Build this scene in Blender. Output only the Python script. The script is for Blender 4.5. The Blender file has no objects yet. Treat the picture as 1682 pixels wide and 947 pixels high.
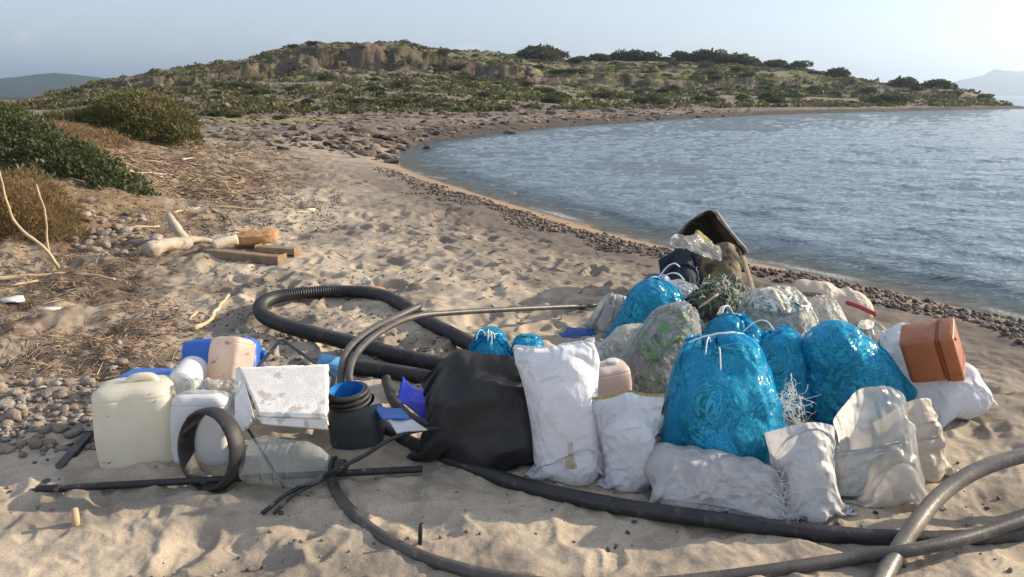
import bpy, bmesh, math, random
import numpy as np
from math import radians, sin, cos, tan, atan, pi
from mathutils import Vector, Matrix, Quaternion

random.seed(7)
RNG = np.random.default_rng(7)
scene = bpy.context.scene
COL = scene.collection

# ------------------------------------------------------------------ camera
F = 1223.0                      # focal length in photo pixels (1682 wide)
HOR = 156.0                     # row of the sea horizon in the photo
PITCH = atan((473.5 - HOR) / F)
CH = 1.5                        # eye height over the sand
cam_d = bpy.data.cameras.new('camera')
cam_d.sensor_width = 36.0
cam_d.lens = 36.0 * F / 1682.0
cam_d.clip_start = 0.05
cam_d.clip_end = 30000.0
cam = bpy.data.objects.new('camera', cam_d)
COL.objects.link(cam)
cam.location = (0, 0, CH)
cam.rotation_euler = (pi / 2 - PITCH, 0, 0)
scene.camera = cam

# ------------------------------------------------------------------ light
SUN_AZ = radians(73)            # to the right of the view axis
SUN_EL = radians(22)
world = bpy.data.worlds.new('World')
scene.world = world
world.use_nodes = True
wn = world.node_tree
wn.nodes.clear()
w_out = wn.nodes.new('ShaderNodeOutputWorld')
w_bg = wn.nodes.new('ShaderNodeBackground')
w_sky = wn.nodes.new('ShaderNodeTexSky')
w_sky.sky_type = 'NISHITA'
w_sky.sun_disc = False
w_sky.sun_elevation = SUN_EL
w_sky.sun_rotation = SUN_AZ
w_sky.altitude = 0
w_sky.air_density = 1.0
w_sky.dust_density = 1.0
w_sky.ozone_density = 3.0
w_bg.inputs["Strength"].default_value = 0.10
# low fair-weather clouds along the horizon
w_tc = wn.nodes.new('ShaderNodeTexCoord')
w_sep = wn.nodes.new('ShaderNodeSeparateXYZ')
w_map = wn.nodes.new('ShaderNodeMapping')
w_map.inputs['Scale'].default_value = (9, 9, 22)
w_map.inputs['Location'].default_value = (3.1, 0.7, 0.2)
w_noise = wn.nodes.new('ShaderNodeTexNoise')
w_noise.inputs['Scale'].default_value = 1.6
w_noise.inputs['Detail'].default_value = 6
w_noise.inputs['Roughness'].default_value = 0.58
w_r1 = wn.nodes.new('ShaderNodeValToRGB')
w_r1.color_ramp.elements[0].position = 0.55
w_r1.color_ramp.elements[1].position = 0.68
w_r2 = wn.nodes.new('ShaderNodeValToRGB')      # band of elevation
w_r2.color_ramp.elements[0].position = 0.03
w_r2.color_ramp.elements[0].color = (1, 1, 1, 1)
w_r2.color_ramp.elements[1].position = 0.085
w_r2.color_ramp.elements[1].color = (0, 0, 0, 1)
w_mul = wn.nodes.new('ShaderNodeMath')
w_mul.operation = 'MULTIPLY'
w_mul2 = wn.nodes.new('ShaderNodeMath')
w_mul2.operation = 'MULTIPLY'
w_mul2.inputs[1].default_value = 0.55
w_mix = wn.nodes.new('ShaderNodeMixRGB')
w_mix.inputs['Color2'].default_value = (9.6, 9.2, 8.8, 1)
wl = wn.links.new
wl(w_tc.outputs['Generated'], w_map.inputs['Vector'])
wl(w_tc.outputs['Generated'], w_sep.inputs[0])
wl(w_map.outputs[0], w_noise.inputs['Vector'])
wl(w_noise.outputs['Fac'], w_r1.inputs[0])
wl(w_sep.outputs['Z'], w_r2.inputs[0])
wl(w_r1.outputs[0], w_mul.inputs[0])
wl(w_r2.outputs[0], w_mul.inputs[1])
wl(w_mul.outputs[0], w_mul2.inputs[0])
wl(w_mul2.outputs[0], w_mix.inputs['Fac'])
w_lift = wn.nodes.new('ShaderNodeMixRGB')       # even pale tone added over the whole sky, lifting it and the fill
w_lift.inputs['Fac'].default_value = 0.40
w_lift.inputs['Color2'].default_value = (7.0, 7.2, 7.7, 1)
wl(w_sky.outputs[0], w_lift.inputs['Color1'])
wl(w_lift.outputs[0], w_mix.inputs['Color1'])
wl(w_mix.outputs[0], w_bg.inputs['Color'])
wl(w_bg.outputs[0], w_out.inputs['Surface'])

sun_vec = Vector((sin(SUN_AZ) * cos(SUN_EL), cos(SUN_AZ) * cos(SUN_EL), sin(SUN_EL)))
sun_d = bpy.data.lights.new('sun', 'SUN')
sun_d.energy = 5.0
sun_d.angle = radians(0.6)
sun_d.color = (1.0, 0.83, 0.63)
sun = bpy.data.objects.new('sun', sun_d)
COL.objects.link(sun)
sun.rotation_euler = sun_vec.to_track_quat('Z', 'Y').to_euler()
sun.location = (20, 10, 12)

scene.view_settings.view_transform = 'Standard'
scene.view_settings.look = 'None'
scene.view_settings.gamma = 1.0
scene.view_settings.use_curve_mapping = False
scene.view_settings.exposure = 0.70
scene.cycles.transparent_max_bounces = 16
scene.cycles.max_bounces = 8
scene.cycles.caustics_reflective = False
scene.cycles.caustics_refractive = False
scene.cycles.sample_clamp_indirect = 6.0

# ------------------------------------------------------------------ picture geometry -> places
cP, sP = cos(PITCH), sin(PITCH)
WZ = -0.30                       # sea level

def ray(px, py):
    u, v = (px - 841.0) / F, (473.5 - py) / F
    return u, cP + v * sP, -sP + v * cP

def at(px, py, Y):
    """point at ground distance Y seen at that place of the photo"""
    d = ray(px, py)
    t = Y / d[1]
    return Vector((d[0] * t, Y, CH + d[2] * t))

def on_z(px, py, z):
    d = ray(px, py)
    t = (z - CH) / d[2]
    return Vector((d[0] * t, d[1] * t, z))

# ------------------------------------------------------------------ numpy noise
_perm = np.random.default_rng(3).permutation(4096)
_ang = np.random.default_rng(4).random(4096) * 2 * pi
_gx, _gy = np.cos(_ang), np.sin(_ang)

def _hash(ix, iy, seed):
    return _perm[(_perm[(ix + seed * 131) & 4095] + iy) & 4095]

def pn(x, y, seed=0):
    ix, iy = np.floor(x).astype(np.int64), np.floor(y).astype(np.int64)
    fx, fy = x - ix, y - iy
    u, v = fx * fx * fx * (fx * (fx * 6 - 15) + 10), fy * fy * fy * (fy * (fy * 6 - 15) + 10)
    def g(a, b):
        h = _hash(ix + a, iy + b, seed)
        return _gx[h] * (fx - a) + _gy[h] * (fy - b)
    n0 = g(0, 0) * (1 - u) + g(1, 0) * u
    n1 = g(0, 1) * (1 - u) + g(1, 1) * u
    return (n0 * (1 - v) + n1 * v) * 1.5

def fbm(x, y, octv=4, seed=0, gain=0.5, lac=2.03):
    s, a, f = 0.0, 1.0, 1.0
    for k in range(octv):
        s = s + a * pn(x * f + 17.3 * k, y * f - 9.1 * k, seed + k)
        a *= gain
        f *= lac
    return s

def ridged(x, y, octv=4, seed=0):
    s, a, f = 0.0, 1.0, 1.0
    for k in range(octv):
        s = s + a * (1 - 2 * np.abs(pn(x * f + 5.3 * k, y * f + 3.1 * k, seed + k)))
        a *= 0.5
        f *= 2.1
    return s

def cells(x, y, size, seed):
    """nearest jittered cell point: distance vector and two random numbers"""
    gx, gy = x / size, y / size
    ix, iy = np.floor(gx).astype(np.int64), np.floor(gy).astype(np.int64)
    best = np.full(np.shape(x), 9e9)
    bx, by, r1, r2 = (np.zeros(np.shape(x)) for _ in range(4))
    for a in (-1, 0, 1):
        for b in (-1, 0, 1):
            h = _hash(ix + a, iy + b, seed)
            h2 = _hash(ix + a, iy + b, seed + 7)
            dx = gx - (ix + a + 0.15 + 0.7 * h / 4096.0)
            dy = gy - (iy + b + 0.15 + 0.7 * h2 / 4096.0)
            d = dx * dx + dy * dy
            m = d < best
            best = np.where(m, d, best)
            bx = np.where(m, dx, bx)
            by = np.where(m, dy, by)
            r1 = np.where(m, ((h * 31 + h2) % 4096) / 4096.0, r1)
            r2 = np.where(m, ((h2 * 57 + h) % 4096) / 4096.0, r2)
    return bx * size, by * size, r1, r2

def sstep(a, b, x):
    t = np.clip((x - a) / (b - a), 0, 1)
    return t * t * (3 - 2 * t)

# ------------------------------------------------------------------ object helpers
def link(o, parent=None):
    COL.objects.link(o)
    if parent is not None:
        o.parent = parent
    return o

def tag(o, label=None, cat=None, group=None, kind=None):
    if label: o['label'] = label
    if cat: o['category'] = cat
    if group: o['group'] = group
    if kind: o['kind'] = kind
    return o

def mesh_np(name, V, faces, mat=None, parent=None, smooth=True, colors=None, attrs=None, loc=None):
    """faces: an (n,3)/(n,4) array or a list of such arrays"""
    V = np.asarray(V, dtype=np.float32)
    if not isinstance(faces, list):
        faces = [faces]
    faces = [np.asarray(f, dtype=np.int32) for f in faces if len(f)]
    me = bpy.data.meshes.new(name)
    nf = sum(len(f) for f in faces)
    nl = sum(f.size for f in faces)
    me.vertices.add(len(V))
    me.vertices.foreach_set('co', V.ravel())
    me.loops.add(nl)
    me.polygons.add(nf)
    me.loops.foreach_set('vertex_index', np.concatenate([f.ravel() for f in faces]))
    starts, tot = [], 0
    for f in faces:
        starts.append(tot + np.arange(len(f)) * f.shape[1])
        tot += f.size
    me.polygons.foreach_set('loop_start', np.concatenate(starts).astype(np.int32))
    me.polygons.foreach_set('use_smooth', np.full(nf, smooth, dtype=bool))
    me.update(calc_edges=True)
    if colors is not None:
        a = me.color_attributes.new('col', 'FLOAT_COLOR', 'POINT')
        c = np.ones((len(V), 4), dtype=np.float32)
        c[:, :3] = colors
        a.data.foreach_set('color', c.ravel())
    for k, v in (attrs or {}).items():
        a = me.attributes.new(k, 'FLOAT', 'POINT')
        a.data.foreach_set('value', np.asarray(v, dtype=np.float32))
    if mat is not None:
        me.materials.append(mat)
    o = bpy.data.objects.new(name, me)
    if loc is not None:
        o.location = loc
    return link(o, parent)

def empty(name, loc=(0, 0, 0), label=None, cat=None, group=None, rot=None):
    o = bpy.data.objects.new(name, None)
    o.empty_display_size = 0.1
    o.location = loc
    if rot is not None:
        o.rotation_euler = rot
    link(o)
    return tag(o, label, cat, group)

def grid_faces(nr, nc, wrap=False):
    i = np.arange(nr - 1)[:, None]
    j = np.arange(nc if wrap else nc - 1)[None, :]
    j2 = (j + 1) % nc
    return np.stack([i * nc + j, i * nc + j2, (i + 1) * nc + j2, (i + 1) * nc + j], -1).reshape(-1, 4)

class MB:
    """collects simple solids into one mesh"""
    def __init__(s):
        s.V, s.F, s.n = [], [], 0
    def add(s, V, Fs):
        V = np.asarray(V, float)
        s.V.append(V)
        for f in (Fs if isinstance(Fs, list) else [Fs]):
            s.F.append(np.asarray(f) + s.n)
        s.n += len(V)
        return s
    def build(s, name, mat, parent=None, smooth=True, origin=None, bevel=0, sub=0, angle=None):
        V = np.concatenate(s.V)
        if origin is not None:
            V = V - np.asarray(origin)
        o = mesh_np(name, V, s.F, mat, parent, smooth)
        if bevel:
            m = o.modifiers.new('bevel', 'BEVEL')
            m.width = bevel
            m.segments = 3
            m.limit_method = 'ANGLE'
            m.angle_limit = radians(35)
        if sub:
            m = o.modifiers.new('sub', 'SUBSURF')
            m.levels = m.render_levels = sub
        return o

def frame_sweep(P, closed=False):
    P = np.asarray(P, float)
    T = np.gradient(P, axis=0)
    T /= np.linalg.norm(T, axis=1)[:, None] + 1e-12
    N = np.zeros_like(P)
    up = np.array([0, 0, 1.0])
    if abs(T[0] @ up) > 0.9:
        up = np.array([1.0, 0, 0])
    n = up - T[0] * (up @ T[0])
    n /= np.linalg.norm(n)
    for i in range(len(P)):
        n = n - T[i] * (n @ T[i])
        n /= np.linalg.norm(n) + 1e-12
        N[i] = n
    return T, N, np.cross(T, N)

def spline(pts, step):
    """Catmull-Rom through pts, resampled evenly"""
    P = np.asarray([tuple(p) for p in pts], float)
    P = np.vstack([2 * P[0] - P[1], P, 2 * P[-1] - P[-2]])
    out = []
    for i in range(1, len(P) - 2):
        t = np.linspace(0, 1, 24, endpoint=False)[:, None]
        p0, p1, p2, p3 = P[i - 1], P[i], P[i + 1], P[i + 2]
        out.append(0.5 * (2 * p1 + (p2 - p0) * t + (2 * p0 - 5 * p1 + 4 * p2 - p3) * t ** 2 + (3 * p1 - p0 - 3 * p2 + p3) * t ** 3))
    out.append(P[-2][None])
    Q = np.vstack(out)
    L = np.concatenate([[0], np.cumsum(np.linalg.norm(np.diff(Q, axis=0), axis=1))])
    n = max(3, int(L[-1] / step) + 1)
    s = np.linspace(0, L[-1], n)
    return np.stack([np.interp(s, L, Q[:, k]) for k in range(3)], -1)

def tube(P, r, seg=12, caps=True, flat=1.0, hollow=0.0):
    """V, F of a tube along P; r a number or one per point; hollow: wall thickness of the open ends"""
    P = np.asarray(P, float)
    T, N, B = frame_sweep(P)
    r = np.broadcast_to(np.asarray(r, float), (len(P),))
    a = np.arange(seg) * 2 * pi / seg
    V = P[:, None] + r[:, None, None] * (np.cos(a)[None, :, None] * B[:, None] + flat * np.sin(a)[None, :, None] * N[:, None])
    V = V.reshape(-1, 3)
    Fs = [grid_faces(len(P), seg, True)]
    if hollow:
        for e, i in ((0, 0), (1, len(P) - 1)):
            k = (r[i] - hollow) / r[i]
            base = len(V)
            s = 1 if e == 0 else -1
            ring = P[i] + k * (V[i * seg:(i + 1) * seg] - P[i])
            ring2 = ring + T[i] * s * 2.5 * r[i]
            V = np.vstack([V, ring, ring2])
            o_ = np.arange(seg) + i * seg
            r1 = np.arange(seg) + base
            r2 = r1 + seg
            Fs.append(np.stack([o_, np.roll(o_, -1), np.roll(r1, -1), r1], -1))
            Fs.append(np.stack([r1, np.roll(r1, -1), np.roll(r2, -1), r2], -1))
    elif caps:
        n = len(V)
        V = np.vstack([V, P[:1], P[-1:]])
        j = np.arange(seg)
        j2 = (j + 1) % seg
        Fs.append(np.stack([np.full(seg, n), j2, j], -1))
        b = (len(P) - 1) * seg
        Fs.append(np.stack([np.full(seg, n + 1), b + j, b + j2], -1))
    return V, Fs

def box(cx, cy, cz, sx, sy, sz):
    V = np.array([[x, y, z] for z in (-1, 1) for y in (-1, 1) for x in (-1, 1)], float) * 0.5 * np.array([sx, sy, sz]) + np.array([cx, cy, cz])
    return V, np.array([[0, 2, 3, 1], [4, 5, 7, 6], [0, 1, 5, 4], [2, 6, 7, 3], [0, 4, 6, 2], [1, 3, 7, 5]])

# ------------------------------------------------------------------ materials
def new_mat(name):
    m = bpy.data.materials.new(name)
    m.use_nodes = True
    nt = m.node_tree
    nt.nodes.clear()
    out = nt.nodes.new('ShaderNodeOutputMaterial')
    return m, nt, nt.nodes.new, nt.links.new, out

def simple_mat(name, c1, c2=None, scale=20, rough=0.5, bump=0.0, bscale=None, detail=4, spec=0.5, metallic=0.0,
               spots=None, spot_scale=30, spot_at=0.62, coat=0.0, obj_var=0.0, sheen=0.0, translucent=0.0, lo=0.35, hi=0.65, stretch=None):
    """principled with two-tone noise, optional dirt spots and relief"""
    m, nt, N, L, out = new_mat(name)
    p = N('ShaderNodeBsdfPrincipled')
    tc = N('ShaderNodeTexCoord')
    src = tc.outputs['Object']
    if stretch:
        mp = N('ShaderNodeMapping')
        mp.inputs['Scale'].default_value = stretch
        L(src, mp.inputs['Vector'])
        src = mp.outputs[0]
    n = N('ShaderNodeTexNoise')
    n.inputs['Scale'].default_value = scale
    n.inputs['Detail'].default_value = detail
    L(src, n.inputs['Vector'])
    ramp = N('ShaderNodeValToRGB')
    ramp.color_ramp.elements[0].position = lo
    ramp.color_ramp.elements[1].position = hi
    ramp.color_ramp.elements[0].color = (*c1, 1)
    ramp.color_ramp.elements[1].color = (*(c2 or c1), 1)
    L(n.outputs['Fac'], ramp.inputs[0])
    col = ramp.outputs[0]
    if spots:
        n2 = N('ShaderNodeTexNoise')
        n2.inputs['Scale'].default_value = spot_scale
        n2.inputs['Detail'].default_value = 6
        L(tc.outputs['Object'], n2.inputs['Vector'])
        r2 = N('ShaderNodeValToRGB')
        r2.color_ramp.elements[0].position = spot_at
        r2.color_ramp.elements[1].position = spot_at + 0.06
        L(n2.outputs['Fac'], r2.inputs[0])
        mx = N('ShaderNodeMixRGB')
        L(r2.outputs[0], mx.inputs['Fac'])
        L(col, mx.inputs['Color1'])
        mx.inputs['Color2'].default_value = (*spots, 1)
        col = mx.outputs[0]
    if obj_var:
        oi = N('ShaderNodeObjectInfo')
        hs = N('ShaderNodeHueSaturation')
        mr = N('ShaderNodeMapRange')
        mr.inputs['To Min'].default_value = 1 - obj_var
        mr.inputs['To Max'].default_value = 1 + obj_var
        L(oi.outputs['Random'], mr.inputs['Value'])
        L(mr.outputs[0], hs.inputs['Value'])
        L(col, hs.inputs['Color'])
        col = hs.outputs[0]
    L(col, p.inputs['Base Color'])
    p.inputs['Roughness'].default_value = rough
    p.inputs['Specular IOR Level'].default_value = spec
    p.inputs['Metallic'].default_value = metallic
    p.inputs['Coat Weight'].default_value = coat
    p.inputs['Sheen Weight'].default_value = sheen
    if bump:
        nb = N('ShaderNodeTexNoise')
        nb.inputs['Scale'].default_value = bscale or scale * 3
        nb.inputs['Detail'].default_value = 5
        L(src, nb.inputs['Vector'])
        b = N('ShaderNodeBump')
        b.inputs['Strength'].default_value = min(1, bump)
        b.inputs['Distance'].default_value = 0.01 * max(1, bump)
        L(nb.outputs['Fac'], b.inputs['Height'])
        L(b.outputs[0], p.inputs['Normal'])
    sh = p.outputs[0]
    if translucent:
        tr = N('ShaderNodeBsdfTranslucent')
        L(col, tr.inputs['Color'])
        ms = N('ShaderNodeMixShader')
        ms.inputs[0].default_value = translucent
        L(sh, ms.inputs[1])
        L(tr.outputs[0], ms.inputs[2])
        sh = ms.outputs[0]
    L(sh, out.inputs['Surface'])
    return m

# ================================================================== THE GROUND
SHORE_PX = [(1682, 530), (1580, 508), (1480, 484), (1380, 462), (1260, 436), (1180, 424), (1100, 408), (1000, 383), (900, 353), (800, 324),
            (700, 291), (660, 275), (640, 262), (655, 247), (690, 234), (800, 219), (900, 208), (1000, 202),
            (1100, 195.5), (1250, 188), (1400, 184), (1520, 181), (1640, 178.5), (1688, 177.5)]
SH = [tuple(on_z(px, py, WZ)[:2]) for px, py in SHORE_PX]
_d = (np.array(SH[0]) - np.array(SH[2])); _d /= np.linalg.norm(_d)
SH = [tuple(np.array(SH[0]) + _d * k + np.array([0, -0.02 * k * k])) for k in (30, 12, 5, 2)] + SH
tip = np.array(SH[-1])
SH = SH + [tuple(tip + np.array(q)) for q in ((1.5, 4), (0.5, 9), (-8, 22), (-22, 45), (-40, 90), (-70, 200))]
SH = np.array(SH)
SEA_POLY = np.vstack([SH, [[-70, 9000], [9000, 9000], [9000, -400], [SH[0][0], -400]]])

def shore_dist(x, y):
    """distance to the waterline, + on land, - in the sea"""
    x = np.asarray(x, float); y = np.asarray(y, float)
    best = np.full(x.shape, 1e18)
    for a, b in zip(SH[:-1], SH[1:]):
        dx, dy = b - a
        t = np.clip(((x - a[0]) * dx + (y - a[1]) * dy) / (dx * dx + dy * dy), 0, 1)
        best = np.minimum(best, (x - a[0] - t * dx) ** 2 + (y - a[1] - t * dy) ** 2)
    inside = np.zeros(x.shape, bool)
    Q = np.vstack([SEA_POLY, SEA_POLY[:1]])
    for (x1, y1), (x2, y2) in zip(Q[:-1], Q[1:]):
        if y1 == y2:
            continue
        c = ((y1 > y) != (y2 > y)) & (x < (x2 - x1) * (y - y1) / (y2 - y1) + x1)
        inside ^= c
    return np.where(inside, -1, 1) * np.sqrt(best)

# hill profile: photo column -> (distance, row) of lower terrace, cliff foot, cliff top, crest
HILL = [
    (-700, 72, (84, 176), (95, 174), (100, 172), (120, 168)),
    (-60, 70, (80, 180), (95, 179), (100, 179), (120, 180)),
    (30, 66, (78, 179), (90, 178), (94, 177), (112, 176)),
    (100, 62, (75, 171), (90, 166), (93, 160), (112, 155)),
    (160, 58, (75, 166), (90, 156), (93, 147), (115, 137)),
    (250, 55, (75, 161), (92, 150), (95, 134), (122, 122)),
    (350, 53, (75, 160), (95, 142), (98, 122), (128, 108)),
    (410, 53, (78, 158), (100, 136), (104, 114), (130, 101)),
    (450, 53, (80, 155), (104, 130), (108, 97), (135, 86)),
    (520, 53, (80, 152), (107, 122), (112, 84), (140, 76)),
    (660, 56, (80, 152), (110, 120), (114, 80), (140, 73)),
    (700, 58, (80, 153), (111, 122), (118, 92), (145, 80)),
    (760, 60, (82, 155), (112, 132), (118, 104), (148, 87)),
    (850, 64, (85, 158), (112, 138), (116, 108), (150, 92)),
    (900, 66, (86, 160), (111, 140), (124, 118), (150, 95)),
    (940, 68, (88, 162), (110, 143), (125, 120), (150, 101)),
    (1050, 74, (92, 165), (112, 146), (128, 120), (152, 100)),
    (1200, 82, (98, 166), (115, 146), (130, 120), (152, 103)),
    (1350, 90, (102, 170), (115, 155), (128, 135), (148, 115)),
    (1480, 97, (105, 171), (114, 160), (125, 146), (140, 129)),
    (1560, 101, (107, 172), (112, 165), (120, 153), (132, 140)),
    (1620, 104, (108, 173), (112, 168), (118, 160), (128, 152)),
    (1668, 106, (109, 175), (112, 173), (116, 170), (122, 168)),
    (1710, 108, (110, 178), (113, 179), (117, 180), (122, 181)),
]
_hc = np.array([h[0] for h in HILL], float)
_hY = np.array([[h[1]] + [q[0] for q in h[2:]] for h in HILL], float)
_hZ = np.array([[0.0] + [max(0.0, at(h[0], q[1], q[0]).z) for q in h[2:]] for h in HILL])

def photo_col(x, y):
    return 841.0 + F * x / (np.maximum(y, 0.1) * cP)

def hill_z(x, y):
    c = photo_col(x, y)
    Yk = [np.interp(c, _hc, _hY[:, k]) for k in range(5)]
    Zk = [np.interp(c, _hc, _hZ[:, k]) for k in range(5)]
    z = np.zeros(np.shape(x))
    for k in range(4):
        t = np.clip((y - Yk[k]) / (Yk[k + 1] - Yk[k]), 0, 1)
        if k == 0:
            t = t ** 1.5
        if k == 2:
            t = sstep(0, 1, t)
        z = z + (Zk[k + 1] - Zk[k]) * t
    back = np.clip((y - Yk[4] - 6) / 60, 0, 1)
    return z * (1 - sstep(0, 1, back))

DUNES = [(-9.6, 15.5, 3.6, 3.2, 0.62), (-5.4, 8.0, 2.0, 1.8, 0.30), (-8.0, 10.5, 3.2, 2.2, 0.55), (-12.5, 12.0, 5.0, 5.0, 0.6), (-15.0, 24.0, 8, 6, 0.25)]

def ground_base(x, y):
    x = np.asarray(x, float); y = np.asarray(y, float)
    d = shore_dist(x, y)
    far = sstep(26, 45, y)
    zb = 0.30 * (0.55 * sstep(-0.2, 1.0, d) + 0.45 * sstep(0.5, 3.2, d))
    zr = 0.18 * sstep(-0.1, 0.6, d) + 0.22 * sstep(0.5, 7, d)
    z = WZ + np.where(d > 0, zb * (1 - far) + zr * far, np.maximum(-2.5, 0.11 * d))
    for cx, cy, sx, sy, h in DUNES:
        z = z + h * np.exp(-((x - cx) / sx) ** 2 - ((y - cy) / sy) ** 2) * sstep(0.5, 3, d)
    return z + hill_z(x, y) * (d > 0)

def gz(x, y):
    return float(ground_base(np.array([x]), np.array([y]))[0])

def G(px, py, dz=0.0):
    """where the line of sight of that photo pixel meets the ground"""
    z = 0.0
    for _ in range(12):
        p = on_z(px, py, min(z, CH - 0.05))
        z = 0.5 * z + 0.5 * (gz(p.x, p.y) + dz)
    return on_z(px, py, z)

def build_ground():
    t = np.concatenate([np.linspace(-1.5, -0.76, 45, endpoint=False), np.linspace(-0.76, 0.76, 510, endpoint=False), np.linspace(0.76, 1.5, 45)])
    Y = np.concatenate([np.geomspace(0.9, 1.9, 40, endpoint=False), np.geomspace(1.9, 9, 400, endpoint=False), np.geomspace(9, 50, 230, endpoint=False), np.geomspace(50, 230, 240, endpoint=False), np.geomspace(230, 6000, 16)])
    yy, tt = np.meshgrid(Y, t, indexing='ij')
    x, y = (yy * tt).ravel(), yy.ravel()
    d = shore_dist(x, y)
    z = ground_base(x, y)
    c = photo_col(x, y)
    near = 1 - sstep(14, 26, y)
    hz = hill_z(x, y)
    land = sstep(0.0, 0.8, d)
    sand = near * sstep(0.9, 2.2, d)
    debris = np.clip(sstep(-0.3, 0.7, np.interp(y, [3.2, 4.1, 5.3, 7.4, 10, 12.8, 20, 26], [-2.3, -1.8, -2.1, -2.8, -3.1, -3.2, -5, -8]) - x + 0.6 * fbm(x * 0.9, y * 0.9, 3, 5)), 0, 1) * sstep(3.0, 4.2, y) * near
    # soft humps
    z = z + land * near * (0.035 * fbm(x * 0.8, y * 0.8, 3, 11) + 0.016 * fbm(x * 3.1, y * 3.1, 3, 12))
    # trodden sand: two sizes of footprints with a raised, sharper lip
    m = np.nonzero(y < 26)[0]
    xm, ym = x[m], y[m]
    wx = xm + 0.05 * pn(xm * 6, ym * 6, 21); wy = ym + 0.05 * pn(xm * 6, ym * 6, 22)
    tot = np.zeros(len(m))
    for size, seed, prob, depth in ((0.42, 31, 0.75, 0.040), (0.27, 41, 0.7, 0.026), (0.15, 51, 0.55, 0.013), (0.6, 61, 0.5, 0.03)):
        bx, by, r1, r2 = cells(wx, wy, size, seed)
        ang = r2 * 6.28
        ex = bx * np.cos(ang) + by * np.sin(ang)
        ey = (-bx * np.sin(ang) + by * np.cos(ang)) * 1.75
        dd = np.sqrt(ex * ex + ey * ey) / (size * (0.30 + 0.14 * r1))
        prof = -np.exp(-dd ** 3.0 * 1.1) + 0.42 * np.exp(-((dd - 1.25) / 0.24) ** 2)
        tot = tot + np.where(r1 < prob, prof, 0) * depth * (0.6 + 0.8 * r2)
    calm = 0.45 + 0.55 * sstep(-0.25, 0.35, fbm(xm * 0.6, ym * 0.6, 2, 71))
    z[m] += tot * sand[m] * (1 - 0.6 * debris[m]) * calm * (0.55 + 0.75 * sstep(2.5, 6, ym) + 0.45 * (1 - sstep(2.2, 3.4, ym)))
    z[m] += sand[m] * (0.004 * fbm(xm * 14, ym * 14, 3, 81) + 0.006 * np.maximum(0, ridged(xm * 5 + 0.5 * pn(xm * 3, ym * 3, 7), ym * 7, 3, 82) - 0.5))
    z[m] += debris[m] * 0.05 * (fbm(xm * 2.3, ym * 2.3, 4, 91))
    # rocky flat, hillside ledges
    far = sstep(20, 34, y) * sstep(-0.4, 1.2, d)
    led = ridged(x * 0.16 + 0.6 * pn(x * 0.2, y * 0.2, 3), y * 0.33, 4, 101)
    z = z + far * (1 - sstep(0.3, 2.0, hz)) * (0.10 * np.maximum(-0.4, led) + 0.10 * np.maximum(0, fbm(x * 0.8, y * 1.1, 4, 105)))
    hh = sstep(0.2, 1.5, hz)
    rk = ridged(x * 0.10 + 0.8 * pn(x * 0.09, y * 0.09, 9), y * 0.16, 5, 111)
    step = 0.9 * (np.floor(hz / 0.9 + 0.35 * pn(x * 0.07, y * 0.07, 117)) + sstep(0.55, 0.95, (hz / 0.9 + 0.35 * pn(x * 0.07, y * 0.07, 117)) % 1.0)) - hz
    z = z + hh * (0.16 * rk + 0.45 * fbm(x * 0.05, y * 0.05, 4, 121) + 0.12 * fbm(x * 0.7, y * 0.7, 4, 127)) + hh * 0.55 * step * sstep(-0.2, 0.5, fbm(x * 0.03, y * 0.03, 2, 131) + 0.2)
    # slope -> rock
    Zg = z.reshape(yy.shape)
    sl = np.abs(np.gradient(Zg, axis=0) / np.gradient(yy, axis=0))
    sl = sl.ravel()
    cliff = sstep(0.35, 0.8, sl) * hh
    # craggy cliff faces
    crag = fbm(x * 0.55, y * 0.25 + z * 0.6, 4, 141)
    z = z + cliff * 0.5 * crag
    _, _, q1, q2 = cells(x + 0.5 * pn(x * .6, y * .6, 151), y + 0.5 * pn(x * .6 + 7, y * .6, 152), 2.1, 153)
    _, _, q3, _q = cells(x, y, 0.85, 154)
    blk = sstep(0.12, 0.5, sl) * hh
    z = z + blk * (1.7 * (q1 - .5) + 0.7 * (q3 - .5))
    # ---- colour of the stuff the ground is made of
    n1, n2, n3 = fbm(x * 1.3, y * 1.3, 4, 201), fbm(x * 7, y * 7, 3, 205), fbm(x * 0.25, y * 0.4, 4, 209)
    def mixc(a, b, f):
        return a * (1 - f[:, None]) + np.asarray(b) * f[:, None]
    col = np.empty((len(x), 3)); col[:] = (0.435, 0.365, 0.280)
    col = mixc(col, (0.158, 0.142, 0.120), sstep(-0.2, 0.6, n1) * 0.7)
    col = mixc(col, (0.235, 0.212, 0.178), sstep(0.1, 0.7, n2) * 0.4)
    col = mixc(col, (0.13, 0.092, 0.064), debris * (0.5 + 0.45 * sstep(-0.3, 0.4, n1 + 0.5 * n2)))
    # a damp grey tide line, a pebbly strip and bare tan sand by the water
    edge = d + 0.25 * n1
    col = mixc(col, (0.19, 0.165, 0.135), sstep(3.6, 2.6, edge) * near * 0.7)
    pebz = sstep(0.35, 0.6, edge) * sstep(2.3, 1.6, edge) * near * sstep(20, 11, y)
    col = mixc(col, (0.13, 0.11, 0.095), pebz * 0.8)
    tan = sstep(0.9, 0.35, edge) * near * sstep(24, 19, y) * sstep(5.4, 6.6, y)
    col = mixc(col, (0.30, 0.22, 0.145), tan)
    col = mixc(col, (0.20, 0.15, 0.10), sstep(0.18, 0.0, d) * 0.8)
    # rocky flat
    flat = sstep(20, 30, y) * (1 - hh)
    fc = np.empty_like(col); fc[:] = (0.19, 0.145, 0.11)
    fc = mixc(fc, (0.28, 0.23, 0.19), sstep(0.15, 0.5, led * 0.5 + 0.3 * n2))
    fc = mixc(fc, (0.09, 0.08, 0.075), sstep(0.1, 0.5, fbm(x * 0.9, y * 1.4, 4, 215)))
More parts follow.
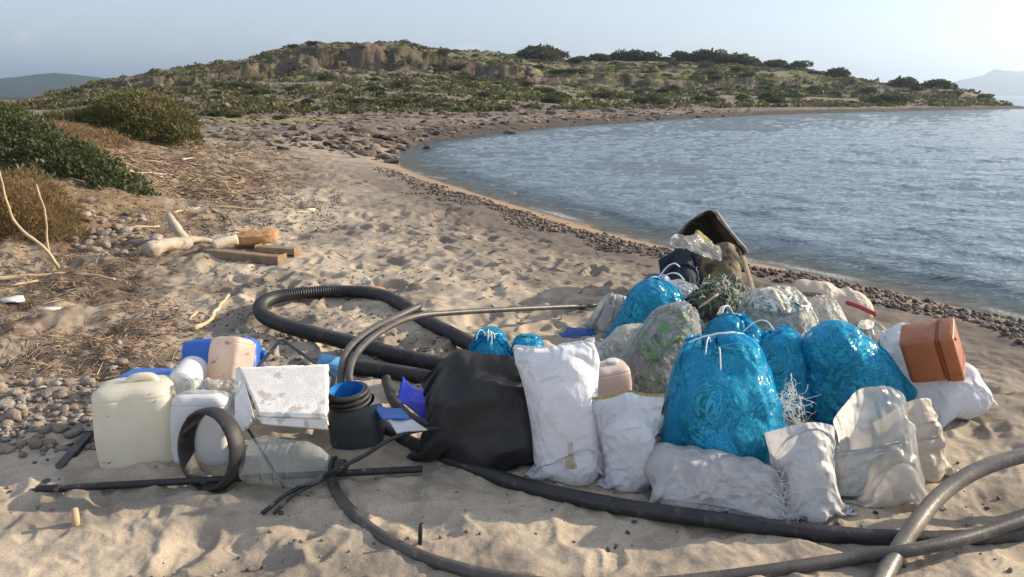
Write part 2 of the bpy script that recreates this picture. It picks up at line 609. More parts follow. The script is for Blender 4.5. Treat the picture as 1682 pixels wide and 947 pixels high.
    fc = mixc(fc, (0.34, 0.265, 0.18), sstep(0.15, 0.5, fbm(x * 0.3, y * 0.8, 3, 217)) * sstep(7, 1.5, d))
    fc = mixc(fc * 0.78, (0.05, 0.045, 0.04), sstep(2.6, 0.5, d + 1.2 * n1) * sstep(20, 32, y) * 0.85)
    col = mixc(col, fc, flat)
    # grass strip behind the beach
    px_c = 841 + F * x / (y * cP)
    strip = np.exp(-((y - 40.5 - 1.5 * n1) / 3.2) ** 4) * sstep(265, 320, px_c) * sstep(560, 520, px_c)
    col = mixc(col, (0.26, 0.23, 0.075), strip)
    # hillside: rock, tawny grass, green grass
    hc = np.empty_like(col); hc[:] = (0.10, 0.085, 0.042)
    hc = mixc(hc, (0.095, 0.115, 0.032), sstep(-0.15, 0.35, n3 + 0.25 * fbm(x * 0.03, y * 0.05, 3, 221) + 0.15 * sstep(500, 700, c)))
    hc = mixc(hc, (0.17, 0.20, 0.045), sstep(0.1, 0.55, fbm(x * 0.05, y * 0.16, 3, 225)) * sstep(420, 560, c) * 0.85)
    hc = mixc(hc, (0.19, 0.16, 0.125), sstep(0.35, 0.9, rk * 0.6 + 0.3 * n2))
    hc = mixc(hc, (0.17, 0.13, 0.09), sstep(1.2, 0.2, hz + 0.6 * n1) * 0.7)
    hc = mixc(hc, (0.19, 0.145, 0.10), cliff * (0.65 + 0.3 * np.clip(crag, -1, 1)))
    hc = mixc(hc, (0.075, 0.066, 0.052), blk * sstep(0.45, 0.9, q2) * .7)
    hc = mixc(hc, (0.24, 0.19, 0.135), blk * sstep(0.35, 0.1, q2) * .5)
    col = mixc(col, hc, hh)
    # dunes under the bushes
    dune = np.zeros(len(x))
    for cx, cy, sx, sy, h in DUNES:
        dune = np.maximum(dune, np.exp(-((x - cx) / sx) ** 2 - ((y - cy) / sy) ** 2))
    col = mixc(col, (0.24, 0.17, 0.10), sstep(0.25, 0.7, dune + 0.2 * n1) * near * 0.8)
    col = mixc(col, (0.13, 0.12, 0.095), sstep(-0.2, -3.0, d))
    col = mixc(col, (0.045, 0.055, 0.028), sstep(180, 230, y) * (d > 0))
    V = np.stack([x, y, z], -1)
    o = mesh_np('ground', V, grid_faces(len(Y), len(t)), M_GROUND, colors=np.clip(col, 0.01, 1), attrs={'rock': blk})
    tag(o, kind='structure')
    return o, V

def ground_mat():
    m, nt, N, L, out = new_mat('ground')
    p = N('ShaderNodeBsdfPrincipled')
    a = N('ShaderNodeAttribute'); a.attribute_name = 'col'
    tc = N('ShaderNodeTexCoord')
    n1 = N('ShaderNodeTexNoise'); n1.inputs['Scale'].default_value = 130; n1.inputs['Detail'].default_value = 6; n1.inputs['Roughness'].default_value = 0.75
    n2 = N('ShaderNodeTexNoise'); n2.inputs['Scale'].default_value = 9; n2.inputs['Detail'].default_value = 6
    L(tc.outputs['Object'], n1.inputs['Vector']); L(tc.outputs['Object'], n2.inputs['Vector'])
    mr = N('ShaderNodeMapRange'); mr.inputs['From Min'].default_value = 0.3; mr.inputs['From Max'].default_value = 0.7
    mr.inputs['To Min'].default_value = 0.70; mr.inputs['To Max'].default_value = 1.28
    L(n1.outputs['Fac'], mr.inputs['Value'])
    mr2 = N('ShaderNodeMapRange'); mr2.inputs['From Min'].default_value = 0.3; mr2.inputs['From Max'].default_value = 0.7
    mr2.inputs['To Min'].default_value = 0.86; mr2.inputs['To Max'].default_value = 1.12
    L(n2.outputs['Fac'], mr2.inputs['Value'])
    mu = N('ShaderNodeMath'); mu.operation = 'MULTIPLY'
    L(mr.outputs[0], mu.inputs[0]); L(mr2.outputs[0], mu.inputs[1])
    vm = N('ShaderNodeVectorMath'); vm.operation = 'SCALE'
    L(a.outputs['Color'], vm.inputs[0]); L(mu.outputs[0], vm.inputs['Scale'])
    L(vm.outputs[0], p.inputs['Base Color'])
    p.inputs['Roughness'].default_value = 0.95
    p.inputs['Specular IOR Level'].default_value = 0.15
    b = N('ShaderNodeBump'); b.inputs['Strength'].default_value = 0.55; b.inputs['Distance'].default_value = 0.006
    n3 = N('ShaderNodeTexNoise'); n3.inputs['Scale'].default_value = 70; n3.inputs['Detail'].default_value = 8; n3.inputs['Roughness'].default_value = 0.7
    L(tc.outputs['Object'], n3.inputs['Vector'])
    L(n3.outputs['Fac'], b.inputs['Height'])
    ar = N('ShaderNodeAttribute'); ar.attribute_name = 'rock'
    n4 = N('ShaderNodeTexNoise'); n4.inputs['Scale'].default_value = 0.9; n4.inputs['Detail'].default_value = 8; n4.inputs['Roughness'].default_value = 0.65
    L(tc.outputs['Object'], n4.inputs['Vector'])
    mk = N('ShaderNodeMath'); mk.operation = 'MULTIPLY'
    L(n4.outputs['Fac'], mk.inputs[0]); L(ar.outputs['Fac'], mk.inputs[1])
    b2 = N('ShaderNodeBump'); b2.inputs['Strength'].default_value = 1.0; b2.inputs['Distance'].default_value = 1.3
    L(mk.outputs[0], b2.inputs['Height']); L(b2.outputs[0], b.inputs['Normal'])
    L(b.outputs[0], p.inputs['Normal'])
    L(p.outputs[0], out.inputs['Surface'])
    return m
M_GROUND = ground_mat()
GROUND, GV = build_ground()

def ground_grid_lookup():
    t = np.concatenate([np.linspace(-1.5, -0.76, 45, endpoint=False), np.linspace(-0.76, 0.76, 510, endpoint=False), np.linspace(0.76, 1.5, 45)])
    Y = np.concatenate([np.geomspace(0.9, 1.9, 40, endpoint=False), np.geomspace(1.9, 9, 400, endpoint=False), np.geomspace(9, 50, 230, endpoint=False), np.geomspace(50, 230, 240, endpoint=False), np.geomspace(230, 6000, 16)])
    return t, Y, GV[:, 2].reshape(len(Y), len(t))
_gt, _gY, _gZ = ground_grid_lookup()

def gzf(x, y):
    """height of the finished ground, bilinear"""
    x = np.asarray(x, float); y = np.asarray(y, float)
    fi = np.interp(y, _gY, np.arange(len(_gY)))
    fj = np.interp(x / np.maximum(y, 0.1), _gt, np.arange(len(_gt)))
    i = np.clip(fi.astype(int), 0, len(_gY) - 2); j = np.clip(fj.astype(int), 0, len(_gt) - 2)
    a, b = fi - i, fj - j
    return (_gZ[i, j] * (1 - a) + _gZ[i + 1, j] * a) * (1 - b) + (_gZ[i, j + 1] * (1 - a) + _gZ[i + 1, j + 1] * a) * b

def gz1(x, y):
    return float(gzf(np.array([x]), np.array([y]))[0])

# ================================================================== THE SEA
def build_sea():
    t = np.concatenate([np.linspace(-0.25, 0.72, 380, endpoint=False), np.linspace(0.72, 1.8, 60)])
    Y = np.concatenate([np.geomspace(2.2, 40, 330, endpoint=False), np.geomspace(40, 160, 130, endpoint=False), np.geomspace(160, 7000, 40)])
    yy, tt = np.meshgrid(Y, t, indexing='ij')
    x, y = (yy * tt).ravel(), yy.ravel()
    d = -shore_dist(x, y)
    z = np.full(len(x), WZ)
    cell = y * 0.0026
    rg = np.random.default_rng(12)
    wx = x + 0.5 * pn(x * 0.35, y * 0.35, 301) + 0.16 * pn(x * 1.3, y * 1.3, 302)
    wy = y + 0.5 * pn(x * 0.35 + 9, y * 0.35, 303) + 0.16 * pn(x * 1.3, y * 1.3 + 5, 304)
    amp = 0.7 + 0.5 * fbm(x * 0.12, y * 0.12, 3, 305)
    h = np.zeros(len(x))
    for k in range(20):
        lam = 0.16 * 1.15 ** k * rg.uniform(0.9, 1.1)
        a0 = radians(248) + rg.normal(0, 0.55)
        A = 0.0084 * lam ** 0.6
        fade = sstep(1.6, 4.0, lam / cell)
        ph = 2 * pi / lam * (wx * cos(a0) + wy * sin(a0)) + rg.uniform(0, 6.28)
        s = np.sin(ph)
        h += A * fade * (s + 0.35 * np.sin(2 * ph + 1.3))
    shelter = 0.5 + 0.5 * sstep(0.0, 3.0, d)
    z += h * amp * shelter
    # little swells running up the beach
    dn = d + 0.22 * fbm(x * 0.35, y * 0.35, 3, 311)
    for c0, wdt, A in ((0.30, 0.10, 0.025), (0.95, 0.16, 0.05), (1.9, 0.22, 0.045), (3.1, 0.3, 0.035)):
        u = (dn - c0) / wdt
        z += A * np.exp(-np.where(u < 0, (u * 1.9) ** 2, u ** 2)) * (0.45 + 0.75 * fbm(x * 0.3 + c0 * 7, y * 0.3, 2, 315)).clip(0, 1.3) * sstep(34, 18, y)
    foam = 0.6 * sstep(0.12, 0.03, np.abs(dn - 0.06)) * sstep(-0.1, 0.45, fbm(x * 1.1, y * 1.1, 3, 321)) * sstep(26, 15, y)
    foam = np.maximum(foam, 0.45 * sstep(0.05, 0.015, np.abs(dn - 0.72)) * sstep(0.05, 0.5, fbm(x * 0.8, y * 0.8, 3, 322)) * sstep(20, 12, y))
    # ground under the sheet at the wet edge: end it there
    Fc = grid_faces(len(Y), len(t))
    keep = (d[Fc] > -0.35).any(axis=1)
    Fc = Fc[keep]
    used = np.unique(Fc)
    remap = np.zeros(len(x), np.int32); remap[used] = np.arange(len(used))
    V = np.stack([x, y, z], -1)[used]
    m, nt, N, L, out = new_mat('sea_water')
    p = N('ShaderNodeBsdfPrincipled')
    p.inputs['Base Color'].default_value = (0.11, 0.155, 0.19, 1)
    p.inputs['Roughness'].default_value = 0.07
    p.inputs['IOR'].default_value = 1.333
    tc = N('ShaderNodeTexCoord')
    mp = N('ShaderNodeMapping'); mp.inputs['Scale'].default_value = (1.0, 1.6, 1)
    L(tc.outputs['Object'], mp.inputs['Vector'])
    n1 = N('ShaderNodeTexNoise'); n1.inputs['Scale'].default_value = 5.0; n1.inputs['Detail'].default_value = 5; n1.inputs['Distortion'].default_value = 0.6
    n2 = N('ShaderNodeTexNoise'); n2.inputs['Scale'].default_value = 0.9; n2.inputs['Detail'].default_value = 6; n2.inputs['Roughness'].default_value = 0.6
    L(mp.outputs[0], n1.inputs['Vector']); L(mp.outputs[0], n2.inputs['Vector'])
    b1 = N('ShaderNodeBump'); b1.inputs['Strength'].default_value = 0.7; b1.inputs['Distance'].default_value = 0.06
    b2 = N('ShaderNodeBump'); b2.inputs['Strength'].default_value = 0.6; b2.inputs['Distance'].default_value = 0.28
    L(n1.outputs['Fac'], b1.inputs['Height']); L(n2.outputs['Fac'], b2.inputs['Height'])
    L(b2.outputs[0], b1.inputs['Normal']); L(b1.outputs[0], p.inputs['Normal'])
    # clear shallows: the bed shows through where the water is thin
    ad = N('ShaderNodeAttribute'); ad.attribute_name = 'depth'
    rd = N('ShaderNodeValToRGB')
    rd.color_ramp.elements[0].position = 0.0; rd.color_ramp.elements[0].color = (0.75, 0.75, 0.75, 1)
    rd.color_ramp.elements[1].position = 0.9; rd.color_ramp.elements[1].color = (0, 0, 0, 1)
    L(ad.outputs['Fac'], rd.inputs[0])
    trn = N('ShaderNodeBsdfTransparent'); trn.inputs['Color'].default_value = (0.80, 0.88, 0.86, 1)
    ms = N('ShaderNodeMixShader')
    L(rd.outputs[0], ms.inputs[0]); L(p.outputs[0], ms.inputs[1]); L(trn.outputs[0], ms.inputs[2])
    af = N('ShaderNodeAttribute'); af.attribute_name = 'foam'
    nf = N('ShaderNodeTexNoise'); nf.inputs['Scale'].default_value = 40; nf.inputs['Detail'].default_value = 4
    L(tc.outputs['Object'], nf.inputs['Vector'])
    rf = N('ShaderNodeMapRange'); rf.inputs['From Min'].default_value = 0.35; rf.inputs['From Max'].default_value = 0.6
    L(nf.outputs['Fac'], rf.inputs['Value'])
    mf = N('ShaderNodeMath'); mf.operation = 'MULTIPLY'
    L(af.outputs['Fac'], mf.inputs[0]); L(rf.outputs[0], mf.inputs[1])
    df = N('ShaderNodeBsdfDiffuse'); df.inputs['Color'].default_value = (0.6, 0.62, 0.63, 1)
    ms2 = N('ShaderNodeMixShader')
    L(mf.outputs[0], ms2.inputs[0]); L(ms.outputs[0], ms2.inputs[1]); L(df.outputs[0], ms2.inputs[2])
    L(ms2.outputs[0], out.inputs['Surface'])
    o = mesh_np('sea', V, remap[Fc], m, attrs={'depth': (d * 0.5)[used], 'foam': foam[used]})
    tag(o, kind='structure')
build_sea()

# ================================================================== FAR MOUNTAINS AND THE AIR
def mountain(name, prof, Y, thick, mat):
    """prof: (column, row) of the ridge at distance Y"""
    c = np.linspace(prof[0][0], prof[-1][0], 160)
    r = np.interp(c, [q[0] for q in prof], [q[1] for q in prof])
    X = (c - 841) / F * Y * cP
    Zr = CH + Y * cP * 1.0 * (HOR - r) / F
    rows = np.linspace(-1, 1, 41)
    xx = np.repeat(X[None], 41, 0)
    yy = Y + rows[:, None] * thick + 0 * xx
    prof_ = (1 - np.abs(rows)) ** 0.8
    zz = np.maximum(Zr, 0)[None] * prof_[:, None]
    s = 1.0 / (thick * 0.25)
    zz = zz * (1 + 0.20 * (fbm(xx.ravel() * s, yy.ravel() * s, 5, 401).reshape(xx.shape)) * (np.abs(rows) > 0.03)[:, None]) - 2.0
    V = np.stack([xx, yy, zz], -1).reshape(-1, 3)
    return tag(mesh_np(name, V, grid_faces(41, 160), mat), kind='structure')
M_FAR = simple_mat('far_scrub', (0.03, 0.045, 0.025), (0.06, 0.06, 0.035), scale=0.02, rough=1, spec=0.0)
mountain('mountain', [(-700, 150), (-420, 128), (-200, 136), (-60, 150), (0, 139), (30, 127), (70, 121), (120, 121), (165, 126), (260, 140), (420, 160)], 1600, 420, M_FAR)
mountain('mountain', [(1520, 160), (1590, 128), (1640, 119), (1720, 116), (1850, 108), (2000, 118), (2200, 112), (2500, 160)], 3500, 600, M_FAR)

def build_haze():
    V, Fs = box(0, 3400, 88, 30000, 9000, 184)
    m, nt, N, L, out = new_mat('haze')
    v = N('ShaderNodeVolumePrincipled')
    v.inputs['Color'].default_value = (0.62, 0.78, 1.0, 1)
    v.inputs['Density'].default_value = 0.00036
    v.inputs['Anisotropy'].default_value = 0.55
    L(v.outputs[0], out.inputs['Volume'])
    o = mesh_np('haze', V, Fs, m, smooth=False)
    tag(o, kind='stuff')
USE_HAZE = True
if USE_HAZE:
    build_haze()

# ================================================================== SACKS AND PLASTIC BAGS (small cloth solver)
def _pair(A, B, rest, ks, kc):
    D = B - A
    L = np.sqrt((D * D).sum(-1)) + 1e-9
    e = (L - rest)
    k = np.where(e > 0, ks, kc)
    D *= (0.5 * k * e / L)[..., None]
    A += D
    B -= D

def solve_cloth(P, wrap, rest_u, rest_v, spheres, iters=5, steps=90, press=0.0, grav=(0, 0, -1), g=0.0003, weld=None, cinch=None,
                ground=True, bend=0.06, kc=0.55, damp=0.90, pins=None, weld_top=False, gz_pad=0.004, grav_rows=None, statics=None, seed=0, grow=0.45, rods=None):
    """position-based cloth; P (rows, cols, 3); spheres: growing contents; statics: fixed spheres"""
    rg = np.random.default_rng(seed)
    P = P + rg.normal(0, 0.0025, P.shape)
    Vv = np.zeros_like(P)
    gvec = np.asarray(grav, float) * g
    nr, nc = P.shape[:2]
    rd = math.hypot(rest_u, rest_v)
    S = np.array([s[:3] for s in spheres]) if len(spheres) else np.zeros((0, 3))
    SR = np.array([s[3] for s in spheres]) if len(spheres) else np.zeros(0)
    if statics is not None and len(statics):
        st = np.asarray(statics, float)
        lo, hi = P.reshape(-1, 3).min(0) - 0.1, P.reshape(-1, 3).max(0) + 0.1
        keep = ((st[:, :3] + st[:, 3:] > lo) & (st[:, :3] - st[:, 3:] < hi)).all(1)
        st = st[keep]
    else:
        st = np.zeros((0, 4))
    gw = 1.0 if grav_rows is None else np.asarray(grav_rows)[:, None, None]
    for s in range(steps):
        f = min(1.0, 0.25 + 0.75 * s / (steps * grow))
        Vv *= damp
        Vv += gvec * gw
        if not (np.isscalar(press) and press == 0):
            du = (np.roll(P, -1, 1) - np.roll(P, 1, 1)) if wrap else np.gradient(P, axis=1) * 2
            dv = np.gradient(P, axis=0)
            n = np.cross(du, dv)
            n /= np.sqrt((n * n).sum(-1))[..., None] + 1e-9
            Vv += n * (press if np.isscalar(press) else np.asarray(press)[:, None, None]) * f
        Q = P + Vv
        for it in range(iters):
            if wrap:
                A, B = Q[:, 0::2], Q[:, 1::2]
                _pair(A, B, rest_u, 1.0, kc)
                B2 = np.roll(Q[:, 0::2], -1, 1)
                _pair(Q[:, 1::2], B2, rest_u, 1.0, kc)
                Q[:, 0::2] = np.roll(B2, 1, 1)
            else:
                n2 = nc // 2
                _pair(Q[:, 0:2 * n2:2], Q[:, 1:2 * n2:2], rest_u, 1.0, kc)
                n3 = (nc - 1) // 2
                _pair(Q[:, 1:1 + 2 * n3:2], Q[:, 2:2 + 2 * n3:2], rest_u, 1.0, kc)
            for o in (0, 1):
                n2 = (nr - o) // 2
                A, B = Q[o:o + 2 * n2:2], Q[o + 1:o + 2 * n2:2]
                _pair(A, B, rest_v, 1.0, kc)
                if wrap:
                    B2 = np.roll(B, -1, 1); _pair(A, B2, rd, 0.35, 0.2); B[:] = np.roll(B2, 1, 1)
                    B2 = np.roll(B, 1, 1); _pair(A, B2, rd, 0.35, 0.2); B[:] = np.roll(B2, -1, 1)
                else:
                    _pair(A[:, :-1], B[:, 1:], rd, 0.35, 0.2)
                    _pair(A[:, 1:], B[:, :-1], rd, 0.35, 0.2)
            if bend:
                D = Q[2:] - Q[:-2]
                L = np.sqrt((D * D).sum(-1))[..., None] + 1e-9
                C = D * (bend * np.minimum(0, L - 2 * rest_v) / L)
                Q[:-2] += C; Q[2:] -= C
                B2 = np.roll(Q, -2, 1) if wrap else Q[:, 2:]
                A2 = Q if wrap else Q[:, :-2]
                D = B2 - A2
                L = np.sqrt((D * D).sum(-1))[..., None] + 1e-9
                C = D * (bend * np.minimum(0, L - 2 * rest_u) / L)
                if wrap:
                    Q += C; Q -= np.roll(C, 2, 1)
                else:
                    Q[:, :-2] += C; Q[:, 2:] -= C
            if weld is not None:
                h = nc // 2
                a, b = Q[0, 0:h + 1], Q[0][(-np.arange(0, h + 1)) % nc]
                mid = (a + b) * 0.5
                Q[0, 0:h + 1] = mid
                Q[0][...] = Q[0]
                Q[0][(-np.arange(0, h + 1)) % nc] = mid
            if weld_top:
                h = nc // 2
                ia, ib = np.arange(0, h + 1), (-np.arange(0, h + 1)) % nc
                for rr_ in (nr - 1, nr - 2):
                    mid = (Q[rr_, ia] + Q[rr_, ib]) * 0.5
                    Q[rr_, ia] = mid; Q[rr_, ib] = mid
            if cinch is not None:
                for (row, rc) in cinch:
                    c = Q[row].mean(0)
                    D = Q[row] - c
                    L = np.sqrt((D * D).sum(-1))[:, None] + 1e-9
                    rt = rc + (0.25 if s < 12 else 0) * (1 - s / 12)
                    Q[row] = c + D * np.minimum(1, rt / L)
            if pins is not None:
                for (r_, c_, pos) in pins:
                    Q[r_, c_] = pos
        for C_, R_ in zip(S, SR * f):
            D = Q - C_
            L2 = (D * D).sum(-1)
            m = L2 < R_ * R_
            if m.any():
                L = np.sqrt(L2[m])[:, None] + 1e-9
                nn = D[m] / L
                mv = Q[m] - P[m]
                Q[m] = C_ + nn * R_ - 0.8 * (mv - nn * (mv * nn).sum(-1)[:, None])
        for q in st:
            D = Q - q[:3]
            L2 = (D * D).sum(-1)
            m = L2 < q[3] * q[3]
            if m.any():
                L = np.sqrt(L2[m])[:, None] + 1e-9
                Q[m] = q[:3] + D[m] / L * q[3]
        if ground:
            if s % 4 == 0:
                zg = gzf(Q[..., 0], Q[..., 1]) + gz_pad
            m = Q[..., 2] < zg
            if m.any():
                Q[..., 2] = np.where(m, zg, Q[..., 2])
                Q[..., :2] = np.where(m[..., None], P[..., :2] + 0.25 * (Q[..., :2] - P[..., :2]), Q[..., :2])
        Vv = Q - P
        ml = np.sqrt((Vv * Vv).sum(-1))[..., None]
        Vv *= np.minimum(1, 0.02 / (ml + 1e-9))
        P = Q
    return P

STAT = []          # world spheres of the bags already built

def unit(v):
    v = np.asarray(v, float)
    return v / (np.linalg.norm(v) + 1e-12)

def axes(base, top, yaw=0.0):
    base, top = np.array(base), np.array(top)
    up = unit(top - base)
    r0 = np.array([cos(yaw), sin(yaw), 0.0])
    right = unit(r0 - up * (r0 @ up))
    return up, right, np.cross(up, right)       # up, right, away from the viewer

def px_len(p, n):
    """length in metres of n photo pixels at point p"""
    depth = p[1] * cP - (p[2] - CH) * sP
    return n * depth / F

def sack(name, mat, base, top, W, D, fill=0.8, prof=None, nu=34, nv=46, cinch=None, rc=0.025, yaw=0.0, seed=1, press=0.00012,
         lumps=0.9, g=0.00025, steps=85, parent=None, contents=None, top_g=1.0, hscale=1.0, bend=0.025, slack=1.06, statics=True, iters=5, register=True, ruffp=0.0003, rough_fill=0.16,
         film_gap=0.010, top_shape=None, kc=0.97, sewn=False):
    """a sack standing from base to top (world points); W, D filled width and depth"""
    rg = np.random.default_rng(seed)
    base, top = np.array(base, float), np.array(top, float)
    up, right, away = axes(base, top, yaw)
    H = np.linalg.norm(top - base) * hscale
    wf = pi * math.sqrt((W * W + D * D) / 8.0) * slack
    nc = 2 * nu
    k = np.arange(nc) / nc
    tri = np.where(k < 0.5, 4 * k - 1, 3 - 4 * k)              # -1..1..-1 ; first half is the front
    front = np.where(k < 0.5, -1, 1) * np.sqrt(np.maximum(0, 1 - tri * tri))
    vv = np.linspace(0, 1, nv)
    P = np.zeros((nv, nc, 3))
    width = np.interp(vv, [0, 0.08, 1], [wf, 0.96 * wf, wf * 0.94])
    if cinch is not None:
        width = width * np.interp(vv, [0, cinch - 0.12, cinch, min(1, cinch + 0.08), 1.0], [1, 1, 0.35, 0.7, 0.95])
    P += base + up * (vv * H)[:, None, None]
    P += right * (0.5 * width[:, None] * tri[None])[..., None]
    P += away * (0.03 + 0.12 * D) * (np.minimum(1, vv * 12)[:, None] * front[None])[..., None]
    if top_shape == 'ears':          # a torn mouth with two corners standing higher
        dip = 0.10 * H * np.exp(-((tri - 0.05) / 0.30) ** 2)
        kk = np.clip((vv - 0.80) / 0.12, 0, 1)[:, None]
        P -= right * (0.5 * width[:, None] * (0.36 * tri[None] + 0.22) * kk)[..., None]
        P -= up * (dip[None] * np.clip((vv - 0.72) / 0.28, 0, 1)[:, None])[..., None]
    elif top_shape == 'pinch':
        P += right * (-0.18 * W * tri[None] * np.clip((vv - 0.75) / 0.25, 0, 1)[:, None])[..., None]
    prof = prof or [(0, 0.8), (0.15, 1.0), (0.75, 0.95), (1, 0.6)]
    sp = []
    nl = max(4, int(round(fill * H / (0.26 * D))))
    for i in range(nl):
        z = (i + 0.55) / nl
        wv = np.interp(z, [q[0] for q in prof], [q[1] for q in prof])
        r = D * 0.5 * wv ** 0.5 * rg.uniform(1 - rough_fill, 1 + rough_fill * 0.5)
        halfw = max(0.0, W * 0.5 * wv - r)
        n = max(1, int(round(2 * halfw / (r * 0.5))) + 1)
        for j in range(n):
            xx = 0 if n == 1 else (-1 + 2 * j / (n - 1)) * halfw
            rr = r * rg.uniform(1 - rough_fill, 1)
            sp.append(np.r_[base + up * max(z * fill * H, rr * 0.55) + right * xx + away * rg.uniform(-.1, .1) * D, rr])
    for _ in range(int(lumps * 14)):
        z = rg.uniform(0.1, 0.95); wv = np.interp(z, [q[0] for q in prof], [q[1] for q in prof])
        a = rg.uniform(0, 2 * pi); r = rg.uniform(0.12, 0.24) * D
        sp.append(np.r_[base + up * z * fill * H + right * (W * 0.5 * wv - r * 0.8) * cos(a) + away * (D * 0.5 * wv - r * 0.7) * sin(a), r])
    cl = None
    if cinch is not None:
        row = int(round(cinch * (nv - 1)))
        cl = [(row, rc), (row + 1, rc * 1.1)]
    gr = np.ones(nv)
    gr[int(fill * nv * 0.95):] = top_g
    pr = np.full(nv, press)
    if cinch is not None:
        pr[row + 2:] = ruffp
    st = np.array(STAT) if (statics and STAT) else None
    if 'woven' in mat.name or 'milky' in mat.name or 'grey_film' in mat.name:
        bend = min(bend, 0.015)
    P = solve_cloth(P, True, wf * 2 / nc, H / (nv - 1) * (1.04 if cinch is None else 1.0), sp, iters=iters, steps=steps, press=pr, g=g, weld=True, cinch=cl, bend=bend, kc=kc, weld_top=sewn, grav_rows=gr, statics=st, seed=seed)
    if register:
        for q in sp:
            STAT.append(np.r_[q[:3], q[3] * 0.97])
    org = np.array([base[0], base[1], P[..., 2].min()])
    V = (P - org).reshape(-1, 3)
    Fq = grid_faces(nv, nc, True)
    o = mesh_np(name, V, Fq, mat, parent, attrs={'along': np.repeat(vv, nc), 'around': np.tile(k, nv)})
    if parent is None:
        o.location = org
    inner = None
    if contents is not None:
        rows = int(nv * min(1, fill * 1.02))
        Q = P[:rows].copy()
        du = np.roll(Q, -1, 1) - np.roll(Q, 1, 1)
        dv = np.gradient(Q, axis=0)
        n = np.cross(du, dv); n /= np.sqrt((n * n).sum(-1))[..., None] + 1e-9
        Q -= n * film_gap
        for _ in range(5):
            Q[1:-1] = 0.4 * Q[1:-1] + 0.15 * (Q[2:] + Q[:-2] + np.roll(Q[1:-1], 1, 1) + np.roll(Q[1:-1], -1, 1))
        fl = Q.reshape(-1, 3)
        Q -= n * (film_gap * 0.9 * (fbm(fl[:, 0] * 22 + fl[:, 2] * 9, fl[:, 2] * 22 - fl[:, 1] * 13, 3, seed + 50)).reshape(Q.shape[:2]))[..., None]
        cen = Q.reshape(-1, 3).mean(0)
        Q[-1] = Q[-1].mean(0) * 0.9 + 0.1 * Q[-1]
        Q = cen + (Q - cen) * 0.975
        inner = mesh_np('contents', (Q - org).reshape(-1, 3), grid_faces(rows, nc, True), contents, o)
    return o, P, org

def sheet(name, mat, center, right, up, w, h, nu=40, nv=40, statics=True, extra=(), steps=90, g=0.0012, seed=3, parent=None, thick=0.0, bend=0.05, pins=None, press=0.0, fold=0.0):
    """a loose flat sheet let fall over whatever is there"""
    c, right, up = np.array(center, float), unit(right), unit(up)
    u = np.linspace(-.5, .5, nu); v = np.linspace(-.5, .5, nv)
    P = c + right * (u * w)[None, :, None] + up * (v * h)[:, None, None]
    if fold:
        nrm = np.cross(right, up)
        P = P + nrm * (fold * np.sin(np.linspace(0, 9, nu))[None, :, None] * np.linspace(1, .4, nv)[:, None, None])
    st = [np.array(s) for s in (STAT if statics else [])] + [np.array(e, float) for e in extra]
    P = solve_cloth(P, False, w / (nu - 1), h / (nv - 1), [], steps=steps, g=g, bend=bend, statics=st, seed=seed, pins=pins, press=press)
    org = np.array([c[0], c[1], P[..., 2].min()])
    o = mesh_np(name, (P - org).reshape(-1, 3), grid_faces(nv, nu), mat, parent, attrs={'along': np.repeat(v + .5, nu), 'around': np.tile(u + .5, nv)})
    if parent is None:
        o.location = org
    if thick:
        m = o.modifiers.new('thick', 'SOLIDIFY'); m.thickness = thick
    return o, P, org

# ---- materials of the bags
def gathers(nt, N, L, al, ar, other, gain=1.4):
    """long creases running up the bag towards its mouth, plus general crumpling"""
    cb = N('ShaderNodeCombineXYZ')
    m1 = N('ShaderNodeMath'); m1.operation = 'MULTIPLY'; m1.inputs[1].default_value = 30
    m2 = N('ShaderNodeMath'); m2.operation = 'MULTIPLY'; m2.inputs[1].default_value = 4.5
    L(ar.outputs['Fac'], m1.inputs[0]); L(al.outputs['Fac'], m2.inputs[0])
    L(m1.outputs[0], cb.inputs[0]); L(m2.outputs[0], cb.inputs[1])
    n = N('ShaderNodeTexNoise'); n.noise_type = 'RIDGED_MULTIFRACTAL'
    n.inputs['Scale'].default_value = 0.6; n.inputs['Detail'].default_value = 3; n.inputs['Distortion'].default_value = 0.5
    L(cb.outputs[0], n.inputs['Vector'])
    mr = N('ShaderNodeMapRange'); mr.inputs['From Min'].default_value = 0.45; mr.inputs['From Max'].default_value = 1.0
    mr.inputs['To Min'].default_value = 0.15; mr.inputs['To Max'].default_value = gain
    L(al.outputs['Fac'], mr.inputs['Value'])
    mu = N('ShaderNodeMath'); mu.operation = 'MULTIPLY'
    L(n.outputs['Fac'], mu.inputs[0]); L(mr.outputs[0], mu.inputs[1])
    ad = N('ShaderNodeMath'); L(mu.outputs[0], ad.inputs[0]); L(other, ad.inputs[1])
    return ad.outputs[0]

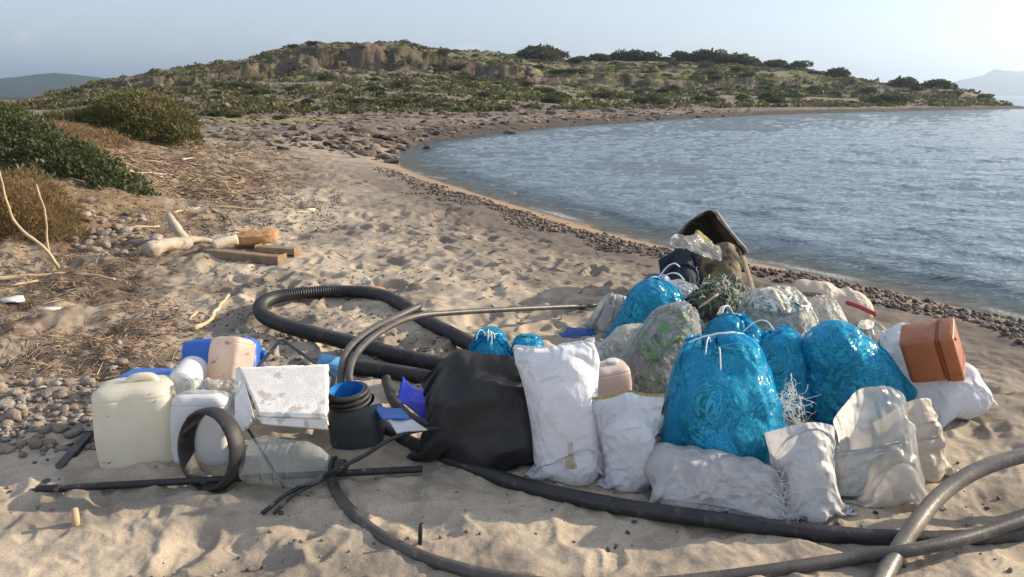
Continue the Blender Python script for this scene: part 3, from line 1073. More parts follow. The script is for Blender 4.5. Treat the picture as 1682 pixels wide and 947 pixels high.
def crumple(nt, N, L, vec, s1, s2, w2=0.45):
    """creased facets of two sizes, stronger in some places than in others"""
    nz = N('ShaderNodeTexNoise'); nz.inputs['Scale'].default_value = s1 * 0.7; nz.inputs['Detail'].default_value = 2
    L(vec, nz.inputs['Vector'])
    mv = N('ShaderNodeVectorMath'); mv.operation = 'MULTIPLY_ADD'
    mv.inputs[1].default_value = (0.7 / s1,) * 3
    L(nz.outputs['Color'], mv.inputs[0]); L(vec, mv.inputs[2])
    outs = []
    for s in (s1, s2):
        v = N('ShaderNodeTexVoronoi'); v.inputs['Scale'].default_value = s
        L(mv.outputs[0], v.inputs['Vector'])
        outs.append(v.outputs['Distance'])
    m2 = N('ShaderNodeMath'); m2.operation = 'MULTIPLY'; m2.inputs[1].default_value = w2
    L(outs[1], m2.inputs[0])
    ad = N('ShaderNodeMath'); L(outs[0], ad.inputs[0]); L(m2.outputs[0], ad.inputs[1])
    am = N('ShaderNodeTexNoise'); am.inputs['Scale'].default_value = 3.5; am.inputs['Detail'].default_value = 1
    L(vec, am.inputs['Vector'])
    mr = N('ShaderNodeMapRange'); mr.inputs['From Min'].default_value = 0.35; mr.inputs['From Max'].default_value = 0.65
    mr.inputs['To Min'].default_value = 0.35; mr.inputs['To Max'].default_value = 1.25
    L(am.outputs['Fac'], mr.inputs['Value'])
    mu = N('ShaderNodeMath'); mu.operation = 'MULTIPLY'
    L(ad.outputs[0], mu.inputs[0]); L(mr.outputs[0], mu.inputs[1])
    return mu.outputs[0]

def woven_mat(name, c1, c2, translucent=0.3, cr=(10, 26), cs=0.95, rough=0.55, stripe=None, dirt=(0.42, 0.34, 0.24), dirt_at=0.64, mark=None):
    m, nt, N, L, out = new_mat(name)
    p = N('ShaderNodeBsdfPrincipled')
    tc = N('ShaderNodeTexCoord')
    al = N('ShaderNodeAttribute'); al.attribute_name = 'along'
    ar = N('ShaderNodeAttribute'); ar.attribute_name = 'around'
    n = N('ShaderNodeTexNoise'); n.inputs['Scale'].default_value = 8; n.inputs['Detail'].default_value = 6
    L(tc.outputs['Object'], n.inputs['Vector'])
    r = N('ShaderNodeValToRGB')
    r.color_ramp.elements[0].position = 0.35; r.color_ramp.elements[0].color = (*c2, 1)
    r.color_ramp.elements[1].position = 0.62; r.color_ramp.elements[1].color = (*c1, 1)
    L(n.outputs['Fac'], r.inputs[0])
    col = r.outputs[0]
    n2 = N('ShaderNodeTexNoise'); n2.inputs['Scale'].default_value = 30; n2.inputs['Detail'].default_value = 8
    L(tc.outputs['Object'], n2.inputs['Vector'])
    r2 = N('ShaderNodeValToRGB')
    r2.color_ramp.elements[0].position = dirt_at; r2.color_ramp.elements[1].position = dirt_at + 0.15
    r2.color_ramp.elements[1].color = (0.6, 0.6, 0.6, 1)
    L(n2.outputs['Fac'], r2.inputs[0])
    mx = N('ShaderNodeMixRGB'); mx.inputs['Color2'].default_value = (*dirt, 1)
    L(r2.outputs[0], mx.inputs['Fac']); L(col, mx.inputs['Color1']); col = mx.outputs[0]
    def band(src, a, b):
        lo = N('ShaderNodeMath'); lo.operation = 'GREATER_THAN'; lo.inputs[1].default_value = a
        hi = N('ShaderNodeMath'); hi.operation = 'LESS_THAN'; hi.inputs[1].default_value = b
        mu = N('ShaderNodeMath'); mu.operation = 'MULTIPLY'
        L(src, lo.inputs[0]); L(src, hi.inputs[0]); L(lo.outputs[0], mu.inputs[0]); L(hi.outputs[0], mu.inputs[1])
        return mu.outputs[0]
    for (axis, a, b, c) in (stripe or []):
        f = band((al if axis == 'v' else ar).outputs['Fac'], a, b)
        mx = N('ShaderNodeMixRGB'); mx.inputs['Color2'].default_value = (*c, 1)
        L(f, mx.inputs['Fac']); L(col, mx.inputs['Color1']); col = mx.outputs[0]
    for (u0, u1, v0, v1, c) in (mark or []):
        mu = N('ShaderNodeMath'); mu.operation = 'MULTIPLY'
        L(band(ar.outputs['Fac'], u0, u1), mu.inputs[0]); L(band(al.outputs['Fac'], v0, v1), mu.inputs[1])
        mu2 = N('ShaderNodeMath'); mu2.operation = 'MULTIPLY'
        L(mu.outputs[0], mu2.inputs[0]); L(n2.outputs['Fac'], mu2.inputs[1])
        mx = N('ShaderNodeMixRGB'); mx.inputs['Color2'].default_value = (*c, 1)
        L(mu2.outputs[0], mx.inputs['Fac']); L(col, mx.inputs['Color1']); col = mx.outputs[0]
    L(col, p.inputs['Base Color'])
    p.inputs['Roughness'].default_value = rough
    p.inputs['Specular IOR Level'].default_value = 0.4
    # weave: two sets of flat tapes
    w1 = N('ShaderNodeTexWave'); w1.inputs['Scale'].default_value = 46; w1.bands_direction = 'X'
    cb = N('ShaderNodeCombineXYZ'); L(ar.outputs['Fac'], cb.inputs[0]); L(al.outputs['Fac'], cb.inputs[1])
    L(cb.outputs[0], w1.inputs['Vector'])
    w2 = N('ShaderNodeTexWave'); w2.inputs['Scale'].default_value = 40; w2.bands_direction = 'Y'
    L(cb.outputs[0], w2.inputs['Vector'])
    ad = N('ShaderNodeMath'); L(w1.outputs['Fac'], ad.inputs[0]); L(w2.outputs['Fac'], ad.inputs[1])
    nb = N('ShaderNodeTexNoise'); nb.inputs['Scale'].default_value = 32; nb.inputs['Detail'].default_value = 5
    nb.noise_type = 'RIDGED_MULTIFRACTAL'
    nb.inputs['Scale'].default_value = 15
    nb.inputs['Detail'].default_value = 3
    nb.inputs['Distortion'].default_value = 0.8
    L(tc.outputs['Object'], nb.inputs['Vector'])
    b1 = N('ShaderNodeBump'); b1.inputs['Strength'].default_value = 0.12; b1.inputs['Distance'].default_value = 0.002
    L(ad.outputs[0], b1.inputs['Height'])
    b2 = N('ShaderNodeBump'); b2.inputs['Strength'].default_value = cs; b2.inputs['Distance'].default_value = 0.030
    L(gathers(nt, N, L, al, ar, crumple(nt, N, L, tc.outputs['Object'], *cr), 0.6), b2.inputs['Height']); L(b1.outputs[0], b2.inputs['Normal'])
    L(b2.outputs[0], p.inputs['Normal'])
    tr = N('ShaderNodeBsdfTranslucent'); L(col, tr.inputs['Color']); L(b2.outputs[0], tr.inputs['Normal'])
    ms = N('ShaderNodeMixShader'); ms.inputs[0].default_value = translucent
    L(p.outputs[0], ms.inputs[1]); L(tr.outputs[0], ms.inputs[2])
    L(ms.outputs[0], out.inputs['Surface'])
    return m

def film_mat(name, body, tint, see=0.45, rough=0.22, trans=0.35, crinkle=1.0, cscale=26, see_var=0.25):
    """thin plastic film: part of the light goes straight through, part is scattered, and it shines"""
    m, nt, N, L, out = new_mat(name)
    tc = N('ShaderNodeTexCoord')
    nb = N('ShaderNodeTexNoise'); nb.inputs['Scale'].default_value = cscale; nb.inputs['Detail'].default_value = 4
    nb.noise_type = 'RIDGED_MULTIFRACTAL'
    nb.inputs['Detail'].default_value = 3
    nb.inputs['Distortion'].default_value = 1.0
    L(tc.outputs['Object'], nb.inputs['Vector'])
    b = N('ShaderNodeBump'); b.inputs['Strength'].default_value = crinkle; b.inputs['Distance'].default_value = 0.030
    al = N('ShaderNodeAttribute'); al.attribute_name = 'along'
    ar = N('ShaderNodeAttribute'); ar.attribute_name = 'around'
    L(gathers(nt, N, L, al, ar, crumple(nt, N, L, tc.outputs['Object'], cscale * .42, cscale * 1.1, 0.35), 2.4), b.inputs['Height'])
    p = N('ShaderNodeBsdfPrincipled')
    p.inputs['Base Color'].default_value = (*body, 1)
    p.inputs['Roughness'].default_value = rough
    p.inputs['Specular IOR Level'].default_value = 0.55
    L(b.outputs[0], p.inputs['Normal'])
    tl = N('ShaderNodeBsdfTranslucent'); tl.inputs['Color'].default_value = (*body, 1); L(b.outputs[0], tl.inputs['Normal'])
    ms = N('ShaderNodeMixShader'); ms.inputs[0].default_value = trans
    L(p.outputs[0], ms.inputs[1]); L(tl.outputs[0], ms.inputs[2])
    tp = N('ShaderNodeBsdfTransparent'); tp.inputs['Color'].default_value = (*tint, 1)
    n2 = N('ShaderNodeTexNoise'); n2.inputs['Scale'].default_value = 11; n2.inputs['Detail'].default_value = 5
    L(tc.outputs['Object'], n2.inputs['Vector'])
    mr = N('ShaderNodeMapRange'); mr.inputs['From Min'].default_value = 0.3; mr.inputs['From Max'].default_value = 0.7
    mr.inputs['To Min'].default_value = max(0, see - see_var); mr.inputs['To Max'].default_value = min(1, see + see_var)
    L(n2.outputs['Fac'], mr.inputs['Value'])
    lw = N('ShaderNodeLayerWeight'); lw.inputs['Blend'].default_value = 0.25
    sb = N('ShaderNodeMath'); sb.operation = 'SUBTRACT'; sb.use_clamp = True
    mfl = N('ShaderNodeMath'); mfl.operation = 'MULTIPLY'; mfl.inputs[1].default_value = 0.6
    L(lw.outputs['Facing'], mfl.inputs[0])
    L(mr.outputs[0], sb.inputs[0]); L(mfl.outputs[0], sb.inputs[1])
    m2 = N('ShaderNodeMixShader')
    L(sb.outputs[0], m2.inputs[0]); L(ms.outputs[0], m2.inputs[1]); L(tp.outputs[0], m2.inputs[2])
    L(m2.outputs[0], out.inputs['Surface'])
    return m

def trash_mat(name, cols, scale=14, rough=0.5):
    """crumpled odds and ends pressed together inside a bag"""
    m, nt, N, L, out = new_mat(name)
    tc = N('ShaderNodeTexCoord')
    nz = N('ShaderNodeTexNoise'); nz.inputs['Scale'].default_value = 9; nz.inputs['Detail'].default_value = 3
    L(tc.outputs['Object'], nz.inputs['Vector'])
    mxv = N('ShaderNodeMixRGB'); mxv.inputs['Fac'].default_value = 0.16
    L(tc.outputs['Object'], mxv.inputs['Color1']); L(nz.outputs['Color'], mxv.inputs['Color2'])
    vo = N('ShaderNodeTexVoronoi'); vo.inputs['Scale'].default_value = scale
    L(mxv.outputs[0], vo.inputs['Vector'])
    nn = N('ShaderNodeTexNoise'); nn.inputs['Scale'].default_value = scale * 0.34; nn.inputs['Detail'].default_value = 5
    nn.inputs['Distortion'].default_value = 1.3; nn.inputs['Roughness'].default_value = 0.6
    L(tc.outputs['Object'], nn.inputs['Vector'])
    fr = N('ShaderNodeMapRange'); fr.inputs['From Min'].default_value = 0.36; fr.inputs['From Max'].default_value = 0.64
    L(nn.outputs['Fac'], fr.inputs['Value'])
    r = N('ShaderNodeValToRGB'); r.color_ramp.interpolation = 'LINEAR' if name == 'rubbish_mix' else 'CONSTANT'
    el = r.color_ramp.elements
    while len(el) < len(cols):
        el.new(0.5)
    for i, q in enumerate(cols):
        el[i].position = i / (len(cols) - 1); el[i].color = (*q, 1)
    L(fr.outputs[0], r.inputs[0])
    p = N('ShaderNodeBsdfPrincipled'); L(r.outputs[0], p.inputs['Base Color']); p.inputs['Roughness'].default_value = rough
    b = N('ShaderNodeBump'); b.inputs['Strength'].default_value = 1; b.inputs['Distance'].default_value = 0.03
    L(vo.outputs['Distance'], b.inputs['Height']); L(b.outputs[0], p.inputs['Normal'])
    L(p.outputs[0], out.inputs['Surface'])
    return m

M_WHITE_WOVEN = woven_mat('white_woven', (0.86, 0.86, 0.88), (0.76, 0.77, 0.81), 0.30, mark=[(0.235, 0.262, 0.155, 0.34, (0.42, 0.27, 0.08)), (0.222, 0.275, 0.155, 0.185, (0.42, 0.27, 0.08))])
M_WHITE_WOVEN2 = woven_mat('white_woven_plain', (0.82, 0.83, 0.85), (0.70, 0.71, 0.74), 0.28, stripe=[('v', 0.965, 1.0, (0.55, 0.42, 0.22))])
M_GREY_WOVEN = woven_mat('grey_woven', (0.66, 0.64, 0.62), (0.50, 0.49, 0.48), 0.25, stripe=[('u', 0.045, 0.075, (0.04, 0.12, 0.45)), ('u', 0.09, 0.10, (0.04, 0.12, 0.45))], dirt_at=0.6)
M_BLUE_STRIPE = woven_mat('striped_woven', (0.72, 0.71, 0.70), (0.58, 0.57, 0.56), 0.3, stripe=[('v', 0.05, 0.075, (0.04, 0.14, 0.5)), ('v', 0.09, 0.10, (0.04, 0.14, 0.5))], dirt_at=0.6)
M_BEIGE_WOVEN = woven_mat('beige_woven', (0.70, 0.62, 0.52), (0.58, 0.51, 0.43), 0.3)
M_PALE_WOVEN = woven_mat('pale_woven', (0.66, 0.65, 0.60), (0.54, 0.53, 0.49), 0.35)
M_PRINT_WOVEN = woven_mat('printed_woven', (0.80, 0.80, 0.84), (0.70, 0.70, 0.76), 0.3, mark=[(0.17, 0.33, 0.62, 0.67, (0.12, 0.16, 0.5)), (0.19, 0.31, 0.50, 0.55, (0.12, 0.16, 0.5)), (0.2, 0.3, 0.40, 0.43, (0.12, 0.16, 0.5))])
M_BLUE_FILM = film_mat('blue_film', (0.012, 0.38, 0.70), (0.36, 0.86, 0.98), see=0.72, rough=0.19, see_var=0.26, trans=0.35)
M_CLEAR_FILM = film_mat('clear_film', (0.70, 0.69, 0.66), (0.94, 0.94, 0.92), see=0.70, rough=0.18, trans=0.4, crinkle=0.6)
M_GREY_FILM = film_mat('grey_film', (0.60, 0.60, 0.59), (0.95, 0.95, 0.95), see=0.78, rough=0.18, trans=0.35, crinkle=0.6)
M_MILKY_FILM = film_mat('milky_film', (0.74, 0.73, 0.71), (0.94, 0.94, 0.92), see=0.34, rough=0.25, trans=0.72, see_var=0.15, cscale=16)
M_BLACK_BAG = woven_mat('black_woven', (0.014, 0.014, 0.016), (0.026, 0.024, 0.023), 0.0, rough=0.45, cr=(4.5, 12), cs=0.7, dirt=(0.07, 0.06, 0.05), dirt_at=0.62)
M_TRASH_BLUE = trash_mat('rubbish_mix', [(0.55, 0.6, 0.62), (0.08, 0.28, 0.42), (0.7, 0.72, 0.72), (0.10, 0.11, 0.12), (0.25, 0.42, 0.40), (0.5, 0.5, 0.45), (0.05, 0.14, 0.3), (0.62, 0.64, 0.62), (0.3, 0.45, 0.5), (0.16, 0.30, 0.36)], scale=14)
M_TRASH_GREY = trash_mat('rubbish_grey', [(0.10, 0.10, 0.10), (0.28, 0.27, 0.26), (0.06, 0.06, 0.06), (0.10, 0.34, 0.08), (0.19, 0.18, 0.17), (0.45, 0.43, 0.4), (0.13, 0.12, 0.10), (0.35, 0.34, 0.32), (0.22, 0.2, 0.19)], scale=15)
M_TRASH_PALE = trash_mat('rubbish_pale', [(0.6, 0.55, 0.45), (0.35, 0.36, 0.30), (0.7, 0.68, 0.62), (0.12, 0.2, 0.16), (0.5, 0.42, 0.3), (0.66, 0.64, 0.6)], scale=14)
M_STRING = simple_mat('white_string', (0.75, 0.75, 0.74), rough=0.6)

def bag_px(b, t, w, Yb=None, dY=0.0, lift=0.0):
    """base and top points from photo places; Yb: distance of the base (None: on the ground)"""
    if Yb is None:
        pb = G(*b)
        pb = on_z(b[0], b[1], gz(pb.x, pb.y) + lift) if lift else pb
    else:
        pb = at(b[0], b[1], Yb)
    pt = at(t[0], t[1], pb.y + dY)
    return pb, pt, px_len(pb, w)

def string(pts, r=0.003, parent=None, mat=None, name='tie'):
    V, Fs = tube(spline(pts, 0.015), r, 6)
    org = V[0]
    o = mesh_np(name, V - (np.asarray(parent.location) if parent else 0), Fs, mat or M_STRING, parent)
    return o

def tie(o, P, row_frac, seed, n=2, length=0.12, mat=None, r=0.0024):
    """the knotted string round a cinched neck, its ends hanging out"""
    nv = P.shape[0]
    row = int(round(row_frac * (nv - 1)))
    ring = P[row]
    c = ring.mean(0)
    rg = np.random.default_rng(seed)
    rad = np.sqrt(((ring - c) ** 2).sum(-1)).mean() + 0.006
    ax = unit(P[row + 1].mean(0) - P[row - 1].mean(0))
    e1 = unit(np.cross(ax, [0.3, 1, 0.2])); e2 = np.cross(ax, e1)
    a = np.linspace(0, 2 * pi, 14)
    mb = MB()
    mb.add(*tube(c + rad * (np.cos(a)[:, None] * e1 + np.sin(a)[:, None] * e2), r * 1.6, 6))
    for k in range(n):
        d = unit(np.array([rg.uniform(-1, 1), rg.uniform(-1, -0.2), rg.uniform(0.1, 0.8)]))
        p0 = c + d * rad
        pts = [p0, p0 + d * length * 0.4 + np.array([0, 0, .02]), p0 + d * length * 0.75, p0 + d * length + np.array([0, -.01, -0.05])]
        mb.add(*tube(spline(pts, 0.012), r, 6))
    return mb.build('tie', mat or M_STRING, o, origin=o.location)

# ================================================================== THE PILE OF BAGS
import time as _time
_t0 = _time.time()
# --- white woven sacks at the front
pb, pt, w = bag_px((938, 782), (919, 531), 112, dY=0.10)
o, P, org = sack('white_sack', M_WHITE_WOVEN, pb, pt, w * 0.97, 0.21, fill=0.72, nu=52, nv=78, seed=11, top_g=0.15, prof=[(0, 0.75), (0.12, 1), (0.8, 1.0), (1, 0.8)], lumps=0.6, slack=1.06, top_shape='ears', sewn=True)
tag(o, 'tall white woven sack standing beside the black bag, its empty top upright', 'sack')
pb, pt, w = bag_px((1037, 797), (1030, 620), 86, dY=0.06)
o, P, org = sack('white_sack', M_WHITE_WOVEN2, pb, pt, w, 0.17, fill=0.80, nu=40, nv=60, seed=12, top_g=0.3, prof=[(0, 0.8), (0.2, 1), (0.7, 0.9), (1, 0.6)], lumps=0.5, slack=1.05, top_shape='pinch', sewn=True)
tag(o, 'short white woven sack with a brown hem, just right of the tall white sack', 'sack')
# --- black bag
pb, pt, w = bag_px((803, 757), (798, 583), 192, dY=0.20)
o, P, org = sack('black_bag', M_BLACK_BAG, pb, pt, w * 0.98, 0.40, fill=0.97, nu=44, nv=50, seed=13, prof=[(0, 0.85), (0.2, .95), (0.6, 1.0), (1, 0.93)], lumps=1.0, bend=0.12, rough_fill=0.25)
tag(o, 'large black bulging bag slumped in the middle of the pile', 'bag')
# --- grey frayed sack lying under the blue bag, a grey sack flattened below both
b_, t_ = np.array(on_z(1072, 765, 0.10)), np.array(on_z(1290, 800, 0.09))
pl = b_
o, P, org = sack('frayed_sack', M_GREY_WOVEN, b_, t_, 0.23, 0.17, fill=0.86, nu=44, nv=64, seed=14, lumps=0.6, prof=[(0, 0.9), (0.3, 1), (1, 0.85)], slack=1.16)
tag(o, 'grey white woven sack lying on its side at the front, its end torn to threads', 'sack')
FRAY = (o, P)
hp = spline([G(1098, 690, .16), G(1074, 705, .15), G(1062, 735, .13), G(1076, 772, .09), G(1118, 802, .05), G(1185, 824, .035), G(1250, 836, .03), G(1306, 840, .04), G(1326, 822, .07)], .012)
V, Fs = tube(hp, .036, 20, flat=.62)
Vn = V.copy()
Vn[:, 2] += .016 * fbm(V[:, 0] * 13, V[:, 1] * 13 + V[:, 2] * 9, 3, 901); Vn[:, 1] += .020 * fbm(V[:, 0] * 9 + 4, V[:, 2] * 14, 3, 902); Vn[:, 0] += .014 * fbm(V[:, 1] * 11, V[:, 2] * 13, 3, 903)
nh = len(hp)
uu = np.r_[np.tile(np.arange(20) / 20, nh), 0, 0]; vv_ = np.r_[np.repeat(np.linspace(0, 1, nh), 20), 0, 1]
mesh_np('folded_mouth', Vn - np.array(o.location), Fs, M_GREY_WOVEN, o, attrs={'around': uu + .0, 'along': vv_})
# --- big blue bag in front
pb, pt, w = bag_px((1205, 750), (1180, 566), 190, Yb=2.72, dY=0.22)
BLUE_KW = dict(nu=54, nv=74, contents=M_TRASH_BLUE, slack=1.10, lumps=1.2)
o, P, org = sack('blue_bag', M_BLUE_FILM, pb, pt, w * 0.90, 0.34, fill=0.88, cinch=0.93, rc=0.09, seed=15, prof=[(0, 1.02), (0.25, 1.0), (0.65, 0.96), (1, 0.84)], **BLUE_KW)
tag(o, 'big translucent blue rubbish bag lying in front on the frayed grey sack', 'bag')
tie(o, P, 0.90, 5, 3, 0.14)
# --- white sack right of it, open, with a striped hem
pb, pt, w = bag_px((1335, 850), (1318, 662), 92, dY=0.16)
o, P, org = sack('open_sack', M_BLUE_STRIPE, pb, pt, w * 0.95, 0.17, fill=0.75, nu=44, nv=64, seed=16, top_g=0.4, prof=[(0, 0.9), (0.3, 1), (0.8, 0.9), (1, 0.6)], lumps=0.6, slack=1.22)
tag(o, 'half empty whitish woven sack with blue stripe, right of the big front blue bag', 'sack')
# --- right front: milky bag, beige sack behind it
pb, pt, w = bag_px((1472, 838), (1440, 628), 120, dY=0.30)
o, P, org = sack('milky_bag', M_MILKY_FILM, pb, pt, w * 0.95, 0.16, fill=0.88, nu=50, nv=72, seed=17, prof=[(0, 0.62), (0.3, 0.85), (0.62, 0.85), (1, 1.0)], lumps=0.5, slack=1.25, rough_fill=0.45, bend=0.03, kc=0.8)
tag(o, 'crumpled milky white plastic bag at the right front, nearly empty', 'bag')
pb, pt, w = bag_px((1515, 780), (1490, 632), 84, dY=0.10)
o, P, org = sack('beige_sack', M_BEIGE_WOVEN, pb, pt, w, 0.20, fill=0.85, nu=36, nv=50, seed=18, lumps=0.6)
tag(o, 'slumped beige woven sack behind the milky plastic bag', 'sack')
# --- blue bags of the second row
pb, pt, w = bag_px((1450, 690), (1352, 556), 138, dY=0.10)
o, P, org = sack('blue_bag', M_BLUE_FILM, pb, pt, w, 0.34, fill=0.93, cinch=0.95, rc=0.05, seed=19, prof=[(0, 0.72), (0.3, 1.0), (0.7, 1.0), (1, 0.75)], **BLUE_KW)
tag(o, 'plump translucent blue rubbish bag leaning left, in front of the white lilac sack', 'bag')
tie(o, P, 0.95, 6, 2, 0.08)
pb, pt, w = bag_px((1292, 678), (1284, 532), 108, dY=0.10)
o, P, org = sack('blue_bag', M_BLUE_FILM, pb, pt, w, 0.26, fill=0.80, cinch=0.86, rc=0.035, seed=20, nu=40, nv=58, contents=M_TRASH_BLUE, slack=1.1, lumps=1.0, ruffp=0.0005)
tag(o, 'narrow blue rubbish bag with a puffed knot, between two larger blue bags', 'bag')
pb, pt, w = bag_px((1200, 640), (1208, 520), 118, dY=0.10)
o, P, org = sack('blue_bag', M_BLUE_FILM, pb, pt, w, 0.28, fill=0.85, cinch=0.90, rc=0.03, seed=21, nu=44, nv=58, contents=M_TRASH_BLUE, slack=1.1, lumps=1.0)
tag(o, 'blue rubbish bag tied with white string, half hidden behind the front blue bag', 'bag')
tie(o, P, 0.90, 11, 3, 0.16, r=0.004)
# --- grey see-through bag with green bottles in it
pb, pt, w = bag_px((1048, 655), (1128, 500), 112, dY=0.12)
o, P, org = sack('grey_bag', M_GREY_FILM, pb, pt, w, 0.26, fill=0.86, cinch=0.93, rc=0.035, nu=48, nv=66, seed=22, contents=M_TRASH_GREY, lumps=1.2, slack=1.1, prof=[(0, 0.9), (0.3, 1), (0.75, 0.95), (1, 0.6)])
tag(o, 'grey see-through bag of dark rubbish with green bits, leaning right', 'bag')
# --- low clear bag with the pinkish canister
pb, pt, w = bag_px((985, 610), (1085, 530), 80, dY=0.10)
o, P, org = sack('clear_bag', M_CLEAR_FILM, pb, pt, w, 0.2, fill=0.72, cinch=0.85, rc=0.03, nu=40, nv=56, seed=23, contents=M_TRASH_PALE, lumps=0.8, slack=1.15)
tag(o, 'small clear bag behind the tall white sack, a pinkish canister beside it', 'bag')
# --- rear blue bag and its neighbours
pb, pt, w = bag_px((1072, 572), (1076, 472), 122, dY=0.08)
o, P, org = sack('blue_bag', M_BLUE_FILM, pb, pt, w, 0.32, fill=0.88, cinch=0.92, rc=0.03, nu=44, nv=58, seed=24, contents=M_TRASH_BLUE, slack=1.1, lumps=1.0)
tag(o, 'blue rubbish bag at the back of the pile beside the pale ruffled sack', 'bag')
tie(o, P, 0.92, 9, 2, 0.20, r=0.0045)
pb, pt, w = bag_px((1006, 545), (1022, 440), 66, dY=0.06)
o, P, org = sack('pale_sack', M_PALE_WOVEN, pb, pt, w, 0.18, fill=0.50, cinch=0.60, rc=0.045, nu=44, nv=62, seed=25, lumps=0.4, slack=1.3, ruffp=0.0014, top_g=0.3)
tag(o, 'pale grey sack at the back left with a wide ruffled neck', 'sack')
pb, pt, w = bag_px((1112, 525), (1104, 444), 84, dY=0.06)
o, P, org = sack('printed_sack', M_PRINT_WOVEN, pb, pt, w, 0.22, fill=0.9, nu=34, nv=46, seed=26, lumps=0.5, prof=[(0, 0.95), (0.4, 1), (0.8, 0.8), (1, 0.5)])
tag(o, 'white sack with faded blue print, at the back beside the net bundle', 'sack')
M_NAVY = simple_mat('navy_cloth', (0.012, 0.018, 0.035), (0.025, 0.035, 0.06), scale=9, rough=0.85, bump=1.0, bscale=30)
M_DBLUE = simple_mat('dark_blue_plastic', (0.02, 0.09, 0.22), (0.03, 0.13, 0.30), scale=6, rough=0.5, bump=1.0, bscale=18)
pb, pt, w = bag_px((1078, 505), (1080, 441), 52, dY=0.05)
o, P, org = sack('dark_blue_bag', M_DBLUE, pb, pt, w, 0.2, fill=0.92, nu=28, nv=36, seed=27, lumps=0.5)
tag(o, 'dark blue bag at the back, behind the printed white sack', 'bag')
# --- clear bags to the right
pb, pt, w = bag_px((1285, 590), (1262, 468), 138, dY=0.12)
o, P, org = sack('clear_bag', M_CLEAR_FILM, pb, pt, w, 0.34, fill=0.74, cinch=0.80, rc=0.07, nu=54, nv=72, seed=28, contents=M_TRASH_PALE, lumps=1.1, slack=1.12, ruffp=0.0008, prof=[(0, .95), (.4, 1), (1, .8)])
tag(o, 'large clear bag of pale rubbish with a frilly open neck', 'bag')
pb, pt, w = bag_px((1190, 600), (1190, 512), 96, dY=0.06)
o, P, org = sack('grey_bag', M_GREY_FILM, pb, pt, w, 0.20, fill=0.9, nu=36, nv=46, seed=29, contents=M_TRASH_PALE, lumps=0.8)
tag(o, 'dull grey plastic bag wedged below the net bundle', 'bag')
pb, pt, w = bag_px((1420, 535), (1300, 492), 66, dY=0.15)
pb.z += 0.10; pt.z = max(pt.z, 0.14)
o, P, org = sack('beige_sack', M_BEIGE_WOVEN, pb, pt, w, 0.24, fill=0.92, nu=40, nv=56, seed=30, lumps=0.8)
tag(o, 'beige sack lying at the back right near the pebble strip', 'sack')
# --- white sack that carries the brown box
pb, pt = np.array(at(1600, 690, 3.22)), np.array(at(1440, 530, 3.72))
pb[2] = 0.10; pt[2] = max(pt[2], 0.20)
o, P, org = sack('white_sack', M_WHITE_WOVEN2, pb, pt, 0.28, 0.20, fill=0.80, cinch=0.87, rc=0.05, nu=46, nv=66, seed=31, lumps=0.7, slack=1.1, ruffp=0.0006, prof=[(0, .8), (.25, 1), (.8, .95), (1, .7)])
tag(o, 'white sack lying at the far right under the brown box, its corner pointing right', 'sack')
# --- more clear and white bags filling the back of the pile
for (bp, tp, wd, mt, ct, sd, kw, lab) in (
    ((1440, 628), (1418, 512), 84, M_MILKY_FILM, None, 61, dict(cinch=.78, rc=.04, fill=.70, ruffp=.0009), 'frilly white plastic bag behind the brown box'),
    ((1345, 585), (1350, 494), 92, M_CLEAR_FILM, M_TRASH_PALE, 62, dict(cinch=.9, rc=.03, fill=.84), 'low clear bag between the beige sack and the plump blue bag'),
    ((1222, 545), (1214, 466), 74, M_MILKY_FILM, M_TRASH_PALE, 63, dict(cinch=.74, rc=.04, fill=.66, ruffp=.0010), 'whitish plastic bag with a frilled neck beside the net bundle'),
    ((1130, 600), (1142, 520), 66, M_CLEAR_FILM, M_TRASH_GREY, 64, dict(cinch=.85, rc=.03, fill=.8), 'small clear bag squeezed behind the grey see-through bag'),
    ((1235, 668), (1238, 590), 60, M_BLUE_FILM, M_TRASH_BLUE, 65, dict(cinch=.85, rc=.03, fill=.8), 'small blue bag pressed between the big front blue bag and its neighbours'),
    ((1090, 750), (1088, 655), 56, M_GREY_WOVEN, None, 66, dict(fill=.7, sewn=False, top_g=.5, slack=1.3), 'grey woven sack folded up between the short white sack and front blue bag'),
    ((1398, 820), (1392, 706), 62, M_PALE_WOVEN, None, 67, dict(fill=.7, top_g=.7, slack=1.3), 'pale grey sack slumped between the open sack and the milky bag'),
    ((1278, 590), (1302, 520), 70, M_GREY_FILM, M_TRASH_PALE, 68, dict(cinch=.85, rc=.03, fill=.8), 'greyish clear bag under the large frilly clear bag'),
):
    pb, pt, w = bag_px(bp, tp, wd, dY=0.07)
    nm = 'blue_bag' if mt is M_BLUE_FILM else 'plastic_bag' if mt in (M_MILKY_FILM, M_CLEAR_FILM, M_GREY_FILM) else 'woven_sack'
    o, P, org = sack(nm, mt, pb, pt, w, w * .8, nu=36, nv=50, seed=sd, contents=ct, **{**dict(lumps=.8, slack=1.15), **kw})
    tag(o, lab, 'sack' if nm == 'woven_sack' else 'bag')
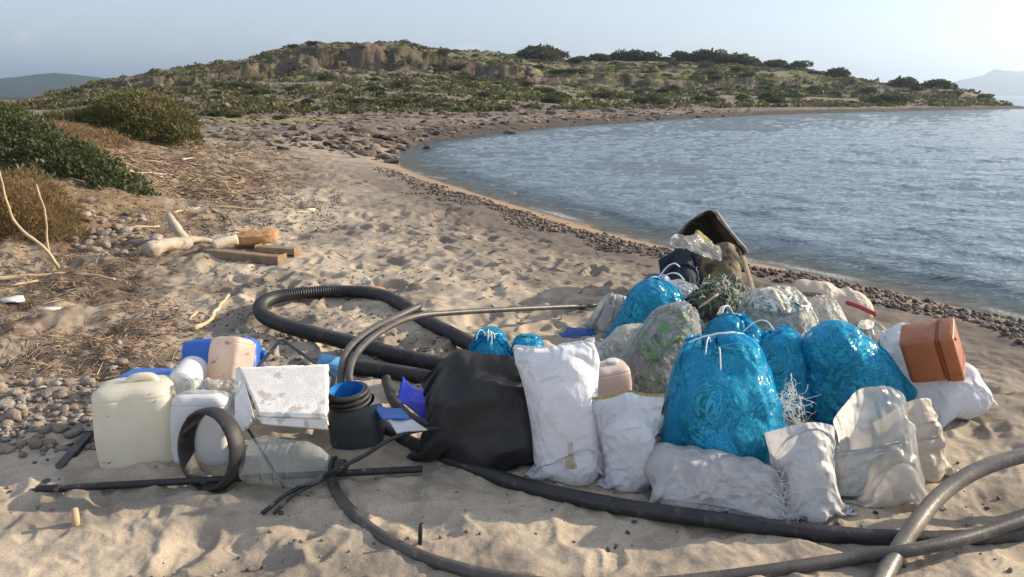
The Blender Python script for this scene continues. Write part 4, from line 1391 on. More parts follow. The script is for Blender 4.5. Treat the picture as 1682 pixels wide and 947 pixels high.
# --- two small blue bags behind the black one
pb, pt, w = bag_px((806, 632), (804, 546), 80, dY=0.05)
o, P, org = sack('blue_bag', M_BLUE_FILM, pb, pt, w, 0.24, fill=0.88, cinch=0.93, rc=0.02, nu=36, nv=46, seed=32, contents=M_TRASH_BLUE, lumps=0.6, slack=1.08)
tag(o, 'small bright blue bag with white tie, peeping out behind the black bag', 'bag')
tie(o, P, 0.93, 3, 3, 0.08)
pb, pt, w = bag_px((868, 632), (868, 543), 64, dY=0.05)
o, P, org = sack('blue_bag', M_BLUE_FILM, pb, pt, w, 0.22, fill=0.9, cinch=0.95, rc=0.02, nu=34, nv=44, seed=33, contents=M_TRASH_BLUE, lumps=0.6, slack=1.08)
tag(o, 'small blue bag squeezed between the black bag and tall white sack', 'bag')
print('bags', _time.time() - _t0)

# ================================================================== HOSES, PIPES AND BARS
def dusty(name, c1, c2, rough=0.55, **kw):
    return simple_mat(name, c1, c2, rough=rough, **kw)
M_BLACK_HOSE = dusty('black_hose', (0.014, 0.014, 0.015), (0.03, 0.029, 0.028), 0.45, scale=8, spots=(0.06, 0.052, 0.042), spot_scale=24, spot_at=0.6, bump=0.2, bscale=120)
M_CORR = dusty('corrugated_black', (0.018, 0.018, 0.02), (0.035, 0.034, 0.033), 0.5, scale=9, spots=(0.06, 0.052, 0.045), spot_scale=18, spot_at=0.6)
M_GREY_HOSE = dusty('grey_hose', (0.12, 0.105, 0.085), (0.20, 0.175, 0.14), 0.40, scale=10, stretch=(1, 1, 1), spots=(0.2, 0.17, 0.13), spot_scale=30, spot_at=0.58, bump=0.15, bscale=90)
M_DARK_HOSE = dusty('dark_grey_hose', (0.05, 0.045, 0.04), (0.09, 0.08, 0.07), 0.45, scale=10, spots=(0.13, 0.11, 0.09), spot_scale=30, spot_at=0.6, bump=0.15, bscale=90)
M_BLACK_BAR = dusty('black_bar', (0.012, 0.012, 0.013), (0.028, 0.027, 0.026), 0.5, scale=11, spots=(0.16, 0.135, 0.105), spot_scale=20, spot_at=0.63)
M_RUBBER = dusty('black_rubber', (0.015, 0.015, 0.016), (0.03, 0.028, 0.027), 0.6, scale=14, spots=(0.06, 0.052, 0.042), spot_scale=26, spot_at=0.6)

def top_tube(name, pts, r, mat, label, cat, seg=14, step=0.03, group=None, hollow=0.0, rib=0.0, pitch=0.016, sag=None):
    S = spline(pts, pitch / 4 if rib else step)
    rr = r
    if rib:
        k = np.arange(len(S)) % 4
        rr = r + rib * np.where((k == 0) | (k == 1), 1, -1)
    V, Fs = tube(S, rr, seg, hollow=hollow)
    org = np.array([S[0][0], S[0][1], V[:, 2].min()])
    o = mesh_np(name, V - org, Fs, mat, loc=org)
    tag(o, label, cat, group)
    return o

def gp(lst, r):
    return [G(p[0], p[1], r + (p[2] if len(p) > 2 else 0)) for p in lst]

top_tube('corrugated_hose', gp([(860, 612), (800, 580), (750, 553), (700, 527), (655, 497), (615, 482), (560, 478), (500, 481, .01), (452, 488, .02), (429, 500, .04), (431, 516, .05), (455, 530, .04), (505, 545, .02), (560, 559), (620, 575), (680, 590), (740, 602), (800, 622)], 0.046),
         0.045, M_CORR, 'long black corrugated hose curled into a big loop on the sand', 'hose', seg=18, rib=0.0036, pitch=0.019)
top_tube('corrugated_hose', gp([(520, 600), (560, 600), (610, 606), (660, 613), (720, 625), (790, 650)], 0.042),
         0.041, M_CORR, 'short straight black corrugated hose going under the black bag', 'hose', seg=18, rib=0.0034, pitch=0.019)
top_tube('black_hose', gp([(596, 640, .02), (604, 668), (624, 694), (662, 721), (720, 746), (785, 772), (860, 797), (960, 820), (1060, 838), (1160, 852), (1260, 865), (1350, 876), (1450, 884), (1550, 886), (1640, 879), (1760, 855), (1950, 800)], 0.017),
         0.031, M_BLACK_HOSE, 'thick smooth black hose sweeping right along the front of the bags', 'hose', step=0.03, seg=16)
top_tube('thin_hose', gp([(540, 770, .01), (546, 790), (553, 808), (572, 834), (602, 863), (642, 890), (692, 914), (752, 933), (822, 948), (905, 960), (1000, 963), (1100, 957), (1200, 946), (1300, 932, .01), (1400, 917, .02), (1480, 906, .045), (1560, 890, .055), (1620, 873, .06), (1700, 846, .08), (1800, 812, .10), (1950, 770, .1)], 0.013),
         0.0215, M_DARK_HOSE, 'dusty dark hose curving through the foreground below the thick black hose', 'hose', seg=14)
top_tube('arched_pipe', gp([(1425, 1000), (1447, 955), (1470, 912, .02), (1500, 866, .06), (1540, 817, .10), (1590, 780, .14), (1640, 759, .17), (1700, 744, .19), (1800, 730, .2), (1980, 735, .1)], 0.024),
         0.028, M_GREY_HOSE, 'greyish pipe arching up at the lower right corner', 'pipe', seg=18)
A_ = [at(563, 655, 3.2), at(561, 610, 3.32), at(574, 572, 3.52), at(610, 541, 3.8), at(650, 521, 4.1), at(690, 502, 4.35)]
top_tube('grey_hose', A_, 0.020, M_DARK_HOSE, 'short grey hose bending up and back over the corrugated loop', 'hose', seg=12, hollow=0.004)
B_ = [at(580, 655, 3.17), at(574, 612, 3.28), at(589, 576, 3.48), at(628, 543, 3.76), at(680, 520, 4.1), at(745, 513, 4.35), at(850, 507, 4.7), G(985, 501, 0.012)]
top_tube('grey_hose', B_, 0.0175, M_DARK_HOSE, 'long grey hose bending over the loop then running straight right like a pole', 'hose', seg=12)
p_ = G(690, 897)
top_tube('tube_stub', [p_ + Vector((0, 0, -0.02)), p_ + Vector((0.002, 0.0, 0.045)), p_ + Vector((0.006, 0.0, 0.088))], 0.0075, M_BLACK_BAR, 'short thin black tube standing upright in the front sand', 'tube', seg=10, hollow=0.002)

def straight_bar(name, p0, p1, w, h, mat, label, cat, bend=0.0, group=None, roll=0.0, n=14):
    P = np.linspace(np.array(p0), np.array(p1), n)
    d = unit(P[-1] - P[0])
    side = unit(np.cross(d, [0, 0, 1]))
    P = P + side * (bend * np.sin(np.linspace(0, pi, n)))[:, None]
    nrm = np.cross(side, d)
    s2 = side * cos(roll) + nrm * sin(roll); n2 = np.cross(s2, d)
    c = np.array([(-1, -1), (-.92, 1), (.92, 1), (1, -1)])
    V = P[:, None] + (c[:, 0:1] * w / 2)[None] * s2 + (c[:, 1:2] * h / 2)[None] * n2
    V = V.reshape(-1, 3)
    Fs = [grid_faces(n, 4, True), np.array([[0, 1, 2, 3], [4 * n - 1, 4 * n - 2, 4 * n - 3, 4 * n - 4]])]
    org = np.array([P[0][0], P[0][1], V[:, 2].min()])
    o = mesh_np(name, V - org, Fs, mat, smooth=False, loc=org)
    m = o.modifiers.new('bevel', 'BEVEL'); m.width = min(w, h) * 0.2; m.segments = 2
    return tag(o, label, cat, group)

top_tube('black_pipe', gp([(60, 803, .012), (200, 796, .012), (400, 785, .014), (560, 777, .014), (694, 770, .014)], 0.013), 0.0145, M_BLACK_BAR, 'straight black pipe lying along the front of the canisters', 'pipe', seg=14, hollow=0.003)
straight_bar('black_bar', G(62, 808, 0.012), G(147, 712, 0.02), 0.045, 0.022, M_BLACK_BAR, 'flat black bar lying left of the cream jerrycan', 'bar')
straight_bar('black_strip', at(408, 705, 2.74), G(467, 801, 0.012), 0.016, 0.007, M_BLACK_BAR, 'short black strip slanting down from under the foam lid', 'strip', roll=0.6)
top_tube('bent_rod', [G(432, 842, .008), G(470, 812, .02), G(520, 787, .045), at(560, 767, 2.58), at(600, 747, 2.64), at(640, 722, 2.72), at(690, 706, 2.80), at(745, 702, 2.84)], 0.0085, M_BLACK_BAR, 'bent black rod running from the front sand up towards the black bag', 'rod', seg=10)
top_tube('bent_rod', [G(450, 843, .006), G(482, 813, .02), G(528, 789, .04), at(560, 771, 2.57)], 0.007, M_BLACK_BAR, 'short rod pressed against the lower end of the bent black rod', 'rod', seg=10)
def ribbon(name, pts, w, th, mat, label, cat):
    S = np.array([tuple(p) for p in pts])
    V, Fs = tube(S, w / 2, 4, flat=th / w)
    org = np.array([S[0][0], S[0][1], V[:, 2].min()])
    o = mesh_np(name, V - org, Fs, mat, smooth=False, loc=org)
    return tag(o, label, cat)
ribbon('bent_strip', [at(412, 617, 3.25), at(437, 585, 3.45), at(461, 558, 3.6), at(465, 558, 3.6), at(500, 583, 3.45), at(546, 616, 3.15), at(549, 619, 3.13), at(543, 648, 3.02)], 0.022, 0.008, M_BLACK_BAR, 'black strip bent into a peak above the white foam lid', 'strip')
o = top_tube('rubber_tube', [at(634, 622, 3.42), at(645, 655, 3.2), at(668, 682, 3.05), at(700, 698, 2.93), at(742, 703, 2.86)], 0.024, M_RUBBER, 'curved black rubber tube between blue sheet and black bag', 'tube', seg=12, hollow=0.005)

# ================================================================== CANISTERS, BOTTLES AND FOAM
def rings(levels, n=40):
    """levels: (z, half x, half y, squareness, cx, cy)"""
    out = []
    a = np.arange(n) * 2 * pi / n
    for L_ in levels:
        z, sx, sy, e = L_[:4]
        cx, cy = (L_[4], L_[5]) if len(L_) > 4 else (0, 0)
        c, s = np.cos(a), np.sin(a)
        k = (np.abs(c) ** e + np.abs(s) ** e) ** (-1.0 / e)
        out.append(np.stack([cx + sx * c * k, cy + sy * s * k, np.full(n, z)], -1))
    return np.array(out)

def shell(levels, n=40, caps=(True, True)):
    R = rings(levels, n)
    nr = len(R)
    V = R.reshape(-1, 3)
    Fs = [grid_faces(nr, n, True)]
    j = np.arange(n); j2 = (j + 1) % n
    if caps[0]:
        V = np.vstack([V, R[0].mean(0)]); Fs.append(np.stack([np.full(n, len(V) - 1), j2, j], -1))
    if caps[1]:
        V = np.vstack([V, R[-1].mean(0)]); b = (nr - 1) * n
        Fs.append(np.stack([np.full(n, len(V) - 1), b + j, b + j2], -1))
    return V, Fs

def smooth_levels(key, m=5):
    """densify a list of levels"""
    K = np.array([list(k) + [0, 0] * (len(k) == 4) for k in key], float)
    s = np.arange(len(K)); t = np.linspace(0, len(K) - 1, (len(K) - 1) * m + 1)
    return [tuple(np.interp(t[i], s, K[:, c]) for c in range(6)) for i in range(len(t))]

def place(o, loc, x=None, z=None, rot=None):
    """stand an object at loc with its own z axis along z and x axis near x"""
    if z is not None:
        Z = Vector(z).normalized(); X = Vector(x if x is not None else (1, 0, 0))
        X = (X - Z * X.dot(Z)).normalized(); Y = Z.cross(X)
        M = Matrix((X, Y, Z)).transposed().to_4x4()
        M.translation = Vector(loc)
        o.matrix_world = M
    else:
        o.location = loc
        if rot: o.rotation_euler = rot
    return o

def plastic(name, c1, c2=None, trans=0.0, rough=0.38, **kw):
    return simple_mat(name, c1, c2 or tuple(0.85 * q for q in c1), scale=kw.pop('scale', 7), rough=rough, translucent=trans, **kw)
M_CREAM = plastic('cream_plastic', (0.86, 0.83, 0.72), (0.80, 0.76, 0.63), trans=0.45, spots=(0.10, 0.08, 0.05), spot_scale=30, spot_at=0.685, bump=0.5, bscale=7)
M_BLUE_PL = plastic('blue_plastic', (0.02, 0.10, 0.42), (0.03, 0.14, 0.48), rough=0.4, bump=0.3, bscale=9, spots=(0.15, 0.18, 0.25), spot_scale=18, spot_at=0.66)
M_DEEP_BLUE = plastic('deep_blue_sheet', (0.01, 0.02, 0.34), (0.01, 0.03, 0.42), rough=0.35, trans=0.15)
M_WHITE_PL = plastic('white_plastic', (0.80, 0.80, 0.79), (0.72, 0.72, 0.71), trans=0.2, spots=(0.25, 0.22, 0.18), spot_scale=22, spot_at=0.7)
M_TAN_PL = plastic('tan_translucent', (0.80, 0.68, 0.57), (0.72, 0.58, 0.47), trans=0.45, rough=0.35, spots=(0.4, 0.3, 0.22), spot_scale=16, spot_at=0.6, bump=0.6, bscale=12)
M_SLATE = plastic('slate_plastic', (0.035, 0.042, 0.047), (0.05, 0.058, 0.062), rough=0.55, spots=(0.12, 0.11, 0.1), spot_scale=20, spot_at=0.66)
M_CYAN_IN = plastic('blue_lining', (0.02, 0.14, 0.42), (0.03, 0.22, 0.55), rough=0.35)
M_SKY_PL = plastic('light_blue_plastic', (0.10, 0.36, 0.66), (0.13, 0.42, 0.70), rough=0.4, trans=0.2)
M_FOAM = simple_mat('polystyrene', (0.74, 0.70, 0.64), (0.84, 0.81, 0.77), scale=16, rough=0.9, bump=0.25, bscale=130, spots=(0.55, 0.50, 0.44), spot_scale=14, spot_at=0.60, spec=0.2)
M_CLEAR_PET = film_mat('clear_bottle', (0.60, 0.62, 0.60), (0.93, 0.95, 0.94), see=0.80, rough=0.1, trans=0.2, crinkle=0.3, cscale=9, see_var=0.12)
M_BLACK_PL = simple_mat('black_cap', (0.012, 0.012, 0.012), (0.02, 0.02, 0.02), rough=0.4)

# attributes used by film_mat when the mesh is no bag
def add_attrs(o):
    me = o.data
    n = len(me.vertices)
    co = np.empty(n * 3, np.float32); me.vertices.foreach_get('co', co); co = co.reshape(-1, 3)
    z = (co[:, 2] - co[:, 2].min()) / (np.ptp(co[:, 2]) + 1e-6)
    an = np.arctan2(co[:, 1], co[:, 0]) / (2 * pi) + .5
    for k, v in (('along', z * 0.5), ('around', an)):
        a = me.attributes.new(k, 'FLOAT', 'POINT'); a.data.foreach_set('value', v.astype(np.float32))
    return o

def jerrycan(name, w, h, d, mat, label, loc, x, z, handle=True, cat='jerrycan', neck=None, capmat=None):
    e = empty(name, (0, 0, 0), label, cat)
    W, D = w / 2, d / 2
    key = [(0, W * .80, D * .78, 6), (0.012 * h, W * .90, D * .90, 6), (0.05 * h, W * .97, D * .97, 5.5), (0.10 * h, W, D, 5), (0.45 * h, W * 1.0, D * .985, 5), (0.80 * h, W, D, 5), (0.84 * h, W * 1.0, D * 1.0, 5), (0.853 * h, W * .978, D * .975, 5), (0.866 * h, W * .978, D * .975, 5), (0.88 * h, W * .99, D * .99, 5), (0.93 * h, W * .95, D * .95, 5), (0.97 * h, W * .84, D * .84, 5), (0.99 * h, W * .70, D * .70, 5), (h, W * .5, D * .5, 4)]
    V, Fs = shell(smooth_levels(key, 3), 56)
    V[:, 1] += 0.010 * np.sin(V[:, 2] / h * 3.1) * (V[:, 0] / W) ** 2 * np.sign(V[:, 1])
    V += 0.006 * np.stack([fbm(V[:, 2] * 9, V[:, 1] * 9, 2, 501), fbm(V[:, 0] * 9, V[:, 2] * 9, 2, 502), 0 * V[:, 0]], -1)
    mesh_np('body', V, Fs, mat, e)
    if handle:
        hp = [(W * -.15, 0, h * .965), (W * -.02, 0, h * 1.03), (W * .25, 0, h * 1.05), (W * .5, 0, h * 1.03), (W * .62, 0, h * .95)]
        V, Fs = tube(spline(hp, .01), d * .09, 12, flat=0.8)
        mesh_np('handle', V, Fs, mat, e)
    if neck:
        V, Fs = shell([(h * .95, .026, .026, 2, neck * W, 0), (h * 1.03, .026, .026, 2, neck * W, 0)], 24)
        mesh_np('neck', V, Fs, mat, e)
        V, Fs = shell(smooth_levels([(h * 1.02, .030, .030, 2, neck * W, 0), (h * 1.07, .030, .030, 2, neck * W, 0), (h * 1.075, .026, .026, 2, neck * W, 0)], 2), 24)
        mesh_np('cap', V, Fs, capmat or mat, e)
    place(e, loc, x, z)
    return e

pb = G(213, 776)
jerrycan('jerrycan', px_len(pb, 120), px_len(pb, 140), 0.23, M_CREAM, 'cream white plastic jerrycan with dark specks, leftmost of the containers', pb + Vector((0, 0.11, 0.0)), (1, 0.27, 0.03), (-0.02, 0.06, 1))
# blue canister lying behind it
pb = at(228, 640, 3.12); pb.z = 0.0
jerrycan('blue_canister', 0.27, 0.235, 0.16, M_BLUE_PL, 'blue plastic canister standing hidden behind the cream jerrycan', Vector((pb.x, 3.22, gz1(pb.x, 3.2))), (1, -0.08, 0), (0.0, 0.03, 1), handle=False, cat='canister')
# white round jug
def lathe(prof, n=36):
    return shell([(z, r, r, 2) for z, r in prof], n)
def lathe_obj(name, prof, mat, loc, z, x=(1, 0, 0), label=None, cat=None, crumple=0.0, n=40, parent=None, seed=0, attrs=False):
    zz = np.array([p[0] for p in prof]); rr = np.array([p[1] for p in prof])
    s = np.concatenate([[0], np.cumsum(np.hypot(np.diff(zz), np.diff(rr)))])
    t = np.unique(np.concatenate([s, np.linspace(0, s[-1], 60)]))
    V, Fs = lathe(list(zip(np.interp(t, s, zz), np.maximum(np.interp(t, s, rr), 1e-4))), n)
    if crumple:
        f = 26
        k = crumple * (ridged(V[:, 2] * f + V[:, 0] * 9, V[:, 1] * f, 3, 510 + seed) - 0.6)
        rad = np.sqrt(V[:, 0] ** 2 + V[:, 1] ** 2)
        V[:, :2] *= (1 - np.clip(k / np.maximum(rad, .02), -.3, .5) * np.clip(rad / 0.03, 0, 1))[:, None]
        V[:, 0] += crumple * 2.2 * fbm(V[:, 2] * 6, V[:, 1] * 3, 2, 520 + seed)
    o = mesh_np(name, V, Fs, mat, parent)
    if attrs: add_attrs(o)
    if parent is None:
        place(o, loc, x, z)
    return tag(o, label, cat)
pa, pb = at(300, 638, 2.98), at(288, 610, 3.20)
e = empty('white_jug', label='small white plastic jug behind the jerrycan, its rounded bottom facing front', cat='jug')
lathe_obj('body', [(0, 0.0), (0, .045), (.008, .058), (.03, .064), (.10, .066), (.19, .066), (.22, .052), (.24, .03)], M_WHITE_PL, None, None, parent=e)
lathe_obj('neck', [(.235, .026), (.27, .024), (.275, .0)], M_WHITE_PL, None, None, parent=e)
place(e, at(296, 634, 2.98), (1, 0, 0), (-0.10, 0.95, 0.02))
# two crumpled clear bottles
BPROF = [(0, 0.0), (0, .05), (.01, .062), (.04, .064), (.08, .058), (.10, .064), (.14, .064), (.16, .057), (.18, .064), (.22, .062), (.27, .035), (.285, .017), (.31, .016), (.31, 0)]
lathe_obj('clear_bottle', BPROF, M_CLEAR_PET, at(395, 650, 2.96), (-0.95, -0.18, 0.16), label='crumpled clear plastic bottle on top of the white canister', cat='bottle', crumple=0.014, seed=1, attrs=True)
lathe_obj('clear_bottle', [(z * .8, r * .85) for z, r in BPROF], M_CLEAR_PET, at(288, 685, 3.02), (0.12, 0.35, 0.85), label='squashed clear bottle squeezed between jerrycan and white canister', cat='bottle', crumple=0.014, seed=2, attrs=True)
# white canister behind the rubber ring
pb = G(322, 782)
e = jerrycan('white_canister', px_len(pb, 94), px_len(pb, 122), 0.13, M_WHITE_PL, 'white plastic canister standing behind the black rubber ring', pb + Vector((-.02, 0.13, 0.0)), (1, 0.05, 0), (0.03, 0.10, 1), handle=False, cat='canister')
# black rubber ring
def ring_obj():
    R, wd, th = 0.148, 0.085, 0.016
    n = 72
    sec = [(R, -wd / 2), (R + th, -wd / 2 * .8), (R + th * 1.35, 0), (R + th, wd / 2 * .8), (R, wd / 2), (R - th * .5, wd / 2 * .6), (R - th * .35, 0), (R - th * .5, -wd / 2 * .6)]
    a = np.arange(n) * 2 * pi / n
    V = np.array([[(r * (1 + 0.02 * np.sin(2 * t + .5))) * cos(t), r * sin(t), h] for t in a for r, h in sec])
    V[:, :2] += 0.001 * np.random.default_rng(2).normal(size=(len(V), 2))
    o = mesh_np('rubber_ring', V, grid_faces(n + 1, len(sec), True) % len(V), M_RUBBER)
    m = o.modifiers.new('sub', 'SUBSURF'); m.levels = m.render_levels = 1
    return o
o = ring_obj()
c_ = at(345, 722, 2.70)
place(o, (c_.x, c_.y, gz1(c_.x, c_.y) + 0.178), (0.9, -0.42, 0.0), (-0.50, -0.84, 0.20))
tag(o, 'black rubber ring standing on edge in front of the white canister', 'ring')
# blue canister at the back, tan canister leaning on it
pb = at(362, 588, 3.62)
jerrycan('blue_canister', 0.27, 0.38, 0.20, M_BLUE_PL, 'blue plastic canister lying on its side behind the tan one', Vector((pb.x - 0.20, 3.66, gz1(pb.x, 3.6) + 0.10)), (0, 0.5, 0.8), (1, 0.12, 0.02), handle=False, cat='canister', neck=0.3, capmat=M_BLUE_PL)
pb = at(372, 640, 3.15)
jerrycan('tan_canister', 0.17, 0.24, 0.13, M_TAN_PL, 'pinkish tan translucent canister leaning on the blue one', pb, (0.9, -0.4, 0.1), (0.06, 0.45, 0.85), handle=False, cat='canister')
# broken polystyrene lid
def slab(c4, th, nu=26, nv=18, rag=0.0, seed=0, top=None):
    A, B, C_, D_ = [np.array(c) for c in c4]      # A-B top edge, D-C bottom edge
    u, v = np.linspace(0, 1, nu), np.linspace(0, 1, nv)
    S = (A[None, None] * (1 - u)[None, :, None] + B[None, None] * u[None, :, None]) * (1 - v)[:, None, None] + (D_[None, None] * (1 - u)[None, :, None] + C_[None, None] * u[None, :, None]) * v[:, None, None]
    nrm = unit(np.cross(B - A, D_ - A))
    if rag:
        uu, vv = np.meshgrid(u, v)
        edge = np.minimum(np.minimum(uu, 1 - uu) * 3, np.minimum(vv, 1 - vv) * 3)
        k = np.exp(-(edge / .12) ** 2)
        cen = S.reshape(-1, 3).mean(0)
        S = S + (cen - S) * (rag * k * np.maximum(0, fbm(uu * 6 + seed, vv * 6, 3, 530 + seed)))[..., None]
        S = S + nrm * (0.0012 * fbm(uu * 9, vv * 9, 3, 540 + seed))[..., None]
    T_ = S - nrm * th
    n = nu * nv
    V = np.vstack([S.reshape(-1, 3), T_.reshape(-1, 3)])
    g = grid_faces(nv, nu)
    per = np.concatenate([np.arange(nu), np.arange(1, nv) * nu + nu - 1, (nv - 1) * nu + np.arange(nu - 2, -1, -1), np.arange(nv - 2, 0, -1) * nu])
    p2 = np.roll(per, -1)
    return V, [g, g[:, ::-1] + n, np.stack([p2, per, per + n, p2 + n], -1)]
e = empty('polystyrene_lid', label='broken white polystyrene lid tilted on top of the clear bottle', cat='lid')
TL, TR, BR, BL = at(393, 611, 3.08), at(541, 606, 3.06), at(540, 692, 2.74), at(428, 688, 2.76)
e.location = BL
for nm, c4, th, rag, sd in (('panel', (TL, TR, BR, BL), 0.028, 0.05, 1),
                            ('side_rim', (TL + Vector((-.012, 0, 0.004)), TL + Vector((.016, -.004, .006)), at(420, 690, 2.74), at(388, 722, 2.70)), 0.02, 0.10, 2),
                            ('front_rim', (BL + Vector((-.005, -.012, 0.006)), BR + Vector((.004, -.012, 0.006)), at(540, 707, 2.73), at(432, 698, 2.73)), 0.022, 0.12, 3)):
    V, Fs = slab(c4, th, rag=rag, seed=sd)
    mesh_np(nm, V - np.array(BL), Fs, M_FOAM, e)
# white tub behind the bucket
pb = at(545, 650, 3.22)
o = lathe_obj('white_tub', [(0, 0), (0, .07), (.02, .085), (.16, .10), (.175, .107), (.185, .107), (.187, .098), (.15, .092), (.02, .07), (.02, 0)], M_WHITE_PL, (pb.x - 0.03, 3.25, gz1(pb.x, 3.25)), (0.05, -0.1, 1), label='round white tub between the foam lid and grey hose', cat='tub')
# big clear water bottle
e = empty('water_bottle', label='big clear water bottle lying in front, its black cap pointing right', cat='bottle')
BIG = [(0, 0), (0, .06), (.012, .084), (.04, .092), (.10, .092), (.108, .087), (.116, .092), (.15, .092), (.158, .087), (.166, .092), (.20, .092), (.208, .087), (.216, .092), (.25, .090), (.30, .074), (.34, .048), (.355, .030), (.36, .028)]
o = lathe_obj('body', BIG, M_CLEAR_PET, None, None, parent=e, attrs=True, crumple=0.0015, n=56)
lathe_obj('neck', [(.355, .027), (.40, .027), (.40, .0)], M_CLEAR_PET, None, None, parent=e, attrs=True)
lathe_obj('collar', [(.358, .028), (.358, .040), (.372, .041), (.374, .029)], M_BLACK_PL, None, None, parent=e)
lathe_obj('cap', [(.378, .0), (.378, .032), (.408, .032), (.412, .028), (.410, .016), (.404, .0)], M_BLACK_PL, None, None, parent=e)
pl, pr = at(400, 745, 2.70), at(580, 738, 2.62)
zc = gz1(pl.x, 2.68)
place(e, (pl.x + 0.004, 2.70, zc + 0.094), (0, 0, 1), (pr.x - pl.x, -0.06, -0.006))
# dark cut canister with blue lining and black coils on its neck
e = empty('cut_canister', label='dark slate canister cut open, bright blue inside, black coils round its neck', cat='canister')
pb = G(584, 742)
W_ = px_len(pb, 44)
V, Fs = shell(smooth_levels([(0, W_ * .80, .085, 4), (.01, W_ * .92, .095, 4), (.05, W_, .105, 4), (.14, W_ * .99, .105, 4), (.19, W_ * .9, .095, 3), (.215, W_ * .82, .085, 2.4, -.01, 0)], 4), 48, caps=(True, False))
mesh_np('body', V, Fs, M_SLATE, e)
rn = 0.078
V, Fs = shell(smooth_levels([(.205, rn, rn, 2, -.02, 0), (.27, rn, rn, 2, -.028, 0), (.272, rn - .004, rn - .004, 2, -.028, 0)], 3), 48, caps=(False, False))
mesh_np('neck', V, Fs, M_SLATE, e)
V, Fs = shell(smooth_levels([(.272, rn - .005, rn - .005, 2, -.028, 0), (.20, rn - .006, rn - .006, 2, -.02, 0), (.12, .07, .07, 2, -.01, 0)], 4), 48, caps=(False, True))
mesh_np('lining', V, Fs, M_CYAN_IN, e)
a = np.linspace(0, 2 * pi, 40)
for k, (z, r) in enumerate(((.222, .088), (.240, .087), (.258, .085))):
    V, Fs = tube(np.stack([-.022 - .003 * k + r * np.cos(a), r * np.sin(a), z + .006 * np.sin(a + k)], -1), .0095, 10)
    mesh_np('coil', V, Fs, M_RUBBER, e)
place(e, pb + Vector((0, .085, 0)), (1, .05, 0), (-0.03, -0.10, 1))
# sky blue and red-green scraps behind the foam lid
def bent_sheet(name, c4, th, mat, label, cat, curl=0.03, seed=0, rag=0.05):
    V, Fs = slab(c4, th, 16, 14, rag=rag, seed=seed)
    A, B, C_, D_ = [np.array(c) for c in c4]
    nrm = unit(np.cross(B - A, D_ - A))
    t = (V - A) @ unit(B - A) / np.linalg.norm(B - A)
    V = V + nrm * (curl * np.sin(np.clip(t, 0, 1) * pi))[:, None]
    org = np.array([V[:, 0].mean(), V[:, 1].mean(), V[:, 2].min()])
    o = mesh_np(name, V - org, Fs, mat, loc=org)
    return tag(o, label, cat)
pb = at(522, 610, 3.55)
e = jerrycan('light_blue_canister', 0.13, 0.19, 0.12, M_SKY_PL, 'light blue canister behind the foam lid, under the bent strip', Vector((pb.x, 3.6, gz1(pb.x, 3.6))), (0.8, 0.3, 0.0), (0.35, 0.1, 0.9), handle=False, cat='canister')
M_REDGREEN = simple_mat('red_green_wrap', (0.30, 0.03, 0.03), (0.05, 0.28, 0.10), scale=4, rough=0.45, lo=0.49, hi=0.51)
e = jerrycan('bottle_crate', 0.18, 0.13, 0.10, M_REDGREEN, 'red and green scrap of plastic behind the foam lid', Vector((at(487, 612, 3.5).x, 3.46, gz1(-1, 3.5))), (1, 0.1, 0), (0.0, 0.1, 1), handle=False, cat='plastic scrap')
e.name = 'plastic_scrap'
bent_sheet('blue_sheet', (at(661, 617, 3.30), at(700, 640, 3.22), at(705, 697, 3.02), at(651, 652, 3.14)), 0.004, M_DEEP_BLUE, 'deep blue plastic sheet standing left of the black bag', 'plastic sheet', 0.03, 4)
bent_sheet('blue_fragment', (at(612, 664, 3.02), at(660, 672, 2.98), at(676, 690, 2.88), at(628, 688, 2.88)), 0.006, M_BLUE_PL, 'flat blue plastic fragment beside the slate canister', 'fragment', 0.008, 5)
bent_sheet('white_fragment', (at(637, 687, 2.90), at(674, 688, 2.90), at(702, 707, 2.78), at(652, 710, 2.76)), 0.006, M_WHITE_PL, 'flat white plastic fragment below the blue fragment', 'fragment', 0.008, 6)
# pinkish canister in the middle of the pile
pb = at(998, 612, 3.42)
M_PINK_PL = plastic('pink_canister', (0.78, 0.66, 0.58), (0.70, 0.50, 0.42), trans=0.3)
jerrycan('pink_canister', 0.18, 0.22, 0.15, M_PINK_PL, 'pinkish canister behind the tall white sack', Vector((pb.x + 0.01, 3.30, 0.06)), (1, 0.2, 0), (-0.1, 0.0, 1), handle=False, cat='canister', neck=0.2, capmat=M_WHITE_PL)

